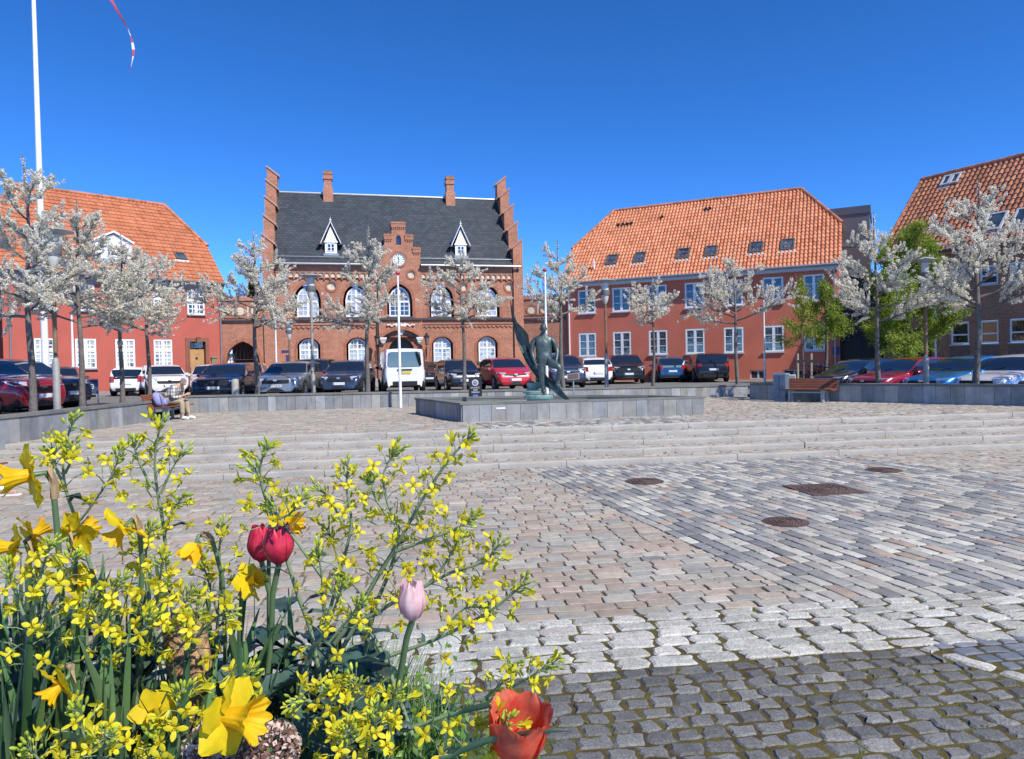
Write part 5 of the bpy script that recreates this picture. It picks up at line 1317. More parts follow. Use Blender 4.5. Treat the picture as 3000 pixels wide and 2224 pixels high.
# facing the plaza along the far wall: the nose is what shows
def facing(px, Y, head, *a, **k):
    return nose(px, Y), head
car('parked_car', 'ruby red off-roader nosing in from the edge of the photo, nearest to the plaza', 'car', (-12.85, 19.5), (0.985, -0.17), (4.55, 1.85, 1.68), 'suv', P['red'])
car('parked_car', 'dark navy off-roader parked just beyond the ruby red one', 'car', (-13.75, 22.3), (0.985, -0.17), (4.6, 1.86, 1.66), 'suv', P['navy'])
car('parked_car', 'dark blue saloon mostly hidden beyond the two off-roaders by the left wall', 'car', (-17.4, 24.6), (0.98, -0.2), (4.6, 1.85, 1.62), 'suv', P['navy'])
v = at_y(172, 1120, 29.5)
car('parked_car', 'grey hatchback seen from behind, beyond the big flagpole', 'car', (v.x-2.0, v.y+3.6), (-0.45, 0.89), (4.2, 1.8, 1.5), 'hatch', P['grey'])
v = at_y(352, 1120, 35.2)
car('parked_car', 'small white hatchback seen from behind with black tailgate glass', 'car', (v.x-0.62, v.y+3.4), (-0.25, 0.97), (3.47, 1.62, 1.46), 'small', P['white'], blackhatch=True)
v = at_y(478, 1120, 33.5)
car('parked_car', 'white sporty crossover facing the plaza behind the seated man', 'car', (v.x+0.3, v.y), (0.55, -0.835), (4.45, 1.84, 1.52), 'suv', P['white'])
v = at_y(590, 1120, 33.5)
car('parked_car', 'pale brown hatchback hidden behind the dark saloon facing the seated man', 'car', (v.x+0.4, v.y), (0.35, -0.94), (4.3, 1.8, 1.5), 'hatch', P['pearl'])
v = at_y(622, 1120, 27.6)
car('parked_car', 'black navy hatchback facing the plaza, first beside the seated man', 'car', (v.x, v.y), (0.10, -0.995), (4.38, 1.83, 1.47), 'hatch', P['navy'], grille='tall')
v = at_y(722, 1120, 34.5)
car('parked_car', 'bronze brown car seen from behind between two cars under the first blossom tree', 'car', (v.x-0.9, v.y+3.9), (-0.2, 0.98), (4.2, 1.78, 1.55), 'hatch', P['bronze'])
v = at_y(806, 1120, 28.7)
car('parked_car', 'silver green estate car facing the plaza, its number plate readable', 'car', (v.x, v.y), (0.02, -1.0), (4.8, 1.89, 1.50), 'estate', P['silver'], plate='BW 58 621')
v = at_y(905, 1120, 33.0)
car('parked_car', 'dark grey off-roader seen from behind with a bright bumper bar', 'car', (v.x-0.2, v.y+4.6), (-0.05, 1.0), (4.6, 1.86, 1.66), 'suv', P['dgrey'], tailbar=True)
v = at_y(992, 1120, 30.2)
car('parked_car', 'slate grey hatchback facing the plaza with a V shaped grille beside the white van', 'car', (v.x, v.y), (0.02, -1.0), (4.39, 1.78, 1.53), 'hatch', P['slate'])
v = at_y(1188, 1120, 31.0)
vn = car('parked_van', 'white delivery van parked with its rear to the plaza before the portal', 'van', (v.x-1.15, v.y+4.8), (-0.23, 0.973), (4.89, 1.90, 1.98), 'van', P['white'], yellow=True)
# round sticker in the rear side window of the van
v = at_y(1258, 1120, 41.0)
car('parked_car', 'navy saloon half hidden behind the white van', 'car', (v.x, v.y), (0.05, -1.0), (4.5, 1.8, 1.5), 'hatch', P['navy'])
v = at_y(1366, 1120, 32.6)
car('parked_car', 'small black city car facing the plaza behind the memorial sign', 'car', (v.x, v.y), (0.30, -0.954), (3.54, 1.64, 1.49), 'small', P['black'], grille='none')
v = at_y(1512, 1120, 31.8)
car('parked_car', 'bright red small car facing the plaza beside the statue wing', 'car', (v.x, v.y), (0.30, -0.954), (3.76, 1.69, 1.51), 'small', P['red2'], grille='slim')
v = at_y(1666, 1120, 33.6)
car('parked_car', 'slate blue boxy off-roader facing the plaza behind the bronze man', 'car', (v.x, v.y), (0.12, -0.993), (4.47, 1.87, 1.63), 'suv', P['slate'], grille='slim')
v = at_y(1738, 1120, 38.0)
car('parked_car', 'white hatchback seen from behind next to the slate blue off-roader', 'car', (v.x-0.1, v.y+4.0), (-0.1, 0.995), (4.03, 1.69, 1.49), 'hatch', P['white'])
v = at_y(1843, 1120, 38.8)
car('parked_car', 'black off-roader facing the plaza in front of the red building', 'car', (v.x, v.y), (-0.05, -1.0), (4.5, 1.865, 1.65), 'suv', P['black'], grille='tall')
v = at_y(1972, 1120, 40.2)
car('parked_car', 'small petrol blue hatchback seen from behind in front of the red building', 'car', (v.x+0.15, v.y+3.45), (0.05, 1.0), (3.47, 1.62, 1.46), 'small', P['teal'], blackhatch=True)
v = at_y(2094, 1120, 38.6)
car('parked_car', 'black crossover seen from behind in front of the red building', 'car', (v.x+0.4, v.y+4.65), (0.10, 0.995), (4.71, 1.88, 1.62), 'suv', P['black'])
car('parked_car', 'dark navy hatchback behind the empty bench, noses towards the basin', 'car', (11.75, 26.9), (-0.93, -0.37), (4.1, 1.75, 1.50), 'small', P['navy'])
car('parked_car', 'dark red hatchback beside the right retaining wall', 'car', (12.05, 24.4), (-0.93, -0.37), (4.2, 1.75, 1.50), 'hatch', P['red'])
car('parked_car', 'shiny blue hatchback parked between the dark red and the white car', 'car', (13.25, 23.0), (-0.93, -0.37), (4.2, 1.76, 1.50), 'hatch', P['blue'])
car('parked_car', 'white car at the right edge of the photo', 'car', (14.15, 21.7), (-0.93, -0.37), (4.3, 1.78, 1.52), 'estate', P['pearl'])
car('parked_car', 'dark silver car glimpsed beyond the row under the green trees', 'car', (14.2, 29.5), (-0.93, -0.37), (4.3, 1.78, 1.50), 'hatch', P['silver'])
# ================================================================= trees
M_BARK = mat('cherry_bark', (0.145, 0.125, 0.11), 0.85, spec=0.2, var=0.35, vs=5, fine=0.25, fs=40, bmp=0.6, bs=22, bd=0.02, wear=((0.26, 0.25, 0.22), 7, 0.5, 0.75, 0.6))
M_BLOS = mat('blossom_petal', (1, 1, 1), 0.6, spec=0.2, attr=True, trans=0.55)
M_LEAF = mat('tree_leaf', (1, 1, 1), 0.5, spec=0.3, attr=True, trans=0.35)
def quad_cloud(name, C, size, cols, m, parent, seed, up=0.0, nrm=None):
    """small leaf-sized faces with random orientation at points C"""
    g = np.random.default_rng(seed); n = len(C)
    a = g.normal(size=(n, 3)); a[:, 2] += up; a = a if nrm is None else nrm + a*0.38; a /= np.linalg.norm(a, axis=1)[:, None]
    b = np.cross(a, g.normal(size=(n, 3))); b /= np.linalg.norm(b, axis=1)[:, None]
    c = np.cross(a, b)
    s = size*g.uniform(0.7, 1.3, n)[:, None]
    V = np.stack([C - b*s, C - c*s*0.75 + a*s*0.18, C + b*s, C + c*s*0.75 + a*s*0.18], 1).reshape(-1, 3)
    F = np.arange(n*4).reshape(-1, 4)
    return np_mesh(name, V, F, m, cols, parent)
def grow_tree(g, H, rad, clear, nbr, trunk_r, upright=0.55, top_narrow=1.0):
    """skeleton: list of (points, radii) and list of flower-bearing points"""
    limbs, tips = [], []
    lean = g.normal(0, 0.012, 2); n = 9
    tp = [np.array([lean[0]*z+0.03*math.sin(z*1.7+lean[1]*80), lean[1]*z+0.03*math.cos(z*1.3), z]) for z in np.linspace(-0.15, H, n)]
    tr = [trunk_r*(1.25 if k == 0 else 1.0)*(1-0.90*(k/(n-1))**1.1) + 0.006 for k in range(n)]
    limbs.append((tp, tr, 9))
    def at(z):
        k = min(n-2, max(0, int((z+0.15)/(H+0.15)*(n-1)))); f = (z-tp[k][2])/(tp[k+1][2]-tp[k][2]); return tp[k]+(tp[k+1]-tp[k])*f
    for z in np.linspace(clear+0.8*(H-clear)*0.55, H*0.985, int((H-clear)*9)): tips.append((at(z), 0.05))
    az = g.uniform(0, 6.28)
    for i in range(nbr):
        f = (i+0.3)/nbr; z = clear + (H-clear)*0.80*f**1.15
        az += 2.4 + g.normal(0, 0.35)
        ln = rad*1.28*(1.0-0.72*f*top_narrow)*g.uniform(0.75, 1.15)
        el = upright*(0.22+1.05*f)*g.uniform(0.7, 1.3)
        p = at(z).copy(); pts = [p.copy()]; d = np.array([math.cos(az)*math.cos(el), math.sin(az)*math.cos(el), math.sin(el)])
        m = 7
        for k in range(m):
            d = d + np.array([g.normal(0, 0.10), g.normal(0, 0.10), 0.05+g.normal(0, 0.07)]); d /= np.linalg.norm(d)
            p = p + d*ln/m; pts.append(p.copy())
        r0 = trunk_r*(0.42-0.22*f)
        limbs.append((pts, [r0*(1-0.85*k/m)+0.004 for k in range(m+1)], 6))
        for k in range(int(ln*11)):
            u = g.uniform(0.34, 1.0)*m; a = int(min(u, m-1)); tips.append((pts[a]+(pts[a+1]-pts[a])*(u-a), 0.06))
        for k in range(int(10+ln*9)):
            u = g.uniform(0.22, 0.98)*m; a = int(min(u, m-1)); q = pts[a]+(pts[a+1]-pts[a])*(u-a)
            sd_ = g.normal(0, 1, 3); bd = (pts[a+1]-pts[a]); bd /= np.linalg.norm(bd); sd_ = sd_-sd_.dot(bd)*bd; sd_ /= np.linalg.norm(sd_)
            dd = bd*0.65 + sd_*0.75 + np.array([0, 0, 0.22]); dd /= np.linalg.norm(dd)
            l2 = ln*g.uniform(0.20, 0.46); sp = [q.copy()]
            for kk in range(3):
                dd = dd+g.normal(0, 0.13, 3)+np.array([0, 0, 0.05]); dd /= np.linalg.norm(dd); q = q+dd*l2/3; sp.append(q.copy())
            limbs.append((sp, [0.008, 0.006, 0.0045, 0.0025], 4))
            for kk in range(int(4+l2*22)):
                u = g.uniform(0.15, 1.0)*3; a = int(min(u, 2)); tips.append((sp[a]+(sp[a+1]-sp[a])*(u-a), 0.055))
    return limbs, tips
def blossom_tree(label, px, Y, H, rad, clear=2.3, nbr=15, tr=0.10, dens=1.0, seed=1, x=None, psz=0.0205, off=None):
    v = at_y(px, 1100, Y); X = v.x if x is None else x
    g = np.random.default_rng(seed); z0 = gz(X, Y)
    t = thing('blossom_tree', label, 'tree', (X, Y, z0), 0, 'white blossom trees round the plaza')
    limbs, tips = grow_tree(g, H-z0, rad, clear, nbr, tr, 0.50)
    tb = MB()
    for pts, rr, n in limbs: tb.tube(pts, rr, n)
    tb.build('trunk', M_BARK, t, smooth=60)
    P = np.array([p for p, _ in tips]); s = np.array([r for _, r in tips])
    P = P[g.random(len(P)) < dens*0.85]; s = s[:len(P)]
    k = 11; n = len(P)
    o = g.normal(size=(n*k, 3)); o /= np.linalg.norm(o, axis=1)[:, None]; dirs = o.copy(); o *= (0.55+0.45*g.random(n*k))[:, None]*np.repeat(g.uniform(0.03, 0.066, n), k)[:, None]
    C = np.repeat(P, k, axis=0) + o
    u = g.random(n*k); cols = np.tile(np.array([0.93, 0.90, 0.80]), (n*k, 1))
    cols[u < 0.22] = (0.84, 0.80, 0.70); cols[u < 0.10] = (0.66, 0.60, 0.44); cols[u > 0.955] = (0.26, 0.29, 0.055); cols[u > 0.985] = (0.30, 0.19, 0.08)
    cols *= g.uniform(0.9, 1.05, n*k)[:, None]
    quad_cloud('blossoms', C, psz, np.clip(cols, 0, 0.95), M_BLOS, t, seed+100, 0.25, dirs)
    return t
BT = [('tall blossom tree beside the big white flagpole, nearest to the ruby red car', 92, 17.2, 7.1, 1.75, 2.5, 17, 0.085, 1.0),
      ('blossom tree between the big flagpole lamp post and the white hatchback', 240, 19.6, 6.6, 1.75, 2.4, 17, 0.08, 1.0),
      ('blossom tree in front of the small white hatchback with the black tailgate', 353, 21.8, 6.1, 1.6, 2.4, 15, 0.072, 1.0),
      ('blossom tree in front of the white crossover behind the seated man', 435, 23.6, 5.9, 1.55, 2.4, 15, 0.072, 1.0),
      ('blossom tree in front of the pointed archway and the silver estate car', 750, 24.9, 6.75, 1.75, 2.6, 17, 0.085, 0.95),
      ('blossom tree between the slate grey hatchback and the white van', 1073, 25.4, 6.9, 1.55, 2.6, 17, 0.085, 1.0),
      ('blossom tree behind the black memorial sign', 1362, 26.0, 6.05, 1.45, 2.7, 14, 0.08, 1.0),
      ('blossom tree behind the bronze man, beside the slate blue off-roader', 1649, 26.7, 6.5, 1.5, 2.7, 14, 0.085, 1.0),
      ('smallest blossom tree between the black off-roader and the petrol blue hatchback', 1914, 27.4, 5.05, 1.3, 2.6, 11, 0.065, 0.75),
      ('blossom tree in front of the black crossover at the end of the far wall', 2161, 28.0, 5.9, 1.75, 2.7, 14, 0.08, 0.8),
      ('blossom tree in front of the dark red hatchback behind the empty bench', 2574, 22.3, 6.4, 1.65, 2.6, 16, 0.08, 0.85),
      ('blossom tree before the brown brick building at the right edge', 2860, 20.6, 6.9, 1.95, 2.7, 17, 0.10, 0.85)]
for i, b in enumerate(BT): blossom_tree(b[0], b[1], b[2], b[3], b[4], b[5], b[6], b[7], b[8], seed=200+i*7)
blossom_tree('blossom tree standing just outside the right edge, casting shade on the paving', 0, 17.6, 6.6, 1.9, 2.6, 16, 0.1, 0.9, seed=321, x=16.2)
def green_tree(name, label, px, Y, H, rad, clear, nbr, tr, col, n_per, lsz, seed, group='green trees near the parked bicycles', spread=0.16, upright=0.7, tn=1.0):
    v = at_y(px, 1100, Y); g = np.random.default_rng(seed); z0 = gz(v.x, Y)
    t = thing(name, label, 'tree', (v.x, Y, z0), 0, group)
    limbs, tips = grow_tree(g, H-z0, rad, clear, nbr, tr, upright, tn)
    tb = MB()
    for pts, rr, n in limbs: tb.tube(pts, rr, n)
    tb.build('trunk', M_BARK, t, smooth=60)
    P = np.array([p for p, _ in tips]); n = len(P)
    o = g.normal(size=(n*n_per, 3))*spread*0.55; C = np.repeat(P, n_per, axis=0)+o
    cols = np.array(col)*g.uniform(0.6, 1.35, (n*n_per, 1))*g.normal(1, 0.06, (n*n_per, 3))
    quad_cloud('crown', C, lsz, np.clip(cols, 0.005, 0.6), M_LEAF, t, seed+50, 0.5)
    return t
green_tree('young_tree', 'young slender green tree tied between two wooden stakes', 2353, 31.0, 5.6, 0.85, 1.9, 16, 0.045, (0.34, 0.38, 0.06), 3, 0.027, 401, upright=1.05, tn=0.75)
green_tree('leafy_tree', 'leafy green tree with a dark trunk behind the bicycles', 2420, 34.5, 5.6, 1.25, 2.0, 14, 0.09, (0.24, 0.33, 0.05), 5, 0.034, 402, tn=0.8)
green_tree('leafy_tree', 'bright green tree before the brown brick building behind the dark red hatchback', 2655, 29.5, 7.2, 1.85, 1.6, 24, 0.11, (0.29, 0.38, 0.05), 7, 0.033, 403, tn=0.6)
t = thing('conifer', 'dark conifer rising behind the gate wall beside the town hall', 'tree', (-19.6, 54.5, 0.6))
MB().tube([(0,0,0), (0,0,9.5)], [0.22, 0.03], 8).build('trunk', M_BARK, t)
g = np.random.default_rng(9); n = 9000; zz = g.random(n)**1.3*8.2+1.2; rr = (9.6-zz)*0.23*g.random(n)**0.4; aa = g.random(n)*6.28
quad_cloud('crown', np.stack([rr*np.cos(aa), rr*np.sin(aa), zz], 1), 0.09, np.array([0.03, 0.065, 0.03])*g.uniform(0.6, 1.5, (n, 1)), M_LEAF, t, 77)
# stakes with strap
M_STAKE = mat('weathered_stake', (0.36, 0.30, 0.22), 0.85, var=0.2, vs=6, fine=0.15)
for px, lab in ((2337, 'wooden tree stake left of the young green tree'), (2377, 'wooden tree stake on the bicycle side of the young green tree')):
    v = at_y(px, 1100, 30.2); z0 = gz(v.x, v.y)
    MB()
    o = MB().tube([(0, 0, 0), (0, 0, 1.72)], [0.055, 0.05], 9).build('tree_stake', M_STAKE, smooth=40, loc=(v.x, v.y, z0)); tag(o, lab, 'stake', 'stakes of the young tree')
a, b = at_y(2337, 1100, 30.2), at_y(2377, 1100, 30.2)
o = MB().box(a.x-0.06, b.x+0.06, 30.12, 30.15, 1.72, 1.80).build('tree_strap', M_CAST); tag(o, 'dark strap tying the young green tree to its two stakes', 'strap')
# ================================================================= street furniture, statue, signs
M_LPOLE = mat('rust_brown_pole', (0.20, 0.125, 0.075), 0.7, var=0.3, vs=4, fine=0.1)
M_LPOLEG = mat('galvanised_pole', (0.33, 0.32, 0.29), 0.6, metal=0.2, var=0.2, vs=4)
M_LGLASS = mat('lamp_glass', (0.55, 0.55, 0.52), 0.15, spec=0.7)
M_LHOOD = mat('lamp_hood', (0.42, 0.44, 0.45), 0.5, metal=0.2, var=0.1)
def lamp(label, px, Y, ztop, rdisc, brown=True):
    v = at_y(px, 1100, Y); z0 = gz(v.x, Y)
    t = thing('street_lamp', label, 'street lamp', (v.x, Y, z0), 0, 'street lamps with disc shades'); H = ztop-z0
    MB().tube([(0,0,-0.1), (0,0,1.45), (0,0,1.55)], [0.085, 0.085, 0.055], 10).build('post_base', M_LPOLEG, t, smooth=40)
    MB().tube([(0,0,1.5), (0,0,H-0.85)], [0.055, 0.048], 10).build('post', M_LPOLE if brown else M_LPOLEG, t, smooth=40)
    k = rdisc/0.45
    MB().lathe([(0.05, H-0.95), (0.12*k, H-0.80), (0.15*k, H-0.62), (0.15*k, H-0.60)], 16).build('lower_glass', M_LGLASS, t, smooth=40)
    MB().lathe([(0.19*k, H-0.60), (0.20*k, H-0.50), (0.19*k, H-0.40)], 18).build('collar', mat('lamp_collar', (0.12, 0.12, 0.12), 0.5) if 'lamp_collar' not in MATS else MATS['lamp_collar'], t, smooth=40)
    MB().lathe([(0.15*k, H-0.40), (0.15*k, H-0.10)], 16).build('lens', M_LGLASS, t, smooth=40)
    MB().lathe([(0.17*k, H-0.10), (rdisc*0.6, H-0.06), (rdisc, H-0.015), (rdisc, H+0.0), (rdisc*0.5, H+0.05), (0.05, H+0.08)], 28).build('disc_shade', M_LHOOD, t, smooth=35)
    return t
lamp('street lamp among the blossom trees beside the big flagpole', 165, 17.9, 5.42, 0.49)
lamp('street lamp with disc shade in front of the town hall beside the slate grey hatchback', 917, 27.6, 5.45, 0.45, False)
lamp('street lamp with rusty pole in front of the red building', 1777, 29.0, 5.2, 0.44)
lamp('street lamp between the two blossom trees behind the dark red hatchback', 2713, 22.2, 4.85, 0.33)
lamp('smallest street lamp standing close to the town hall wall', 850, 39.5, 4.45, 0.62*0.7, True)
# direction sign on the town hall lamp
v = at_y(846, 1000, 39.4)
t = thing('direction_sign', 'dark blue pointer sign and plate on the small lamp by the town hall', 'sign', (v.x, v.y, 0))
MB().box(-0.42, -0.02, -0.02, 0.0, 2.75, 2.92).box(-0.18, 0.0, -0.02, 0.0, 2.15, 2.66).build('sign_plate', mat('dark_blue_sign', (0.06, 0.06, 0.13), 0.5), t)
def flagpole(label, px, Y, ztop, r, red=True, z0=None, hinge=True):
    v = at_y(px, 1150, Y); z0 = gz(v.x, Y) if z0 is None else z0
    t = thing('flagpole', label, 'flagpole', (v.x, Y, z0), 0, 'white flagpoles on the square'); H = ztop-z0
    MB().tube([(0,0,-0.1), (0,0,H*0.5), (0,0,H)], [r, r*0.82, r*0.5], 14).build('pole', M_WHITE, t, smooth=60)
    if red: MB().lathe([(0.02, 0), (r*1.25, 0.02), (r*1.5, 0.06), (r*1.0, 0.10), (0.01, 0.12)], 12, (0, 0, H)).build('finial', mat('red_finial', (0.45, 0.02, 0.05), 0.4) if 'red_finial' not in MATS else MATS['red_finial'], t, smooth=60)
    if hinge: MB().tube([(r*0.9, -r*0.5, 1.1), (r*1.3, -r*0.7, 1.15), (r*0.9, -r*0.5, 1.25)], 0.012, 5).build('cleat', M_CHR, t)
    return t, v
bp_, bv_ = flagpole('tall thick white flagpole on the left reaching out of the photo', 136, 24.2, 15.6, 0.115, False)
flagpole('slim white flagpole on the plaza in front of the white van', 1173, 23.3, 4.85, 0.052, z0=0.5)
flagpole('slim white flagpole behind the bronze man', 1603, 24.0, 4.95, 0.052, z0=0.5)
flagpole('slim white flagpole standing before the red building wall', 2241, 36.6, 4.95, 0.055)
flagpole('slim white flagpole at the corner of the town hall and the archway', 812, 39.0, 5.6, 0.055)
flagpole('thin white flagpole in front of the pink red house', 217, 33.0, 4.6, 0.07)
# pennant streaming from the big flagpole
M_PEN = mat('pennant_cloth', (1, 1, 1), 0.7, attr=True, trans=0.25)
Yp = 24.2
pts = [Vector((bv_.x, Yp, 15.45))] + [at_y(x, y, Yp - 0.05*i) for i, (x, y) in enumerate([(230, -190), (290, -60), (326, 0), (345, 34), (362, 62), (375, 85), (383, 105), (388, 125), (391, 145), (390, 165), (387, 180), (384, 195), (382, 206)])]
mb = MB(); wds = [0.30, 0.27, 0.22, 0.085, 0.08, 0.07, 0.035, 0.03, 0.07, 0.085, 0.05, 0.035, 0.03, 0.04]
g = np.random.default_rng(4); vs_ = []
for i, p in enumerate(pts):
    d = (pts[min(i+1, len(pts)-1)]-pts[max(0, i-1)]).normalized(); n = d.cross(Vector((0, 1, 0))).normalized(); tw = 0.5*math.sin(i*0.9)
    q = (n*math.cos(tw)+Vector((0, 1, 0))*math.sin(tw))
    vs_ += [p - q*wds[i]*0.5, p + q*wds[i]*0.5]
for i in range(len(pts)-1):
    c = (0.62, 0.10, 0.14) if i < 6 else ((0.75, 0.74, 0.76) if i in (6, 8, 10, 11) else (0.50, 0.05, 0.09))
    mb.add([vs_[2*i], vs_[2*i+1], vs_[2*i+3], vs_[2*i+2]], [(0, 1, 2, 3)], c)
o = mb.build('pennant', M_PEN); tag(o, 'long narrow red and white pennant streaming from the tall flagpole', 'pennant')
# ---------------------------------------------------------------- benches
M_SLAT = mat('bench_wood', (0.20, 0.068, 0.035), 0.6, var=0.2, vs=4, fine=0.15, fs=30)
M_STEEL = mat('bench_steel', (0.30, 0.36, 0.40), 0.45, metal=0.4, var=0.1)
def bench(label, c, ang, ln=1.8, group='wooden slat benches on the plaza', zb=None):
    """c: middle of the seat front on the ground; local x along the bench, local -y is where it faces"""
    t = thing('bench', label, 'bench', (c[0], c[1], PZ if zb is None else zb), ang, group)
    prof = []
    for k in range(8): prof.append((0.02+0.058*k, 0.455-0.006*k, 0.0))
    for k in range(3): prof.append((0.475+0.035*k, 0.43+0.022*k*(k+1)/2+0.012*k, 0.55+0.4*k))
    for k in range(6): prof.append((0.555+0.026*k, 0.53+0.056*k, 1.15))
    for part, rng in (('seat', range(0, 9)), ('backrest', range(9, len(prof)))):
        mb = MB()
        for k in rng:
            y, z, a = prof[k]; mb.obox((0, y, z), (ln/2, 0, 0), (0, 0.024*math.cos(a), 0.024*math.sin(a)), (0, -0.017*math.sin(a), 0.017*math.cos(a)))
        mb.build(part, M_SLAT, t)
    for x in (-ln*0.31, ln*0.31):
        mb = MB().box(x-0.03, x+0.03, 0.06, 0.24, 0.0, 0.38).box(x-0.03, x+0.03, 0.46, 0.52, 0.0, 0.38).box(x-0.029, x+0.029, 0.06, 0.56, 0.38, 0.425)
        mb.tube([(x, 0.50, 0.40), (x, 0.60, 0.52), (x, 0.70, 0.82)], 0.02, 6); mb.build('leg', M_STEEL, t)
    MB().box(-ln*0.31, ln*0.31, 0.10, 0.14, 0.33, 0.379).build('rail', M_STEEL, t)
    t.scale = (1, 1, 0.86)
    return t
bench('occupied wooden bench by the retaining wall with the seated man', (-9.16, 19.55), R(90-6), 1.4)
bench('empty wooden bench before the shaded retaining wall', (8.95, 21.75), math.atan2(-0.70, 0.71), 1.6)
bench('wooden bench at the near end of the retaining wall, only a sitter\'s foot in view', (-8.3, 10.6), R(90-6), zb=0.0)
# litter bin
t = thing('litter_bin', 'grey steel litter bin beside the empty bench', 'bin', (8.55, 22.55, PZ), math.atan2(-0.66, 0.75))
b = MB().box(-0.19, 0.19, -0.17, 0.17, 0.04, 0.84); b.build('body', mat('bin_steel', (0.16, 0.21, 0.28), 0.45, metal=0.4, var=0.15), t)
MB().box(-0.205, 0.205, -0.185, 0.185, 0.84, 0.9).box(-0.17, 0.17, -0.15, 0.15, 0.0, 0.04).build('lid', M_STEEL, t)
MB().box(-0.012, 0.012, -0.18, -0.171, 0.1, 0.8).box(-0.17, 0.17, -0.178, -0.171, 0.13, 0.15).build('door_seam', M_DZINC, t); MB().box(0.11, 0.14, -0.19, -0.171, 0.5, 0.56).build('lock', M_CHR, t)
# framed parking panels
def panel(label, px, Y, w, h, pcol, fcol, logo=None):
    v = at_y(px, 1110, Y); t = thing('parking_panel', label, 'panel', (v.x, v.y, gz(v.x, v.y)), 0.1, 'framed panels at the parking bays')
    MB().tube([(-w/2, 0, 0), (-w/2, 0, h), (w/2, 0, h), (w/2, 0, 0)], 0.022, 8).build('frame', fcol, t, smooth=40)
    MB().box(-w/2+0.02, w/2-0.02, -0.01, 0.01, h*0.42, h-0.02).build('panel', pcol, t)
    lg = MB().ring(rect(-0.07, 0.07, h*0.62, h*0.80), rect(-0.045, 0.045, h*0.645, h*0.775), -0.018, -0.011); lg.build('pictogram', M_WHITE, t)
panel('blue framed panel between two blossom trunks by the grey hatchback', 268, 26.0, 0.42, 0.95, mat('blue_panel', (0.06, 0.10, 0.18), 0.25, spec=0.8), mat('blue_frame', (0.10, 0.16, 0.26), 0.4))
panel('white framed grey panel beside the empty bench', 2302, 30.0, 0.85, 0.82, mat('grey_panel', (0.20, 0.21, 0.23), 0.35), M_WHITE)
# ---------------------------------------------------------------- bicycles
M_BIKE = mat('bicycle_frame', (0.015, 0.015, 0.018), 0.4, spec=0.6)
def bicycle(label, x, y, ang, tilt):
    z0 = gz(x, y); t = thing('bicycle', label, 'bicycle', (x, y, z0), ang, 'bicycles parked by the red building'); t.rotation_euler = (tilt, 0, ang)
    for wx in (-0.52, 0.52):
        w_ = MB(); c = [(wx+0.33*math.cos(a), 0, 0.34+0.33*math.sin(a)) for a in np.linspace(0, 2*PI, 25)]; w_.tube(c, 0.018, 6, False)
        for k in range(9): a = PI*k/9; w_.tube([(wx-0.32*math.cos(a), 0, 0.34-0.32*math.sin(a)), (wx+0.32*math.cos(a), 0, 0.34+0.32*math.sin(a))], 0.003, 3)
        w_.build('wheel', M_TYRE, t)
    f = MB()
    for a, b in (((-0.52,0,0.34),(-0.12,0,0.30)), ((-0.12,0,0.30),(-0.22,0,0.86)), ((-0.12,0,0.30),(0.36,0,0.72)), ((-0.20,0,0.74),(0.34,0,0.80)), ((-0.52,0,0.34),(-0.20,0,0.74)), ((0.52,0,0.34),(0.33,0,0.98))): f.tube([a, b], 0.017, 6)
    f.build('frame', M_BIKE, t); MB().tube([(0.18, 0.29, 1.02), (0.32, 0.16, 1.05), (0.33, 0, 1.0), (0.32, -0.16, 1.05), (0.18, -0.29, 1.02)], 0.013, 6).build('handlebar', M_CHR, t)
    MB().add([(-0.36,0.08,0.90),(-0.36,-0.08,0.90),(-0.06,0,0.90),(-0.36,0.08,0.95),(-0.36,-0.08,0.95),(-0.06,0,0.93)], [(0,1,2),(3,5,4),(0,3,4,1),(1,4,5,2),(2,5,3,0)]).build('saddle', M_BLK, t)
    MB().tube([(-0.75,0.06,0.72), (-0.35,0.06,0.74)], 0.012, 4).tube([(-0.75,-0.06,0.72), (-0.35,-0.06,0.74)], 0.012, 4).build('carrier', M_BIKE, t)
for i, (px, Y, a) in enumerate(((2360, 33.2, 1.2), (2378, 33.0, 0.9), (2392, 32.6, 1.4), (2406, 32.8, 1.0), (2418, 32.2, 1.3))):
    v = at_y(px, 1100, Y); bicycle(['dark bicycle right behind the tree stakes', 'black bicycle second in the rack from the stakes', 'black bicycle in the middle of the parked bunch', 'dark bicycle fourth in the bunch, before the dark trunk', 'dark bicycle nearest to the navy car in the bunch'][i], v.x, v.y, a, 0.08*(i % 3-1))
# wooden posts at the ford's left: bollard-like granite post by the first car
# ---------------------------------------------------------------- memorial sign and plaque
v = on_z(1392, 1178, PZ); v = at_y(1392, 1120, 21.3)
t = thing('memorial_sign', 'black memorial board with a round emblem standing behind the basin', 'sign', (v.x, v.y, PZ), R(6))
w_, h_ = 0.39, 0.99
MB().box(-w_/2, w_/2, -0.05, 0.05, 0, h_).build('board', mat('black_board', (0.022, 0.02, 0.022), 0.4), t)
def disc(r, y, m, par, n=28, zc=h_-0.17): return MB().prism(circle(0, zc, r, n), y-0.003, y).build('emblem_disc', m, par)
e = disc(0.095, -0.051, mat('emblem_cream', (0.72, 0.68, 0.56), 0.5), t); disc(0.068, -0.055, mat('emblem_blue', (0.07, 0.07, 0.32), 0.5), e); disc(0.048, -0.059, MATS['emblem_cream'], e); disc(0.041, -0.063, MATS['emblem_blue'], e)
MB().prism([(0, h_-0.145), (-0.014, h_-0.17), (0, h_-0.195), (0.014, h_-0.17)], -0.068, -0.064).box(-0.03, 0.03, -0.068, -0.064, h_-0.175, h_-0.165).build('emblem_star', MATS['emblem_cream'], e)
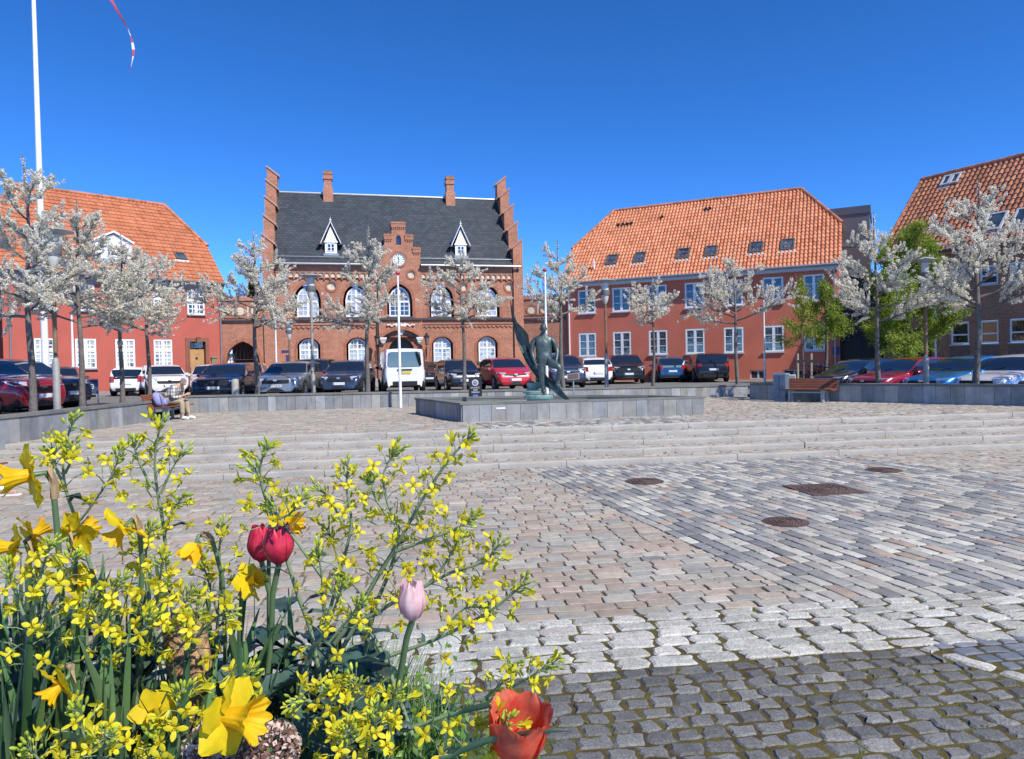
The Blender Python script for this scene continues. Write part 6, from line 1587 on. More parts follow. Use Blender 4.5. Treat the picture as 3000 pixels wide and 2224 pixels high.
for k, s in enumerate(('PÅ VAGT', 'FOR', 'FREDEN')):
    text_mesh(s, 0.066, 'lettering', M_WHITE, t, Matrix(((1,0,0,0),(0,0,-1,-0.052),(0,1,0,h_-0.325-0.068*k),(0,0,0,1))))
MB().box(-0.075, 0.075, -0.056, -0.051, h_-0.60, h_-0.53).build('crest', mat('emblem_light_blue', (0.10, 0.20, 0.55), 0.5), t)
v = at_y(1680, 1140, 20.6)
t = thing('plaque_stand', 'tilted bronze plaque on a post behind the basin', 'plaque', (v.x, v.y, PZ), R(-4))
MB().tube([(0,0,0), (0,0,0.86)], 0.022, 8).build('post', M_STEEL, t)
MB().obox((0, 0, 0.95), (0.175, 0, 0.012), (0, 0.05, 0.085), (0.0, -0.01, 0.006)).build('frame', mat('plaque_frame', (0.40, 0.40, 0.38), 0.4, metal=0.5), t)
MB().obox((0, -0.012, 0.957), (0.155, 0, 0.011), (0, 0.042, 0.072), (0.0, -0.006, 0.004)).build('plate', mat('bronze_plate', (0.14, 0.10, 0.085), 0.4, metal=0.5), t)
# small granite posts on the asphalt by the dark hatchback
for px, lab in ((690, 'squat stone post in front of the black navy hatchback'),):
    v = at_y(px, 1150, 25.2); o = MB().lathe([(0.13, 0), (0.13, 0.78), (0.10, 0.84), (0.02, 0.86)], 12).build('stone_post', M_KERB, smooth=40, loc=(v.x, v.y, gz(v.x, v.y))); tag(o, lab, 'post')
# ---------------------------------------------------------------- bodies by skin
FAT = 1.1
def skin(name, nodes, links, m, parent=None, sub=2, smooth=True, push=None):
    me = bpy.data.meshes.new(name); ks = list(nodes); ix = {k: i for i, k in enumerate(ks)}
    me.from_pydata([nodes[k][0] for k in ks], [(ix[a], ix[b]) for a, b in links], [])
    o = bpy.data.objects.new(name, me); COL.objects.link(o)
    sk = o.modifiers.new('skin', 'SKIN'); sk.use_smooth_shade = True
    for i, k in enumerate(ks):
        r = nodes[k][1]; r = (r, r) if isinstance(r, (int, float)) else r
        sv = me.skin_vertices[0].data[i]; sv.radius = (r[0]*FAT, r[1]*FAT); sv.use_root = (i == 0)
    ss = o.modifiers.new('sub', 'SUBSURF'); ss.levels = sub; ss.render_levels = sub
    dg = bpy.context.evaluated_depsgraph_get(); m2 = bpy.data.meshes.new_from_object(o.evaluated_get(dg)); m2.name = name
    bpy.data.objects.remove(o); bpy.data.meshes.remove(me)
    m2.materials.clear(); m2.materials.append(m)
    m2.polygons.foreach_set('use_smooth', [smooth]*len(m2.polygons))
    o = bpy.data.objects.new(name, m2); COL.objects.link(o)
    if parent is not None: o.parent = parent
    return o
def chain(nodes, links, names):
    for a, b in zip(names[:-1], names[1:]): links.append((a, b))
def hand(nodes, links, pre, wrist, d, side, n, curl=0.5, s=1.0):
    """palm + four bent fingers + thumb; d: finger direction, side: towards the thumb, n: palm normal (fingers curl this way)"""
    d, side, n = Vector(d).normalized(), Vector(side).normalized(), Vector(n).normalized(); w_ = Vector(wrist)
    nodes[pre+'palm'] = (w_+d*0.05*s, (0.034*s, 0.020*s)); links.append((pre+'wrist', pre+'palm'))
    for k, (o, l) in enumerate(((0.030, 0.070), (0.011, 0.080), (-0.010, 0.074), (-0.030, 0.058))):
        b = w_+d*0.085*s+side*o*s; q = [b]; dd = d.copy(); prev = pre+'palm'
        for j in range(3):
            dd = (dd*math.cos(curl*0.8)+n*math.sin(curl*0.8)).normalized(); b = b+dd*l*s*(0.42, 0.33, 0.25)[j]; q.append(b)
        for j, p in enumerate(q):
            nm = '%sf%d%d' % (pre, k, j); nodes[nm] = (p, (0.0095, 0.009, 0.008, 0.0065)[j]*s); links.append((prev, nm)); prev = nm
    b = w_+d*0.03*s+side*0.028*s; prev = pre+'palm'
    for j, l in enumerate((0.0, 0.034, 0.028)):
        b = b+(d*0.6+side*0.6+n*0.5).normalized()*l*s; nm = '%st%d' % (pre, j); nodes[nm] = (b, (0.012, 0.010, 0.008)[j]*s); links.append((prev, nm)); prev = nm
def head_mesh(name, m, parent, loc, fwd, up, s=1.0, n1=20, n2=16):
    """head with brow, nose, mouth, chin and ears, shaped from a sphere; looks along fwd"""
    f = Vector(fwd).normalized(); u = Vector(up); u = (u-u.dot(f)*f).normalized(); r = f.cross(u)
    mb = MB(); vs_ = []
    for i in range(n2+1):
        th = PI*i/n2
        for j in range(n1):
            ph = 2*PI*j/n1; x, y, z = math.sin(th)*math.sin(ph), math.sin(th)*math.cos(ph), math.cos(th)   # y forward
            X, Y, Z = x*0.075, y*0.098, z*0.118
            if z < 0: X *= 1-0.30*(-z)**1.2; Y *= 1-0.10*(-z) if y > 0 else 1-0.30*(-z)
            if y > 0.5:
                fx = abs(x)
                if fx < 0.22 and -0.45 < z < 0.12: Y += 0.022*(1-fx/0.22)*(1-abs(z+0.30)/0.45 if z > -0.45 else 0)
                if 0.18 < fx < 0.6 and -0.02 < z < 0.22: Y -= 0.010
                if z > 0.2 and z < 0.35: Y += 0.004
                if fx < 0.3 and -0.68 < z < -0.55: Y -= 0.006
                if fx < 0.3 and z < -0.78: Y += 0.008
            vs_.append(Vector(loc)+s*(r*X+f*Y+u*Z))
    fs_ = [(i*n1+j, i*n1+(j+1) % n1, (i+1)*n1+(j+1) % n1, (i+1)*n1+j) for i in range(n2) for j in range(n1)]
    mb.add(vs_, fs_)
    for s1 in (-1, 1):
        c = Vector(loc)+s*(r*s1*0.076+f*-0.005+u*-0.005)
        mb.obox(c, r*0.008*s, f*0.017*s, u*0.028*s)
    return mb.build(name, m, parent, smooth=60)
# ---------------------------------------------------------------- bronze statue
M_BRZ = mat('patinated_bronze', (0.085, 0.115, 0.110), 0.45, metal=0.55, spec=0.4, var=0.35, vs=6, fine=0.12, fs=40, bmp=0.35, bs=14, bd=0.02, wear=((0.26, 0.36, 0.33), 5, 0.56, 0.8, 0.55))
M_VERD = mat('verdigris', (0.20, 0.33, 0.30), 0.65, metal=0.2, var=0.4, vs=4, fine=0.15, bmp=0.3, bs=18, wear=((0.06, 0.09, 0.085), 5, 0.50, 0.7, 0.9))
SX, SY, SZ = 0.83, 18.25, 1.06
t = thing('statue', 'green bronze statue of a man with one foot raised before a tall wing', 'statue', (SX, SY, SZ))
k = 0.00203
def S(px, py, d=0.0): return Vector(((px-650)*k, d, (1262-py)*k))
FAT = 1.28
nd, lk = {}, []
nd['pelvis'] = (S(652, 835, 0.02), (0.155, 0.105))
nd['waist'] = (S(652, 745, 0.03), (0.158, 0.105)); nd['chest'] = (S(650, 640, 0.03), (0.185, 0.125)); nd['upper'] = (S(648, 565, 0.05), (0.165, 0.10)); nd['neck'] = (S(649, 515, 0.05), (0.058, 0.06)); nd['skull'] = (S(650, 470, 0.03), 0.06)
chain(nd, lk, ['pelvis', 'waist', 'chest', 'upper', 'neck', 'skull'])
for nm, pts in (('r', [(560, 568, .05, .066), (518, 600, .04, .062), (503, 680, .04, .052), (497, 730, .03, .046), (520, 810, -.02, .040), (540, 868, -.04, .027)]), ('l', [(740, 568, .05, .066), (782, 605, .04, .062), (808, 680, .03, .052), (823, 725, .0, .047), (812, 790, -.10, .041), (802, 832, -.17, .028)])):
    prev = 'upper'
    for i, (x, y, d, r) in enumerate(pts):
        q = nm+('wrist' if i == len(pts)-1 else str(i)); nd[q] = (S(x, y, d), r); lk.append((prev, q)); prev = q
hand(nd, lk, 'r', S(540, 868, -.04), (0.12, -0.15, -1), (0.8, -0.5, 0), (0.4, 0.8, 0.2), 0.35, 1.1)
hand(nd, lk, 'l', S(802, 832, -.17), (-0.1, -0.35, -1), (-0.9, -0.2, 0), (-0.2, 0.9, -0.3), 1.1, 1.1)
for nm, pts in (('a', [(618, 862, .02, .098), (615, 940, .0, .088), (622, 1010, -.01, .066), (620, 1080, .02, .064), (630, 1160, .03, .048), (643, 1235, .03, .040), (648, 1252, -.03, .038), (660, 1262, -.12, .030)]), ('b', [(700, 858, -.04, .100), (775, 893, -.17, .090), (850, 925, -.27, .070), (838, 1000, -.24, .064), (822, 1080, -.21, .050), (812, 1150, -.20, .040), (830, 1175, -.24, .038), (858, 1205, -.30, .028)])):
    prev = 'pelvis'
    for i, (x, y, d, r) in enumerate(pts): q = nm+str(i); nd[q] = (S(x, y, d), r); lk.append((prev, q)); prev = q
skin('figure', nd, lk, M_BRZ, t)
hm_ = head_mesh('head', M_BRZ, t, S(650, 435, 0.0), (0.05, -1, 0.02), (0, 0, 1), 1.12)
hr = MB(); c = S(650, 420, 0.012)
vs_ = [c+Vector((0.082*math.sin(th)*math.cos(p), 0.104*math.sin(th)*math.sin(p), 0.112*math.cos(th))) for th in np.linspace(0.01, 1.35, 7) for p in np.linspace(0, 2*PI, 17)[:-1]]
hr.add(vs_, [(i*16+j, i*16+(j+1) % 16, (i+1)*16+(j+1) % 16, (i+1)*16+j) for i in range(6) for j in range(16)]); hr.build('hair', M_BRZ, hm_, smooth=60)
tn, tl = {}, []
tn['hem'] = (S(652, 838, 0.02), (0.175, 0.118)); tn['hem2'] = (S(652, 815, 0.02), (0.176, 0.118)); tn['waist'] = (S(652, 745, 0.03), (0.166, 0.113)); tn['chest'] = (S(650, 640, 0.03), (0.192, 0.132)); tn['upper'] = (S(648, 572, 0.05), (0.17, 0.106)); tn['neck'] = (S(649, 535, 0.05), (0.072, 0.07))
chain(tn, tl, ['hem', 'hem2', 'waist', 'chest', 'upper', 'neck']); skin('tunic', tn, tl, M_BRZ, t)
FAT = 1.1
# wing: a bent sheet with ribs, from the tip behind his shoulder down to the foot of the basin
Lf = [(238, 52, .34), (243, 150, .33), (252, 250, .32), (270, 360, .30), (290, 470, .27), (322, 590, .24), (362, 710, .22), (410, 820, .20), (468, 925, .18), (530, 1015, .17), (600, 1095, .15), (680, 1175, .10), (770, 1255, .02), (850, 1315, -.06), (935, 1352, -.12)]
Rf = [(244, 52, .34), (262, 150, .27), (285, 255, .20), (325, 350, .13), (395, 420, .08), (462, 512, .10), (470, 600, .16), (498, 700, .26), (540, 800, .30), (590, 890, .28), (650, 985, .22), (715, 1070, .12), (800, 1150, .02), (880, 1235, -.10), (965, 1345, -.16)]
wv = MB(); n = 8; front, back = [], []
for (a, b) in zip(Lf, Rf):
    for j in range(n+1):
        f = j/n; p = S(*a).lerp(S(*b), f); wdt = (S(*b)-S(*a)).length
        fold = 0.03*math.sin(f*PI*3.2)*min(1, wdt*3) + 0.10*math.sin(f*PI)*min(1, wdt*2)
        front.append(p+Vector((0, fold, 0))); back.append(p+Vector((0, fold+0.022, 0)))
m_ = n+1; R_ = len(Lf); fs_ = []
for i in range(R_-1):
    for j in range(n):
        q = (i*m_+j, i*m_+j+1, (i+1)*m_+j+1, (i+1)*m_+j); fs_ += [q, tuple(x+R_*m_ for x in q[::-1])]
    for j in (0, n): q = (i*m_+j, (i+1)*m_+j, (i+1)*m_+j+R_*m_, i*m_+j+R_*m_); fs_.append(q)
wv.add(front+back, fs_); wv.build('wing', M_BRZ, t, smooth=60)
bs = MB()
def slab_disc(px, py, r, h, d, sq=0.8): c = S(px, py, d); bs.lathe([(r*0.96, 0), (r, h*0.3), (r, h*0.8), (r*0.95, h)], 26, (c.x, c.y, c.z))
slab_disc(585, 1320, 0.39, 0.10, 0.05); slab_disc(520, 1255, 0.30, 0.07, 0.25); slab_disc(530, 1180, 0.20, 0.09, 0.42); slab_disc(520, 1215, 0.13, 0.08, 0.40); slab_disc(560, 1150, 0.26, 0.06, 0.42); slab_disc(560, 1420, 0.27, 0.22, 0.1)
bs.build('stone_discs', M_VERD, t, smooth=35)
# ---------------------------------------------------------------- seated man
M_SKIN = mat('skin', (0.52, 0.29, 0.20), 0.5, spec=0.4, var=0.06)
M_HAIR = mat('grey_hair', (0.17, 0.16, 0.15), 0.8, fine=0.4, fs=90)
M_TROU = mat('khaki_trousers', (0.36, 0.29, 0.19), 0.85, var=0.12, vs=9, bmp=0.3, bs=20)
M_SHOE = mat('white_shoe', (0.75, 0.75, 0.74), 0.5)
def check_mat():
    m, nt, b = nodes_of('checked_shirt'); b.inputs['Roughness'].default_value = 0.85
    tc = N(nt, 'ShaderNodeTexCoord').outputs['Object']; sp = N(nt, 'ShaderNodeSeparateXYZ'); L(nt, tc, sp.inputs[0])
    def stripes(sock, k):
        a = N(nt, 'ShaderNodeMath', operation='MULTIPLY'); L(nt, sock, a.inputs[0]); a.inputs[1].default_value = k
        s_ = N(nt, 'ShaderNodeMath', operation='SINE'); L(nt, a.outputs[0], s_.inputs[0]); return ramp(nt, s_.outputs[0], [(0.30, 0.0), (0.45, 1.0)])
    ad = N(nt, 'ShaderNodeMath', operation='ADD'); L(nt, sp.outputs['X'], ad.inputs[0]); L(nt, sp.outputs['Y'], ad.inputs[1])
    c = mixrgb(nt, 'MIX', stripes(ad.outputs[0], 62), (0.66, 0.63, 0.57), (0.30, 0.275, 0.25)); c2 = mixrgb(nt, 'MULTIPLY', stripes(sp.outputs['Z'], 62), c, (0.55, 0.52, 0.50)); L(nt, c2, b.inputs['Base Color'])
    return m
M_CHECK = check_mat()
t = thing('person', 'grey haired man in a checked shirt leaning forward on the bench, looking at his hands', 'person', (-9.45, 19.70, PZ), R(-6))
t.scale = (0.93, 0.93, 0.92)
b_, lk = {}, []
# local: x forward (he faces +x), y to his left, z up
b_['pelvis'] = ((-0.10, 0, 0.57), (0.13, 0.155)); b_['waist'] = ((-0.06, 0, 0.70), (0.125, 0.15)); b_['chest'] = ((0.09, 0, 0.89), (0.135, 0.165)); b_['upper'] = ((0.19, 0, 1.0), (0.10, 0.14)); b_['neck'] = ((0.27, 0, 1.05), 0.055); b_['skull'] = ((0.34, 0, 1.085), 0.062)
chain(b_, lk, ['pelvis', 'waist', 'chest', 'upper', 'neck', 'skull'])
sh_ = {k2: (v2[0], tuple(x*1.09 for x in v2[1]) if isinstance(v2[1], tuple) else v2[1]*1.05) for k2, v2 in b_.items() if k2 in ('waist', 'chest', 'upper')}; sh_ = {'hem': ((-0.13, 0, 0.60), (0.15, 0.17)), **sh_, 'coll': ((0.235, 0, 1.035), 0.075)}
sl_ = [('hem', 'waist'), ('waist', 'chest'), ('chest', 'upper'), ('upper', 'coll')]
tr_ = {'pelvis': ((-0.10, 0, 0.57), (0.15, 0.17))}; tl_ = []
for s1, nm in ((1, 'l'), (-1, 'r')):
    arm = [((0.19, s1*0.18, 0.98), .062), ((0.20, s1*0.23, 0.90), .058), ((0.17, s1*0.25, 0.74), .048), ((0.20, s1*0.24, 0.67), .044), ((0.36, s1*0.15, 0.70), .038), ((0.47, s1*0.08, 0.745), .027)]
    prev = 'upper'; ps = 'upper'
    for i, (p, r) in enumerate(arm):
        q = nm+('wrist' if i == 5 else str(i)); b_[q] = (p, r); lk.append((prev, q)); prev = q
        if i < 5: sh_[q] = (p, r*1.18); sl_.append((ps, q)); ps = q
    sh_[nm+'cuff'] = ((0.40, s1*0.12, 0.715), .042); sl_.append((ps, nm+'cuff'))
    hand(b_, lk, nm, arm[5][0], (0.85, -s1*0.25, 0.25), (0, -s1*0.3, 0.9), (0.0, -s1*1.0, 0.0), 0.8)
    leg = [((-0.05, s1*0.10, 0.55), .092), ((0.16, s1*0.12, 0.555), .088), ((0.38, s1*0.13+(0.02 if s1 < 0 else 0), 0.54), .066), ((0.40, s1*0.13, 0.38), .060), ((0.40+(0.05 if s1 > 0 else 0.0), s1*0.13, 0.14), .044), ((0.40+(0.05 if s1 > 0 else 0.0), s1*0.13, 0.07), .04)]
    prev = 'pelvis'; pt_ = 'pelvis'
    for i, (p, r) in enumerate(leg):
        q = nm+'g'+str(i); b_[q] = (p, r); lk.append((prev, q)); prev = q
        if i < 5: tr_[q] = (p, r*1.16 if i < 4 else 0.062); tl_.append((pt_, q)); pt_ = q
body = skin('body', b_, lk, M_SKIN, t, 1)
skin('shirt', sh_, sl_, M_CHECK, t); skin('trousers', tr_, tl_, M_TROU, t)
for s1 in (1, -1):
    x0 = 0.40+(0.05 if s1 > 0 else 0); y0 = s1*0.13
    n_ = {'a': ((x0-0.05, y0, 0.055), (0.045, 0.045)), 'b': ((x0+0.02, y0, 0.06), (0.052, 0.046)), 'c': ((x0+0.12, y0, 0.045), (0.036, 0.046)), 'd': ((x0+0.20, y0, 0.035), (0.024, 0.038)), 'e': ((x0, y0, 0.12), 0.046)}
    skin('shoe', n_, [('a', 'b'), ('b', 'c'), ('c', 'd'), ('b', 'e')], M_SHOE, t)
hd_ = head_mesh('head', M_SKIN, t, (0.375, 0, 1.12), (0.86, 0, -0.50), (0.5, 0, 0.86))
hr = MB(); f = Vector((0.86, 0, -0.50)); u = Vector((0.5, 0, 0.86)); r_ = Vector((0, 1, 0)); vs_ = []
for th in np.linspace(0.01, 1.75, 8):
    for p in np.linspace(0, 2*PI, 17)[:-1]:
        kk = 1.0 if math.cos(p) < 0.3 else max(0.42, 1.0-(math.cos(p)-0.3)*0.75); th2 = th*kk
        vs_.append(Vector((0.375, 0, 1.12))+r_*0.082*math.sin(th2)*math.sin(p)+f*(0.104*math.sin(th2)*math.cos(p)-0.006)+u*0.124*math.cos(th2))
hr.add(vs_, [(i*16+j, i*16+(j+1) % 16, (i+1)*16+(j+1) % 16, (i+1)*16+j) for i in range(7) for j in range(16)]); hr.build('hair', M_HAIR, hd_, smooth=60)
# his backpack and a dark bag under the bench
t = thing('backpack', 'lilac backpack on the bench behind the seated man', 'backpack', (-9.50, 19.22, PZ+0.395), R(10))
M_LILAC = mat('lilac_cloth', (0.27, 0.27, 0.50), 0.8, var=0.16, vs=8, bmp=0.6, bs=14)
def pouch(mb, c, r, e=0.55, lean=0.0, n1=20, n2=14):
    """soft cushion shape: rounded box of half-sizes r"""
    sg = lambda v, k: math.copysign(abs(v)**k, v); vs_ = []
    for i in range(n2+1):
        th = PI*i/n2-PI/2
        for j in range(n1):
            ph = 2*PI*j/n1; x, y, z = sg(math.cos(th), e)*sg(math.cos(ph), e), sg(math.cos(th), e)*sg(math.sin(ph), e), sg(math.sin(th), e*1.25)
            k = 1-0.16*max(0, z); vs_.append((c[0]+r[0]*x*k-lean*(z+1)*r[2], c[1]+r[1]*y*k, c[2]+r[2]*z))
    mb.add(vs_, [(i*n1+j, i*n1+(j+1) % n1, (i+1)*n1+(j+1) % n1, (i+1)*n1+j) for i in range(n2) for j in range(n1)])
mb = MB(); pouch(mb, (0, 0, 0.19), (0.12, 0.16, 0.19), 0.55, 0.35); bo = mb.build('bag', M_LILAC, t, smooth=60)
mb = MB(); pouch(mb, (0.10, -0.01, 0.12), (0.055, 0.12, 0.095)); mb.build('front_pocket', M_LILAC, bo, smooth=60)
MB().tube([(-0.13, -0.05, 0.36), (-0.15, 0, 0.44), (-0.13, 0.05, 0.36)], 0.012, 6).tube([(0.0, -0.13, 0.32), (0.06, -0.19, 0.2), (0.08, -0.165, 0.05)], 0.014, 6).build('strap', M_GREYP, t)
t = thing('shoulder_bag', 'dark bag standing under the occupied bench', 'bag', (-9.35, 19.35, PZ), R(5))
skin('bag', {'a': ((0, 0, 0.10), (0.09, 0.14)), 'b': ((0, 0, 0.22), (0.06, 0.12))}, [('a', 'b')], M_BLK, t)
# sitter at the left edge: only a foot reaches into the photo
p = on_z(8, 1452, 0.0)
t = thing('person', 'sitter at the left edge of the photo with one tan and white shoe stretched out', 'person', (p.x, p.y, 0.0), 0)
M_JEAN = mat('light_jeans', (0.30, 0.44, 0.66), 0.85, var=0.1, vs=10)
n_, lk = {}, []
n_['pelvis'] = ((-0.98, 0, 0.52), (0.13, 0.16)); n_['waist'] = ((-1.02, 0, 0.68), (0.12, 0.145)); n_['chest'] = ((-1.02, 0, 0.90), (0.13, 0.17)); n_['upper'] = ((-1.0, 0, 1.04), (0.10, 0.14)); n_['neck'] = ((-0.99, 0, 1.13), 0.05); n_['skull'] = ((-0.98, 0, 1.2), 0.06)
chain(n_, lk, ['pelvis', 'waist', 'chest', 'upper', 'neck', 'skull'])
jn_ = {'pelvis': ((-0.98, 0, 0.52), (0.15, 0.175))}; jl_ = []; tp_ = {k2: (n_[k2][0], tuple(x*1.08 for x in n_[k2][1])) for k2 in ('waist', 'chest', 'upper')}; tpl = [('waist', 'chest'), ('chest', 'upper')]
for s1, nm in ((1, 'l'), (-1, 'r')):
    ext = s1 < 0
    leg = [((-0.93, s1*0.10, 0.52), .09), ((-0.72, s1*0.11, 0.55), .085), ((-0.50, s1*0.12, 0.55), .065), ((-0.33 if ext else -0.52, s1*0.12, 0.40), .058), ((-0.07 if ext else -0.50, s1*0.12, 0.17), .044), ((0.0 if ext else -0.50, s1*0.12, 0.075), .038)]
    prev, pt_ = 'pelvis', 'pelvis'
    for i, (q3, r) in enumerate(leg):
        q3 = (q3[0], q3[1]+0.12, q3[2]) if ext else q3
        q = nm+'g'+str(i); n_[q] = (q3, r); lk.append((prev, q)); prev = q
        if i < 5: jn_[q] = (q3, r*1.2 if i < 4 else .06); jl_.append((pt_, q)); pt_ = q
    arm = [((-0.99, s1*0.19, 1.01), .06), ((-0.98, s1*0.24, 0.92), .055), ((-0.95, s1*0.25, 0.75), .045), ((-0.78, s1*0.20, 0.66), .036), ((-0.70, s1*0.16, 0.655), .027)]
    prev = 'upper'; ps = 'upper'
    for i, (q3, r) in enumerate(arm):
        q = nm+('wrist' if i == 4 else str(i)); n_[q] = (q3, r); lk.append((prev, q)); prev = q
        if i < 4: tp_[q] = (q3, r*1.15); tpl.append((ps, q)); ps = q
    hand(n_, lk, nm, arm[4][0], (1, -s1*0.2, -0.1), (0, -s1, 0.2), (0.0, 0.0, -1.0), 0.4)
    sx = 0.0 if ext else -0.50; sy = 0.0 if ext else s1*0.12
    q_ = {'a': ((sx-0.06, sy, 0.055), (0.045, 0.05)), 'b': ((sx+0.02, sy, 0.06), (0.052, 0.05)), 'c': ((sx+0.12, sy, 0.05), (0.042, 0.05)), 'd': ((sx+0.22, sy, 0.038), (0.027, 0.042)), 'e': ((sx-0.01, sy, 0.12), 0.045)}
    so_ = skin('shoe', q_, [('a', 'b'), ('b', 'c'), ('c', 'd'), ('b', 'e')], mat('tan_leather', (0.42, 0.27, 0.20), 0.5) if 'tan_leather' not in MATS else MATS['tan_leather'], t)
    MB().lathe([(0.048, 0.09), (0.054, 0.15), (0.045, 0.16)], 14, (sx, sy, 0)).build('sock', M_SHOE, so_, smooth=50)
    MB().prism([(sx-0.11, 0.0), (sx+0.255, 0.0), (sx+0.25, 0.022), (sx-0.11, 0.026)], sy-0.05, sy+0.05).build('sole', M_SHOE, so_)
skin('body', n_, lk, M_SKIN, t, 1); skin('jeans', jn_, jl_, M_JEAN, t); skin('jumper', tp_, tpl, M_GREYP, t)
hd_ = head_mesh('head', M_SKIN, t, (-0.97, 0, 1.27), (1, 0, -0.1), (0, 0, 1))
# ================================================================= flower planter in front of the camera
FS = 3000/2229.0
def fp(x, y, Y): return at_y(x*FS, y*FS, Y)
def petal_mat(name, c1, c2, trans=0.35, rough=0.5):
    m, nt, b = nodes_of(name); b.inputs['Roughness'].default_value = rough; b.inputs['Specular IOR Level'].default_value = 0.25
    tc = N(nt, 'ShaderNodeTexCoord').outputs['Object']; f = noise(nt, tc, 60, 3.0)
    a = N(nt, 'ShaderNodeAttribute', attribute_name='Col').outputs['Color']
    c = mixrgb(nt, 'MULTIPLY', 1.0, ramp(nt, f, [(0.3, c1), (0.7, c2)]), a); L(nt, c, b.inputs['Base Color'])
    t = N(nt, 'ShaderNodeBsdfTranslucent'); L(nt, c, t.inputs['Color']); mx = N(nt, 'ShaderNodeMixShader'); mx.inputs[0].default_value = trans
    L(nt, b.outputs[0], mx.inputs[1]); L(nt, t.outputs[0], mx.inputs[2]); L(nt, mx.outputs[0], nt.nodes['Material Output'].inputs['Surface'])
    return m
M_KYEL = petal_mat('kale_petal', (0.72, 0.63, 0.02), (0.82, 0.74, 0.05), 0.35)
M_KBUD = petal_mat('kale_bud', (0.36, 0.45, 0.06), (0.62, 0.62, 0.09), 0.2)
M_KSTEM = mat('kale_stem', (0.20, 0.27, 0.145), 0.5, var=0.25, vs=14, fine=0.1)
M_KLEAF = mat('kale_leaf', (0.045, 0.082, 0.065), 0.45, spec=0.5, var=0.35, vs=14, fine=0.1, fs=60, trans=0.10, attr=True, bmp=0.3, bs=60, bd=0.004)
M_STRAP = mat('strap_leaf', (0.085, 0.185, 0.085), 0.4, spec=0.4, var=0.25, vs=9, trans=0.25, attr=True)
M_DAF = petal_mat('daffodil_tepal', (0.82, 0.60, 0.012), (0.90, 0.72, 0.03), 0.40)
M_DAFC = petal_mat('daffodil_trumpet', (0.82, 0.47, 0.008), (0.90, 0.60, 0.02), 0.35)
M_SPATHE = mat('papery_spathe', (0.46, 0.32, 0.18), 0.8, var=0.25, vs=40, trans=0.2)
M_DSTEM = mat('daffodil_stem', (0.10, 0.17, 0.075), 0.45, var=0.15, vs=12)
M_TRED = petal_mat('red_tulip_petal', (0.55, 0.018, 0.055), (0.66, 0.05, 0.10), 0.25, 0.35)
M_TPINK = petal_mat('pink_tulip_petal', (0.76, 0.42, 0.45), (0.84, 0.58, 0.58), 0.35, 0.4)
M_TCOR = petal_mat('coral_tulip_petal', (0.75, 0.060, 0.040), (0.82, 0.16, 0.085), 0.35, 0.4)
M_SOIL = mat('planter_soil', (0.045, 0.033, 0.024), 0.95, var=0.4, vs=20, bmp=0.8, bs=60)
gf = np.random.default_rng(99)
def strip(mb, path, widths, side, fold=0.0, col=None, mi=0, wave=0.0, nrm=None, seg=2, tip=True):
    """leaf or petal blade: path centre line, half-widths, side vector; fold lifts the edges"""
    path = [Vector(p) for p in path]; side = Vector(side); n = len(path); m = 2*seg+1; vs_ = []
    for i, p in enumerate(path):
        d = (path[min(i+1, n-1)]-path[max(i-1, 0)]).normalized(); s = (side-side.dot(d)*d); s = s.normalized() if s.length > 1e-6 else d.orthogonal().normalized(); nn = s.cross(d).normalized()
        for j in range(m):
            f = j/seg-1; w_ = widths[i]*f; up_ = fold*widths[i]*(abs(f)**1.3) + (wave*math.sin(i*2.1+f*5)*abs(f) if wave else 0)
            vs_.append(p+s*w_+nn*up_)
    mb.add(vs_, [(i*m+j, i*m+j+1, (i+1)*m+j+1, (i+1)*m+j) for i in range(n-1) for j in range(m-1)], col, mi)
def mesh_of(mb, name, mats, smooth=60):
    o = mb.build(name, mats, None, smooth=smooth); me = o.data; bpy.data.objects.remove(o); return me
def basis(o, fwd, roll=0.0):
    f = Vector(fwd).normalized(); s = f.orthogonal().normalized(); t = f.cross(s); s2 = s*math.cos(roll)+t*math.sin(roll); t2 = f.cross(s2)
    return Matrix(((s2.x, t2.x, f.x, o[0]), (s2.y, t2.y, f.y, o[1]), (s2.z, t2.z, f.z, o[2]), (0, 0, 0, 1)))
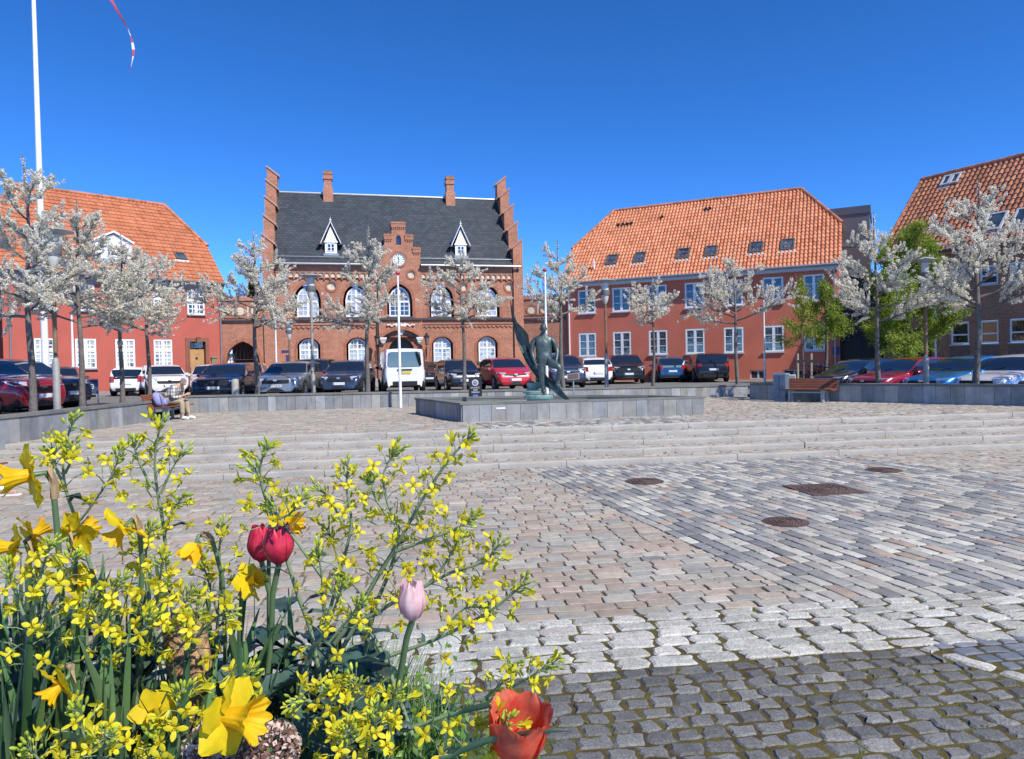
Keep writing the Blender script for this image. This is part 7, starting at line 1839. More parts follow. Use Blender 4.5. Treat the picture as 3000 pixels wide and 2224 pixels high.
# one kale flower looks along +z: four petals in a cross, stamens; several shapes shared by all flowers
def kale_flower(seed, open_=1.0):
    g = np.random.default_rng(seed); mb = MB(); a0 = g.uniform(0, 6.28)
    for k in range(4):
        a = a0 + PI/2*k + g.normal(0, 0.14); d = Vector((math.cos(a), math.sin(a), 0)); s = Vector((-d.y, d.x, 0)); o = open_*g.uniform(0.8, 1.1)
        L_ = 0.0125*g.uniform(0.78, 1.2)
        pth = [Vector((0, 0, -0.006)), d*0.0012+Vector((0, 0, 0.001))]
        for f in (0.25, 0.5, 0.75, 0.93, 1.0): el = 1.25-1.25*o*min(1, f*1.3); pth.append(pth[-1]+(d*math.cos(el)+Vector((0, 0, math.sin(el)-(0.25*f if o > 0.9 else 0))))*L_*0.22)
        c = (1.0, g.uniform(0.93, 1.05), 1.0)
        strip(mb, pth, [0.0006, 0.0009, 0.0020, 0.0031, 0.0036, 0.0029, 0.0010], s, 0.25, c, 0, seg=1)
        e = Vector((math.cos(a+PI/4), math.sin(a+PI/4), 0)); strip(mb, [e*0.0015+Vector((0, 0, -0.006)), e*0.004+Vector((0, 0, -0.001)), e*0.0062+Vector((0, 0, 0.003))], [0.0012, 0.0014, 0.0004], Vector((-e.y, e.x, 0)), 0.3, (1.0, 1.02, 1.0), 1, seg=1)
    for k in range(5):
        a = 6.28*k/5; mb.tube([(0, 0, -0.004), (0.0018*math.cos(a), 0.0018*math.sin(a), 0.006)], [0.0004, 0.0008], 3, True, (0.95, 0.85, 0.5), 0)
    return mesh_of(mb, 'flower', [M_KYEL, M_KBUD])
KF = [kale_flower(500+i, o) for i, o in enumerate((1.0, 1.15, 0.75, 0.5, 0.9, 0.3, 1.05, 0.62, 0.85, 1.25))]
def bud(mb, p, d, l, c):
    d = Vector(d).normalized(); p = Vector(p); mb.tube([p, p+d*l*0.3, p+d*l*0.75, p+d*l], [l*0.12, l*0.23, l*0.21, l*0.06], 6, True, c)
def raceme(t, path, L0, nfl, stem, buds, leaf, rad=0.03, tipn=16):
    """flowers spiral down the last part of a stem, opening buds crowd its tip"""
    P = [Vector(p) for p in path]; seg = [(P[i+1]-P[i]).length for i in range(len(P)-1)]; tot = sum(seg)
    def at(s):
        s = min(max(s, 0), tot-1e-6)
        for i, l in enumerate(seg):
            if s <= l: return P[i].lerp(P[i+1], s/l), (P[i+1]-P[i]).normalized()
            s -= l
        return P[-1], (P[-1]-P[-2]).normalized()
    ph = gf.uniform(0, 6)
    nfl = int(nfl*1.25)
    for k in range(nfl):
        f = (k+0.5)/nfl; s = tot-0.018-f*L0; 
        if s < 0.02: continue
        p, d = at(s); ph += 2.4; a = d.orthogonal().normalized(); b = d.cross(a); o = (a*math.cos(ph)+b*math.sin(ph))
        out = (o*(0.75+0.3*f)+d*(0.75-0.55*f)+Vector((0, 0, 0.06))).normalized(); ln = rad*(0.55+0.6*f)*gf.uniform(0.8, 1.25)
        q = p+out*ln; stem.tube([p, p+out*ln*0.5+d*ln*0.1, q], [0.0009, 0.0007, 0.0008], 4)
        if f > 0.72 and gf.random() < 0.30:                       # older flower already dropped: young pod
            pd_ = (out+Vector((0, 0, 0.5))).normalized(); stem.tube([q, q+pd_*0.02, q+pd_*0.035], [0.0012, 0.0011, 0.0004], 4); continue
        fo = bpy.data.objects.new('flower', KF[5] if f < 0.10 else KF[(0, 1, 2, 3, 4, 6, 7, 8, 9)[gf.integers(0, 9)]]); COL.objects.link(fo); fo.parent = t
        face = (out+Vector(gf.normal(0, 0.45, 3))-Vector((0, 0.0, 0.15))).normalized(); fo.matrix_local = basis(q+face*0.006, face, gf.uniform(0, 6)) @ Matrix.Scale(gf.uniform(0.70, 1.08), 4)
    for k in range(tipn):
        p, d = at(tot-0.001-0.024*gf.random()); ph += 2.4; a = d.orthogonal().normalized(); b = d.cross(a); o = a*math.cos(ph)+b*math.sin(ph)
        dd = (d*gf.uniform(0.6, 1.2)+o*gf.uniform(0.3, 1.0)).normalized(); ln = gf.uniform(0.006, 0.017); q = p+dd*ln
        stem.tube([p, q], 0.0006, 3); bud(buds, q, (dd+d*0.5), gf.uniform(0.006, 0.0105), tuple(np.array((0.85, 0.95, 0.8))*gf.uniform(0.75, 1.25)))
    for k in range(3):
        s = tot-L0-0.03-0.05*k
        if s < 0.03: break
        p, d = at(s); ph += 2.2; o = Vector((math.cos(ph), math.sin(ph), 0.2)); l = gf.uniform(0.025, 0.05)
        strip(leaf, [p, p+o*l*0.35+d*l*0.25, p+o*l*0.75+d*l*0.3, p+o*l+d*l*0.1], [0.003, 0.006, 0.006, 0.001], d.cross(o), 0.35, tuple(np.array((1, 1, 1))*gf.uniform(0.7, 1.5)))
SOILZ = 1.0
def kale(label, racs, r0=0.0048):
    """racs: list of (pixel path from tip to foot, depth at tip, depth at foot, flowers, length of the flowering part); first is the main stem"""
    base = fp(*racs[0][0][-1], racs[0][2]); t = thing('flowering_kale', label, 'flower', (base.x, base.y, SOILZ), 0, 'yellow flowering kale stalks in the planter')
    off = Vector((base.x, base.y, SOILZ)); leaf = MB()
    for ri, (pts, Y0, Y1, nf, L0) in enumerate(racs):
        n = len(pts); W_ = [fp(x, y, Y0+(Y1-Y0)*i/(n-1)) for i, (x, y) in enumerate(pts)][::-1]
        if ri == 0 and W_[0].z > SOILZ+0.02: dn = (W_[0]-W_[1]).normalized(); hz = max(0.25, -dn.z); W_ = [Vector((W_[0].x+dn.x/hz*(W_[0].z-SOILZ)*0.5, W_[0].y+0.02, SOILZ-0.02))] + W_
        # smooth the path
        Q = []
        for i in range(len(W_)-1):
            p0, p1, p2, p3 = W_[max(i-1, 0)], W_[i], W_[i+1], W_[min(i+2, len(W_)-1)]
            for f in (0, 0.33, 0.67): Q.append(0.5*((2*p1)+(p2-p0)*f+(2*p0-5*p1+4*p2-p3)*f*f+(3*p1-p0-3*p2+p3)*f**3))
        Q.append(W_[-1]); Q = [q-off for q in Q]
        rr = r0*0.85 if ri == 0 else r0*0.5; stem, buds = MB(), MB()
        stem.tube(Q, [rr*(1-0.70*i/(len(Q)-1)) for i in range(len(Q))], 7)
        raceme(t, Q, L0, nf, stem, buds, leaf); stem.build('stem', M_KSTEM, t, smooth=60); buds.build('bud_cluster', M_KBUD, t, smooth=60)
    if leaf.v: leaf.build('stem_leaves', M_KLEAF, t, smooth=60)
    return t
kale('tall yellow kale stalk rising right of the trumpet daffodil at the left edge', [([(162, 912), (138, 985), (143, 1065), (172, 1150), (208, 1268), (260, 1400)], 1.05, 1.12, 11, 0.11), ([(112, 972), (118, 1010), (142, 1062)], 1.04, 1.06, 4, 0.03), ([(262, 985), (240, 1040), (185, 1120), (165, 1140)], 1.05, 1.08, 9, 0.07), ([(150, 968), (155, 1000), (142, 1030)], 1.03, 1.06, 4, 0.03)])
kale('tall yellow kale stalk pointing up at the seated man on the bench', [([(352, 912), (338, 990), (340, 1050), (355, 1140), (365, 1240), (380, 1380)], 1.10, 1.15, 16, 0.16), ([(290, 955), (300, 1000), (330, 1060)], 1.09, 1.11, 4, 0.035), ([(398, 985), (375, 1020), (350, 1075)], 1.11, 1.12, 3, 0.03), ([(398, 1082), (375, 1115), (358, 1165)], 1.09, 1.12, 8, 0.06)])
kale('yellow kale stalk with drooping blooms above the two red tulips', [([(582, 968), (566, 1020), (575, 1075), (610, 1175), (650, 1300), (690, 1440)], 0.98, 1.05, 13, 0.13), ([(540, 1012), (556, 1022), (570, 1050)], 0.98, 0.99, 2, 0.02), ([(655, 1085), (630, 1120), (598, 1130)], 1.0, 1.02, 4, 0.03)])
kale('long bare kale stem slanting down right of the two red tulips', [([(588, 1100), (625, 1150), (700, 1255), (770, 1350), (840, 1440)], 1.0, 1.06, 3, 0.02)])
kale('yellow kale stalk in the middle whose side shoots reach up before the steps', [([(757, 1012), (755, 1070), (765, 1140), (745, 1230), (715, 1340), (690, 1450)], 1.08, 1.12, 16, 0.17), ([(712, 1150), (725, 1180), (745, 1250)], 1.09, 1.10, 5, 0.04), ([(690, 1060), (720, 1090), (750, 1150)], 1.09, 1.10, 4, 0.04)])
kale('yellow kale stalk with a dense bud head between the middle stalk and the leaning one', [([(868, 975), (835, 1030), (845, 1100), (868, 1150), (850, 1240), (800, 1390)], 1.10, 1.13, 18, 0.14), ([(805, 1040), (815, 1080), (840, 1120)], 1.10, 1.11, 6, 0.05)])
kale('longest kale stalk leaning right with its bright head before the basin steps', [([(1025, 948), (972, 1008), (915, 1095), (868, 1180), (828, 1245), (760, 1360), (700, 1470)], 1.02, 1.10, 34, 0.30), ([(1030, 1128), (1000, 1148), (930, 1175), (862, 1200)], 1.03, 1.06, 18, 0.13)], 0.0058)
kale('kale stalk spreading right whose yellow head ends above the pink tulip', [([(1086, 1185), (1050, 1225), (985, 1245), (900, 1290), (820, 1335), (740, 1420)], 1.0, 1.08, 24, 0.20), ([(1000, 1165), (985, 1200), (940, 1270)], 1.03, 1.05, 8, 0.08)])
kale('kale stalk arching low to the right just above the granite setts', [([(1142, 1268), (1095, 1310), (1030, 1352), (940, 1395), (830, 1435), (720, 1490)], 0.98, 1.05, 14, 0.16), ([(1060, 1325), (1010, 1325), (960, 1380)], 0.99, 1.01, 5, 0.05)])
kale('kale stalk reaching farthest right low over the dark setts', [([(1205, 1445), (1150, 1475), (1070, 1520), (980, 1555), (880, 1590), (780, 1630)], 0.93, 1.0, 20, 0.20), ([(1120, 1440), (1100, 1480), (1050, 1525)], 0.94, 0.96, 5, 0.05)])
kale('kale stalk with yellow blooms in front of the coral tulip', [([(1105, 1565), (1075, 1600), (1010, 1640), (930, 1680)], 0.80, 0.86, 16, 0.13)])
kale('bushy yellow kale stalk at the left edge below the pair of daffodils', [([(112, 1180), (92, 1240), (70, 1330), (55, 1480), (60, 1640)], 0.92, 0.98, 24, 0.18), ([(15, 1235), (30, 1280), (60, 1360)], 0.93, 0.95, 12, 0.10), ([(165, 1210), (140, 1270), (80, 1370)], 0.94, 0.96, 14, 0.12)])
kale('bushy yellow kale stalk low on the left under the hanging daffodil', [([(260, 1265), (235, 1330), (200, 1420), (170, 1560)], 0.95, 1.02, 20, 0.16), ([(330, 1340), (300, 1380), (230, 1440)], 0.96, 0.99, 14, 0.11), ([(200, 1290), (190, 1350), (190, 1430)], 0.95, 0.98, 12, 0.10)])
kale('yellow kale stalk with packed blooms left of the withered daffodil', [([(355, 1215), (345, 1280), (330, 1370), (300, 1500)], 0.98, 1.05, 20, 0.16), ([(418, 1290), (390, 1330), (335, 1400)], 0.98, 1.01, 14, 0.12)])
kale('yellow kale stalk with many buds right of the hanging daffodil', [([(330, 1150), (318, 1200), (320, 1290), (345, 1400), (390, 1520)], 1.08, 1.12, 14, 0.12), ([(300, 1165), (310, 1215), (325, 1300)], 1.08, 1.10, 7, 0.06)])
kale('yellow kale stalk standing behind the withered daffodil', [([(487, 1140), (478, 1190), (480, 1280), (470, 1400), (460, 1500)], 1.15, 1.18, 14, 0.15), ([(440, 1220), (455, 1270), (475, 1340)], 1.14, 1.16, 8, 0.08)])
kale('yellow kale stalk over the woody stump with a level row of blooms', [([(505, 1330), (470, 1345), (420, 1400), (400, 1500)], 0.92, 0.98, 14, 0.11), ([(430, 1330), (420, 1360), (410, 1420)], 0.93, 0.96, 12, 0.09)])
kale('low broad headed yellow kale stalk just right of the largest daffodil', [([(640, 1530), (670, 1525), (720, 1560), (745, 1640)], 0.86, 0.92, 14, 0.12), ([(720, 1480), (725, 1510), (740, 1580)], 0.87, 0.90, 14, 0.10), ([(775, 1480), (765, 1530), (750, 1610)], 0.87, 0.90, 12, 0.10)])
kale('yellow kale stalk at the bottom with two heads right of the faded hyacinths', [([(760, 1590), (750, 1630), (745, 1720)], 0.80, 0.84, 16, 0.09), ([(870, 1500), (850, 1530), (800, 1600), (770, 1680)], 0.84, 0.86, 16, 0.12), ([(820, 1545), (815, 1580), (790, 1650)], 0.82, 0.84, 12, 0.08)])
kale('yellow kale stalk in the middle with a flat cluster under the leaning stalk', [([(745, 1270), (730, 1320), (700, 1390), (660, 1480)], 0.95, 1.0, 12, 0.12), ([(785, 1310), (765, 1340), (715, 1400)], 0.95, 0.98, 10, 0.09), ([(690, 1195), (700, 1250), (705, 1330)], 0.97, 1.0, 10, 0.11)])
kale('yellow kale stalk at the bottom edge left of the star shaped daffodil', [([(232, 1600), (220, 1640), (210, 1720)], 0.80, 0.84, 16, 0.08), ([(60, 1625), (90, 1660), (150, 1730)], 0.80, 0.83, 10, 0.07), ([(165, 1545), (180, 1590), (200, 1680)], 0.82, 0.84, 9, 0.07)])
kale('yellow kale stalk at the bottom edge right of the star shaped daffodil', [([(400, 1500), (395, 1560), (385, 1640), (380, 1700)], 0.83, 0.87, 20, 0.12), ([(330, 1595), (345, 1630), (375, 1690)], 0.83, 0.85, 12, 0.08), ([(545, 1455), (520, 1490), (430, 1600)], 0.86, 0.87, 9, 0.07)])
# ---------------------------------------------------------------- daffodils
def daffodil(label, x, y, Y, size, face, stem_px, wither=0.0, seed=1, trumpet=1.0, Ystem=None):
    """face: direction the trumpet points (world); stem_px: pixels from the neck down to the soil"""
    g = np.random.default_rng(seed); c = fp(x, y, Y); f = Vector(face).normalized()
    foot = fp(*stem_px[-1], Ystem or Y+0.06); t = thing('daffodil', label, 'flower', (foot.x, foot.y, SOILZ), 0, 'yellow daffodils in the planter'); off = Vector((foot.x, foot.y, SOILZ)); c = c-off
    B = basis(c, f, g.uniform(0, 1)); k = size/0.085
    for i in range(6):
        a = 2*PI*i/6 + g.normal(0, 0.06); inner = i % 2; d = Vector((math.cos(a), math.sin(a), 0)); s = Vector((-d.y, d.x, 0)); mb = MB()
        L_ = 0.043*k*g.uniform(0.92, 1.08); bend = g.normal(-0.15, 0.22) + (0.9*wither); tw = g.normal(0, 0.25)
        pth, w_ = [], [0.0085, 0.0145, 0.0180, 0.0190, 0.0170, 0.0110, 0.0020]
        p = d*0.004*k + Vector((0, 0, -0.002*inner*k)); el = 0.15+g.normal(0, 0.12)+wither*0.7
        for q in range(7):
            pth.append(p.copy()); el += bend*0.16; p = p+(d*math.cos(el)+Vector((0, 0, math.sin(el))))*L_/6
        strip(mb, pth, [x_*k*(1-0.5*wither) for x_ in w_], s*math.cos(tw)+Vector((0, 0, 1))*math.sin(tw), g.uniform(-0.15, 0.3), tuple(np.array((1, 1, 1))*g.uniform(0.93, 1.05)), wave=0.0026*k, seg=3)
        o = mb.build('tepal', M_DAF if wither < 0.3 else M_DAFC, t, smooth=70); o.matrix_local = B
    mb = MB(); n = 72; rows = 9; vs_ = []
    for i in range(rows):
        u = i/(rows-1); r = (0.0075+0.0055*u+0.010*max(0, u-0.55)**1.3*2.2)*k*trumpet*(1-0.45*wither)
        for j in range(n):
            a = 2*PI*j/n; fr = 1+0.035*math.sin(a*12+seed)*(0.3+u)+(0.10*math.sin(a*9+seed)+0.06*math.sin(a*5)+0.05*math.sin(a*17))*max(0, u-0.45)*1.9
            z = 0.034*k*u*trumpet + (0.0035*k*math.sin(a*9+seed)*max(0, u-0.6)*2)
            vs_.append((r*fr*math.cos(a), r*fr*math.sin(a), z-0.002))
    mb.add(vs_, [(i*n+j, i*n+(j+1) % n, (i+1)*n+(j+1) % n, (i+1)*n+j) for i in range(rows-1) for j in range(n)])
    for j in range(6): a = PI/3*j; mb.tube([(0.002*math.cos(a)*k, 0.002*math.sin(a)*k, 0), (0.003*math.cos(a)*k, 0.003*math.sin(a)*k, 0.02*k)], [0.0007*k, 0.0014*k], 4)
    o = mb.build('trumpet', M_DAFC, t, smooth=75); o.matrix_local = B
    # ovary, papery spathe, stem
    S_ = [fp(px, py, (Y+0.02) if i == 0 else Y+((Ystem or Y+0.06)-Y)*(i+1)/len(stem_px))-off for i, (px, py) in enumerate(stem_px)]
    neck = c-f*0.018*k; S_ = [c-f*0.002, neck, (neck+S_[0])*0.5-f*0.004*k] + S_
    if S_[-1].z > 0.02: S_.append(Vector((S_[-1].x, S_[-1].y+0.01, -0.02)))
    st = MB().tube(S_, [0.0035*k, 0.0042*k, 0.0030*k]+[0.0042*k]*(len(S_)-3), 8); st.build('stem', M_DSTEM, t, smooth=60)
    sp = MB(); strip(sp, [S_[3], S_[2]+Vector((0.002, -0.003, 0.003)), S_[1]+Vector((0.004, -0.004, 0.006)), S_[1]+Vector((0.010, -0.004, -0.008))], [0.005*k, 0.006*k, 0.005*k, 0.001*k], Vector((0.3, 0, 1)), 0.8, (1, 1, 1)); sp.tube(S_[2:4], [0.0045*k, 0.005*k], 7); sp.build('spathe', M_SPATHE, t, smooth=60)
    return t
daffodil('big trumpet daffodil at the left edge facing left, high above the rest', 68, 1034, 0.95, 0.080, (-0.78, -0.60, -0.08), [(118, 1085), (125, 1160), (135, 1300), (140, 1500)], seed=3, trumpet=1.1)
daffodil('daffodil at the left edge facing left below the highest one', 32, 1190, 0.98, 0.066, (-0.8, -0.5, 0.1), [(60, 1230), (60, 1330), (60, 1500)], seed=4)
daffodil('daffodil seen from the side just behind the pair at the left edge', 72, 1165, 1.04, 0.06, (0.5, 0.6, 0.5), [(80, 1200), (85, 1300), (90, 1500)], seed=5)
daffodil('daffodil turned away behind the first kale stalk', 168, 1160, 1.06, 0.068, (0.35, 0.75, 0.15), [(165, 1215), (160, 1330), (160, 1500)], seed=6)
daffodil('daffodil hanging its head between the two tall kale stalks on the left', 270, 1148, 1.02, 0.068, (-0.55, -0.2, -0.65), [(305, 1165), (310, 1240), (300, 1400), (300, 1500)], seed=7)
daffodil('withered orange daffodil with curled petals', 425, 1185, 1.05, 0.062, (-0.3, -0.3, -0.9), [(462, 1175), (485, 1260), (490, 1400), (490, 1500)], wither=0.8, seed=8)
daffodil('daffodil peeping out behind the two red tulips', 618, 1138, 1.14, 0.07, (0.75, -0.2, 0.0), [(585, 1180), (585, 1280), (585, 1450)], seed=9, trumpet=1.05)
daffodil('small daffodil facing up right below the red tulips', 543, 1266, 1.05, 0.055, (0.8, -0.25, 0.35), [(525, 1300), (520, 1380), (520, 1500)], seed=10)
daffodil('daffodil nodding to the lower left above the bottom edge', 132, 1490, 0.88, 0.06, (-0.45, -0.6, -0.55), [(150, 1450), (165, 1500), (170, 1650)], seed=11)
daffodil('star shaped daffodil facing the camera near the bottom edge', 338, 1548, 0.92, 0.056, (0.35, -0.85, -0.05), [(345, 1580), (350, 1700)], seed=12, trumpet=0.75)
daffodil('largest daffodil low in the middle, trumpet facing right', 495, 1560, 0.78, 0.082, (0.97, -0.24, 0.02), [(440, 1590), (400, 1625), (360, 1700)], seed=13, trumpet=1.2)
daffodil('small daffodil half hidden by kale blooms left of the tall flower stalk', 172, 1262, 1.10, 0.05, (0.4, -0.5, 0.3), [(170, 1300), (170, 1450)], seed=14)
# ---------------------------------------------------------------- tulips
def tulip(label, x, y, Y, h, rmax, ropen, m, stem_px, axis=(0, 0, 1), seed=1, streak=None, wpet=0.62, Ystem=None):
    g = np.random.default_rng(seed); foot = fp(*stem_px[-1], Ystem or Y+0.03); t = thing('tulip', label, 'flower', (foot.x, foot.y, SOILZ), 0, 'tulips in the planter'); off = Vector((foot.x, foot.y, SOILZ))
    c = fp(x, y, Y)-off; ax = Vector(axis).normalized(); B = basis(c-ax*h*0.5, ax, g.uniform(0, 1))
    for i in range(6):
        outer = i % 2; a0 = 2*PI*i/6+g.normal(0, 0.07); mb = MB(); nu, nv = 10, 9; vs_, cs_ = [], []
        hh = h*g.uniform(0.95, 1.04)*(1.0 if outer else 0.99); kk = 1.0 if outer else 0.90
        for a in range(nu+1):
            u = a/nu; prof = interp([0, .12, .45, .8, 1], [.18*rmax, .62*rmax, rmax, (rmax+ropen)*.5, ropen], [u])[0]*kk
            wdt = wpet*math.sin(PI*min(1, (u*0.86+0.14)))**0.55*(1-0.0*u) if u < 1 else 0.04
            wdt = wpet*1.35*(max(0.0, 1-((u-0.45)/0.565)**2))**0.5
            for b in range(nv):
                f = b/(nv-1)*2-1; an = a0+f*wdt; r = prof*(1+0.06*abs(f)**2*(1 if ropen > rmax*0.8 else -0.3)) + 0.0012*math.sin(f*7+i)*u
                vs_.append((r*math.cos(an), r*math.sin(an), hh*(u-0.03*abs(f)**2*u)+0.0025*g.normal()*0.25))
        for a in range(nu):
            for b in range(nv-1):
                u = (a+0.5)/nu; f = (b+0.5)/(nv-1)*2-1; col = np.array((1.0, 1.0, 1.0))
                if streak is not None: col = col*(1-streak[1]*max(0, 1-abs(f)*streak[2])*(1-u*streak[4]))+np.array(streak[0])*streak[1]*max(0, 1-abs(f)*streak[2])*(1-u*streak[4])
                col = col*g.uniform(0.94, 1.04)
                base = a*nv+b; cs_.append(((base, base+1, base+nv+1, base+nv), tuple(col)))
        mb.v = vs_; mb.f = [q for q, _ in cs_]; mb.c = [q for _, q in cs_]; mb.m = [0]*len(cs_)
        o = mb.build('petal', m, t, smooth=70); o.matrix_local = B
    S_ = [c-ax*h*0.49] + [fp(px, py, Y+((Ystem or Y+0.03)-Y)*(i+1)/len(stem_px))-off for i, (px, py) in enumerate(stem_px)]
    if S_[-1].z > 0.02: S_.append(Vector((S_[-1].x, S_[-1].y, -0.02)))
    MB().tube(S_, 0.0042, 8).build('stem', M_DSTEM, t, smooth=60)
    for k in range(2):
        lf = MB(); a = g.uniform(0, 6.28); d = Vector((math.cos(a), math.sin(a)*0.6, 0)); p = Vector((S_[-2].x, S_[-2].y, 0.0)); pth = []
        for q in range(9): u = q/8; pth.append(p+d*(0.02+0.075*u**1.6)+Vector((0, 0, 0.24*u-0.05*u**3)))
        strip(lf, pth, [0.010, 0.018, 0.023, 0.025, 0.024, 0.020, 0.014, 0.008, 0.001], Vector((-d.y, d.x, 0)), 0.45, (1.0, 1.05, 1.15), wave=0.002); lf.build('leaf', M_STRAP, t, smooth=70)
    return t
tulip('red tulip partly behind the other red tulip', 568, 1182, 1.10, 0.058, 0.0205, 0.012, M_TRED, [(586, 1290), (588, 1400), (585, 1480)], seed=21, streak=((1.15, 2.4, 1.8), 0.22, 1.4, 0, 0.6))
tulip('front red tulip with closed petals right of the middle', 606, 1184, 1.02, 0.058, 0.022, 0.013, M_TRED, [(594, 1290), (590, 1400), (580, 1480)], seed=22, streak=((1.15, 2.4, 1.8), 0.22, 1.4, 0, 0.6))
tulip('pale pink tulip with closed petals before the granite setts', 897, 1306, 0.94, 0.055, 0.0185, 0.012, M_TPINK, [(885, 1390), (870, 1480), (850, 1560)], seed=23, streak=((1.15, 1.5, 1.45), 0.65, 1.1, 0, 0.2))
tulip('large open coral tulip at the bottom edge', 1128, 1600, 0.80, 0.072, 0.030, 0.036, M_TCOR, [(1105, 1680), (1090, 1760)], (0.10, -0.22, 1), seed=24, streak=((1.15, 2.6, 2.6), 0.35, 0.9, 0, -0.4), wpet=0.68)
for lab, a in (('grey green tulip leaf crossing in front of the coral tulip', [(960, 1660), (1060, 1620), (1160, 1598), (1245, 1592)]), ('grey green tulip leaf pointing right above the coral tulip', [(980, 1560), (1050, 1545), (1120, 1525), (1185, 1535)])):
    lf = MB(); Q = [fp(x, y, 0.78 if 'front' in lab else 0.86) for x, y in a]; Q2 = [Q[0], Q[0].lerp(Q[1], .5), Q[1], Q[1].lerp(Q[2], .5), Q[2], Q[2].lerp(Q[3], .5), Q[3]]
    Q2 = [Vector((Q[0].x-0.05, Q[0].y+0.03, SOILZ))] + Q2
    strip(lf, Q2, [0.006, 0.010, 0.012, 0.0125, 0.011, 0.0085, 0.005, 0.0008], Vector((0.1, -0.75, 0.65)), 0.35, (1.6, 1.45, 1.9)); o = lf.build('tulip_leaf', M_STRAP, smooth=70); tag(o, lab, 'leaf')
# ---------------------------------------------------------------- foliage, stump, faded hyacinths, planter
sl_ = MB()
def bed(): return gf.uniform(-0.82, -0.12), gf.uniform(0.80, 1.38)
def in_bed(xp, Y): return True
for k in range(430):                                      # strap leaves of daffodils and tulips
    px = gf.choice([gf.uniform(-60, 330), gf.uniform(380, 800)], p=[0.62, 0.38]); Y = gf.uniform(0.88, 1.30)
    b = fp(px, 1400, Y); p = Vector((b.x, b.y, SOILZ)); h = gf.uniform(0.24, 0.50)*(1.0 if px < 600 else 0.85); a = gf.uniform(0, 6.28); d = Vector((math.cos(a), math.sin(a), 0)); ln_ = gf.uniform(0.01, 0.12)
    pth = [p+d*ln_*(q/7)**1.8+Vector((0, 0, h*(q/7)-0.35*ln_*(q/7)**3)) for q in range(8)]; w_ = gf.uniform(0.005, 0.010); c = np.array((1, 1, 1))*gf.uniform(0.55, 1.3)*np.array((gf.uniform(0.9, 1.35), 1, gf.uniform(0.6, 1.1)))
    a2 = gf.uniform(0, 6.28); strip(sl_, pth, [w_*x for x in (0.8, 1, 1, 1, 0.95, 0.85, 0.6, 0.08)], Vector((math.cos(a2), math.sin(a2), 0)), 0.25, tuple(c), seg=1)
o = sl_.build('strap_leaves', M_STRAP, smooth=70); tag(o, 'green strap leaves of the spring bulbs in the planter', 'leaves', kind='stuff')
kl = MB()
for k in range(620):                                      # broad dark kale leaves filling the lower part
    px = gf.uniform(-80, 1000); Y = gf.uniform(0.84, 1.34); lim = 1.0 if px < 850 else 0.55
    b = fp(px, 1500, Y); z = SOILZ+gf.uniform(0.0, 0.36)*lim*(1.0 if Y > 0.95 else 0.75); p = Vector((b.x, b.y, z)); a = gf.uniform(0, 6.28); d = Vector((math.cos(a), math.sin(a), gf.uniform(-0.25, 0.55))).normalized(); l = gf.uniform(0.06, 0.13); w_ = l*gf.uniform(0.20, 0.34); dr = gf.uniform(0.1, 0.6)
    pth = [p+d*l*(q/6)-Vector((0, 0, dr*l*(q/6)**2)) for q in range(7)]; c = np.array((1, 1, 1))*gf.uniform(0.5, 1.7)*np.array((gf.uniform(0.8, 1.15), 1, gf.uniform(0.85, 1.1)))
    s = d.cross(Vector((0, 0, 1))); strip(kl, pth, [w_*x for x in (0.18, 0.55, 0.9, 1.0, 0.85, 0.5, 0.06)], s, gf.uniform(-0.1, 0.5), tuple(c), wave=w_*0.16, seg=2)
o = kl.build('kale_leaves', M_KLEAF, smooth=70); tag(o, 'dark blue green kale leaves crowding the planter', 'leaves', kind='stuff')
gr = MB()
for k in range(2300):                                     # fine grass and chickweed at the right of the planter
    px = gf.normal(850, 105); Y = gf.uniform(0.92, 1.32); b = fp(px, 1500, Y); p = Vector((b.x, b.y, SOILZ)); h = gf.uniform(0.10, 0.37)*max(0.45, 1.1-0.0022*max(0, px-860)); a = gf.uniform(0, 6.28); d = Vector((math.cos(a), math.sin(a), 0))*gf.uniform(0.02, 0.13)
    pth = [p+d*(q/4)**1.7+Vector((0, 0, h*(q/4)-0.2*h*(q/4)**3)) for q in range(5)]; c = np.array((1.7, 1.5, 0.7))*gf.uniform(0.5, 1.4)
    s = Vector((-d.y, d.x, 0)); strip(gr, pth, [0.0012, 0.0012, 0.001, 0.0008, 0.0002], s if s.length > 1e-4 else (1, 0, 0), 0.2, tuple(c), seg=1)
    if k % 3 == 0:
        for q in range(5):
            u = gf.uniform(1, 4); i_ = int(min(u, 3)); r_ = pth[i_].lerp(pth[i_+1], u-i_); e = Vector(gf.normal(0, 1, 3)).normalized(); strip(gr, [r_, r_+e*0.006, r_+e*0.013], [0.001, 0.0045, 0.0005], e.orthogonal(), 0.3, tuple(np.array((1.8, 1.5, 0.55))*gf.uniform(0.5, 1.2)), seg=1)
o = gr.build('grass', M_STRAP, smooth=70); tag(o, 'fine grass and chickweed growing on the right side of the planter', 'grass', kind='stuff')
M_STUMP = mat('rotting_kale_wood', (0.34, 0.20, 0.095), 0.9, var=0.45, vs=22, fine=0.35, fs=90, bmp=1.0, bs=40, bd=0.02, wear=((0.07, 0.045, 0.03), 18, 0.52, 0.66, 0.9))
b = fp(425, 1600, 1.05); b = Vector((b.x, b.y, SOILZ)); t = thing('kale_stump', 'brown rotting woody kale stump among the leaves', 'stump', b)
pp = [fp(x, y, 1.05)-b for x, y in ((432, 1600), (428, 1520), (415, 1440), (402, 1380), (398, 1335))]; pp = [Vector((0.01, 0, -0.02))]+pp
mb = MB(); mb.tube(pp, [0.034, 0.032, 0.030, 0.030, 0.027, 0.017], 12); me_ = mb.build('stem', M_STUMP, t, smooth=60)
for v_ in me_.data.vertices: v_.co += Vector(gf.normal(0, 0.0028, 3))
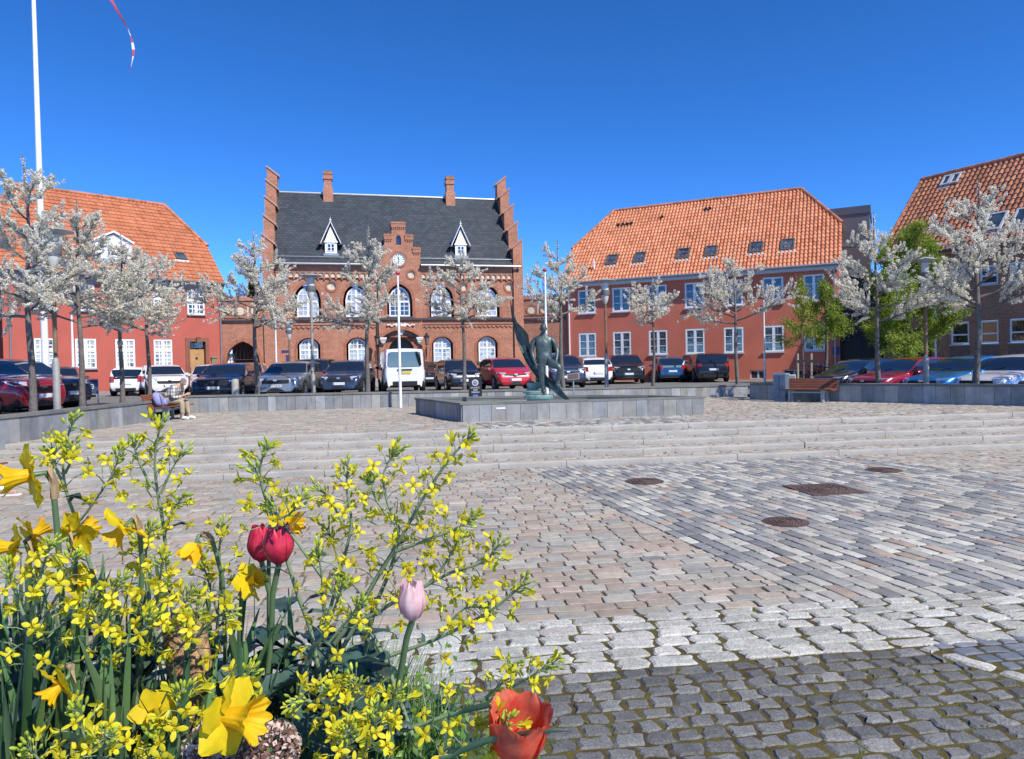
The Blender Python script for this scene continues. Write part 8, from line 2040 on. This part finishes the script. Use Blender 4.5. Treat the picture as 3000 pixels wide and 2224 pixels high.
M_HYA = mat('faded_floret', (1, 1, 1), 0.8, attr=True, trans=0.2)
for x, lab in ((462, 'faded pinkish hyacinth left of the other faded one at the bottom edge'), (590, 'faded brownish hyacinth nearer to the kale leaves at the bottom edge')):
    b = fp(x, 1700, 0.82); b = Vector((b.x, b.y, SOILZ)); t = thing('faded_hyacinth', lab, 'flower', b, 0, 'faded hyacinths in the planter')
    top = fp(x, 1632, 0.82)-b; MB().tube([(0, 0, -0.02), top], 0.006, 8).build('stem', M_DSTEM, t, smooth=60); n = 1300
    o = gf.normal(size=(n, 3)); o /= np.linalg.norm(o, axis=1)[:, None]; C = np.array(top)[None]+o*np.array((0.034, 0.034, 0.030))*gf.uniform(0.7, 1.0, (n, 1)); cc = np.where(gf.random((n, 1)) < 0.6, np.array((0.66, 0.52, 0.44)), np.array((0.20, 0.10, 0.075)))*gf.uniform(0.6, 1.25, (n, 1))
    quad_cloud('florets', C, 0.0036, np.clip(cc, 0, 0.8), M_HYA, t, int(x))
t = thing('planter', 'planter filled with spring flowers at the camera, its rim hidden by leaves', 'planter', (0, 0, 0))
MB().box(-1.35, 0.02, 0.62, 1.50, 0.0, 0.96).build('box', M_SLAB if False else mat('planter_wood', (0.20, 0.15, 0.10), 0.8, var=0.2), t)
n = 14; vs_ = [(-1.33+1.33*i/n, 0.64+0.84*j/n, 0.962+0.06*math.sin(PI*i/n)*math.sin(PI*j/n)+0.008*gf.normal()) for i in range(n+1) for j in range(n+1)]
MB().add(vs_, [(i*(n+1)+j, i*(n+1)+j+1, (i+1)*(n+1)+j+1, (i+1)*(n+1)+j) for i in range(n) for j in range(n)]).build('soil', M_SOIL, t, smooth=60)
# ---------------------------------------------------------------- weeds in the joints
wd = MB(); gw_ = np.random.default_rng(17)
def weed(x, y, z, s, c, n):
    for k in range(n):
        a = gw_.uniform(0, 6.28); d = Vector((math.cos(a), math.sin(a), 0)); l = s*gw_.uniform(0.5, 1.2); e = gw_.uniform(0.2, 1.1); p = Vector((x, y, z))+d*gw_.uniform(0, 0.4)*s
        q = p+(d*math.cos(e)+Vector((0, 0, math.sin(e))))*l*0.6; r_ = q+(d*math.cos(e*0.5)+Vector((0, 0, math.sin(e*0.5)-0.2)))*l*0.4; sd_ = Vector((-d.y, d.x, 0))*l*0.13
        wd.add([p-sd_*0.5, p+sd_*0.5, q+sd_, r_, q-sd_], [(0, 1, 2, 4), (4, 2, 3)], tuple(np.array(c)*gw_.uniform(0.6, 1.4)))
for k in range(420):
    a, b = gw_.uniform(-1.5, 5.5), gw_.uniform(1.6, 4.0); P_ = uv(a, round(b/0.118)*0.118+0.03); weed(P_[0], P_[1], -0.012, gw_.uniform(0.010, 0.030), (0.13, 0.16, 0.035), gw_.integers(4, 10))
for k in range(260):
    a, b = gw_.uniform(-6, 9), gw_.uniform(4.0, 12.2); P_ = uv(a, b); weed(P_[0], P_[1], -0.012, gw_.uniform(0.010, 0.028), (0.12, 0.13, 0.035), gw_.integers(3, 8))
for k in range(230):
    a = gw_.uniform(-8, 14); s_ = gw_.integers(0, 5); b = B0+TREAD*s_-0.012; P_ = uv(a, b); weed(P_[0], P_[1], RISE*s_, gw_.uniform(0.015, 0.045), (0.15, 0.14, 0.045), gw_.integers(4, 11))
o = wd.build('weeds', M_LEAF, smooth=None); tag(o, 'small weeds growing in the paving joints and on the steps', 'weeds', kind='stuff')
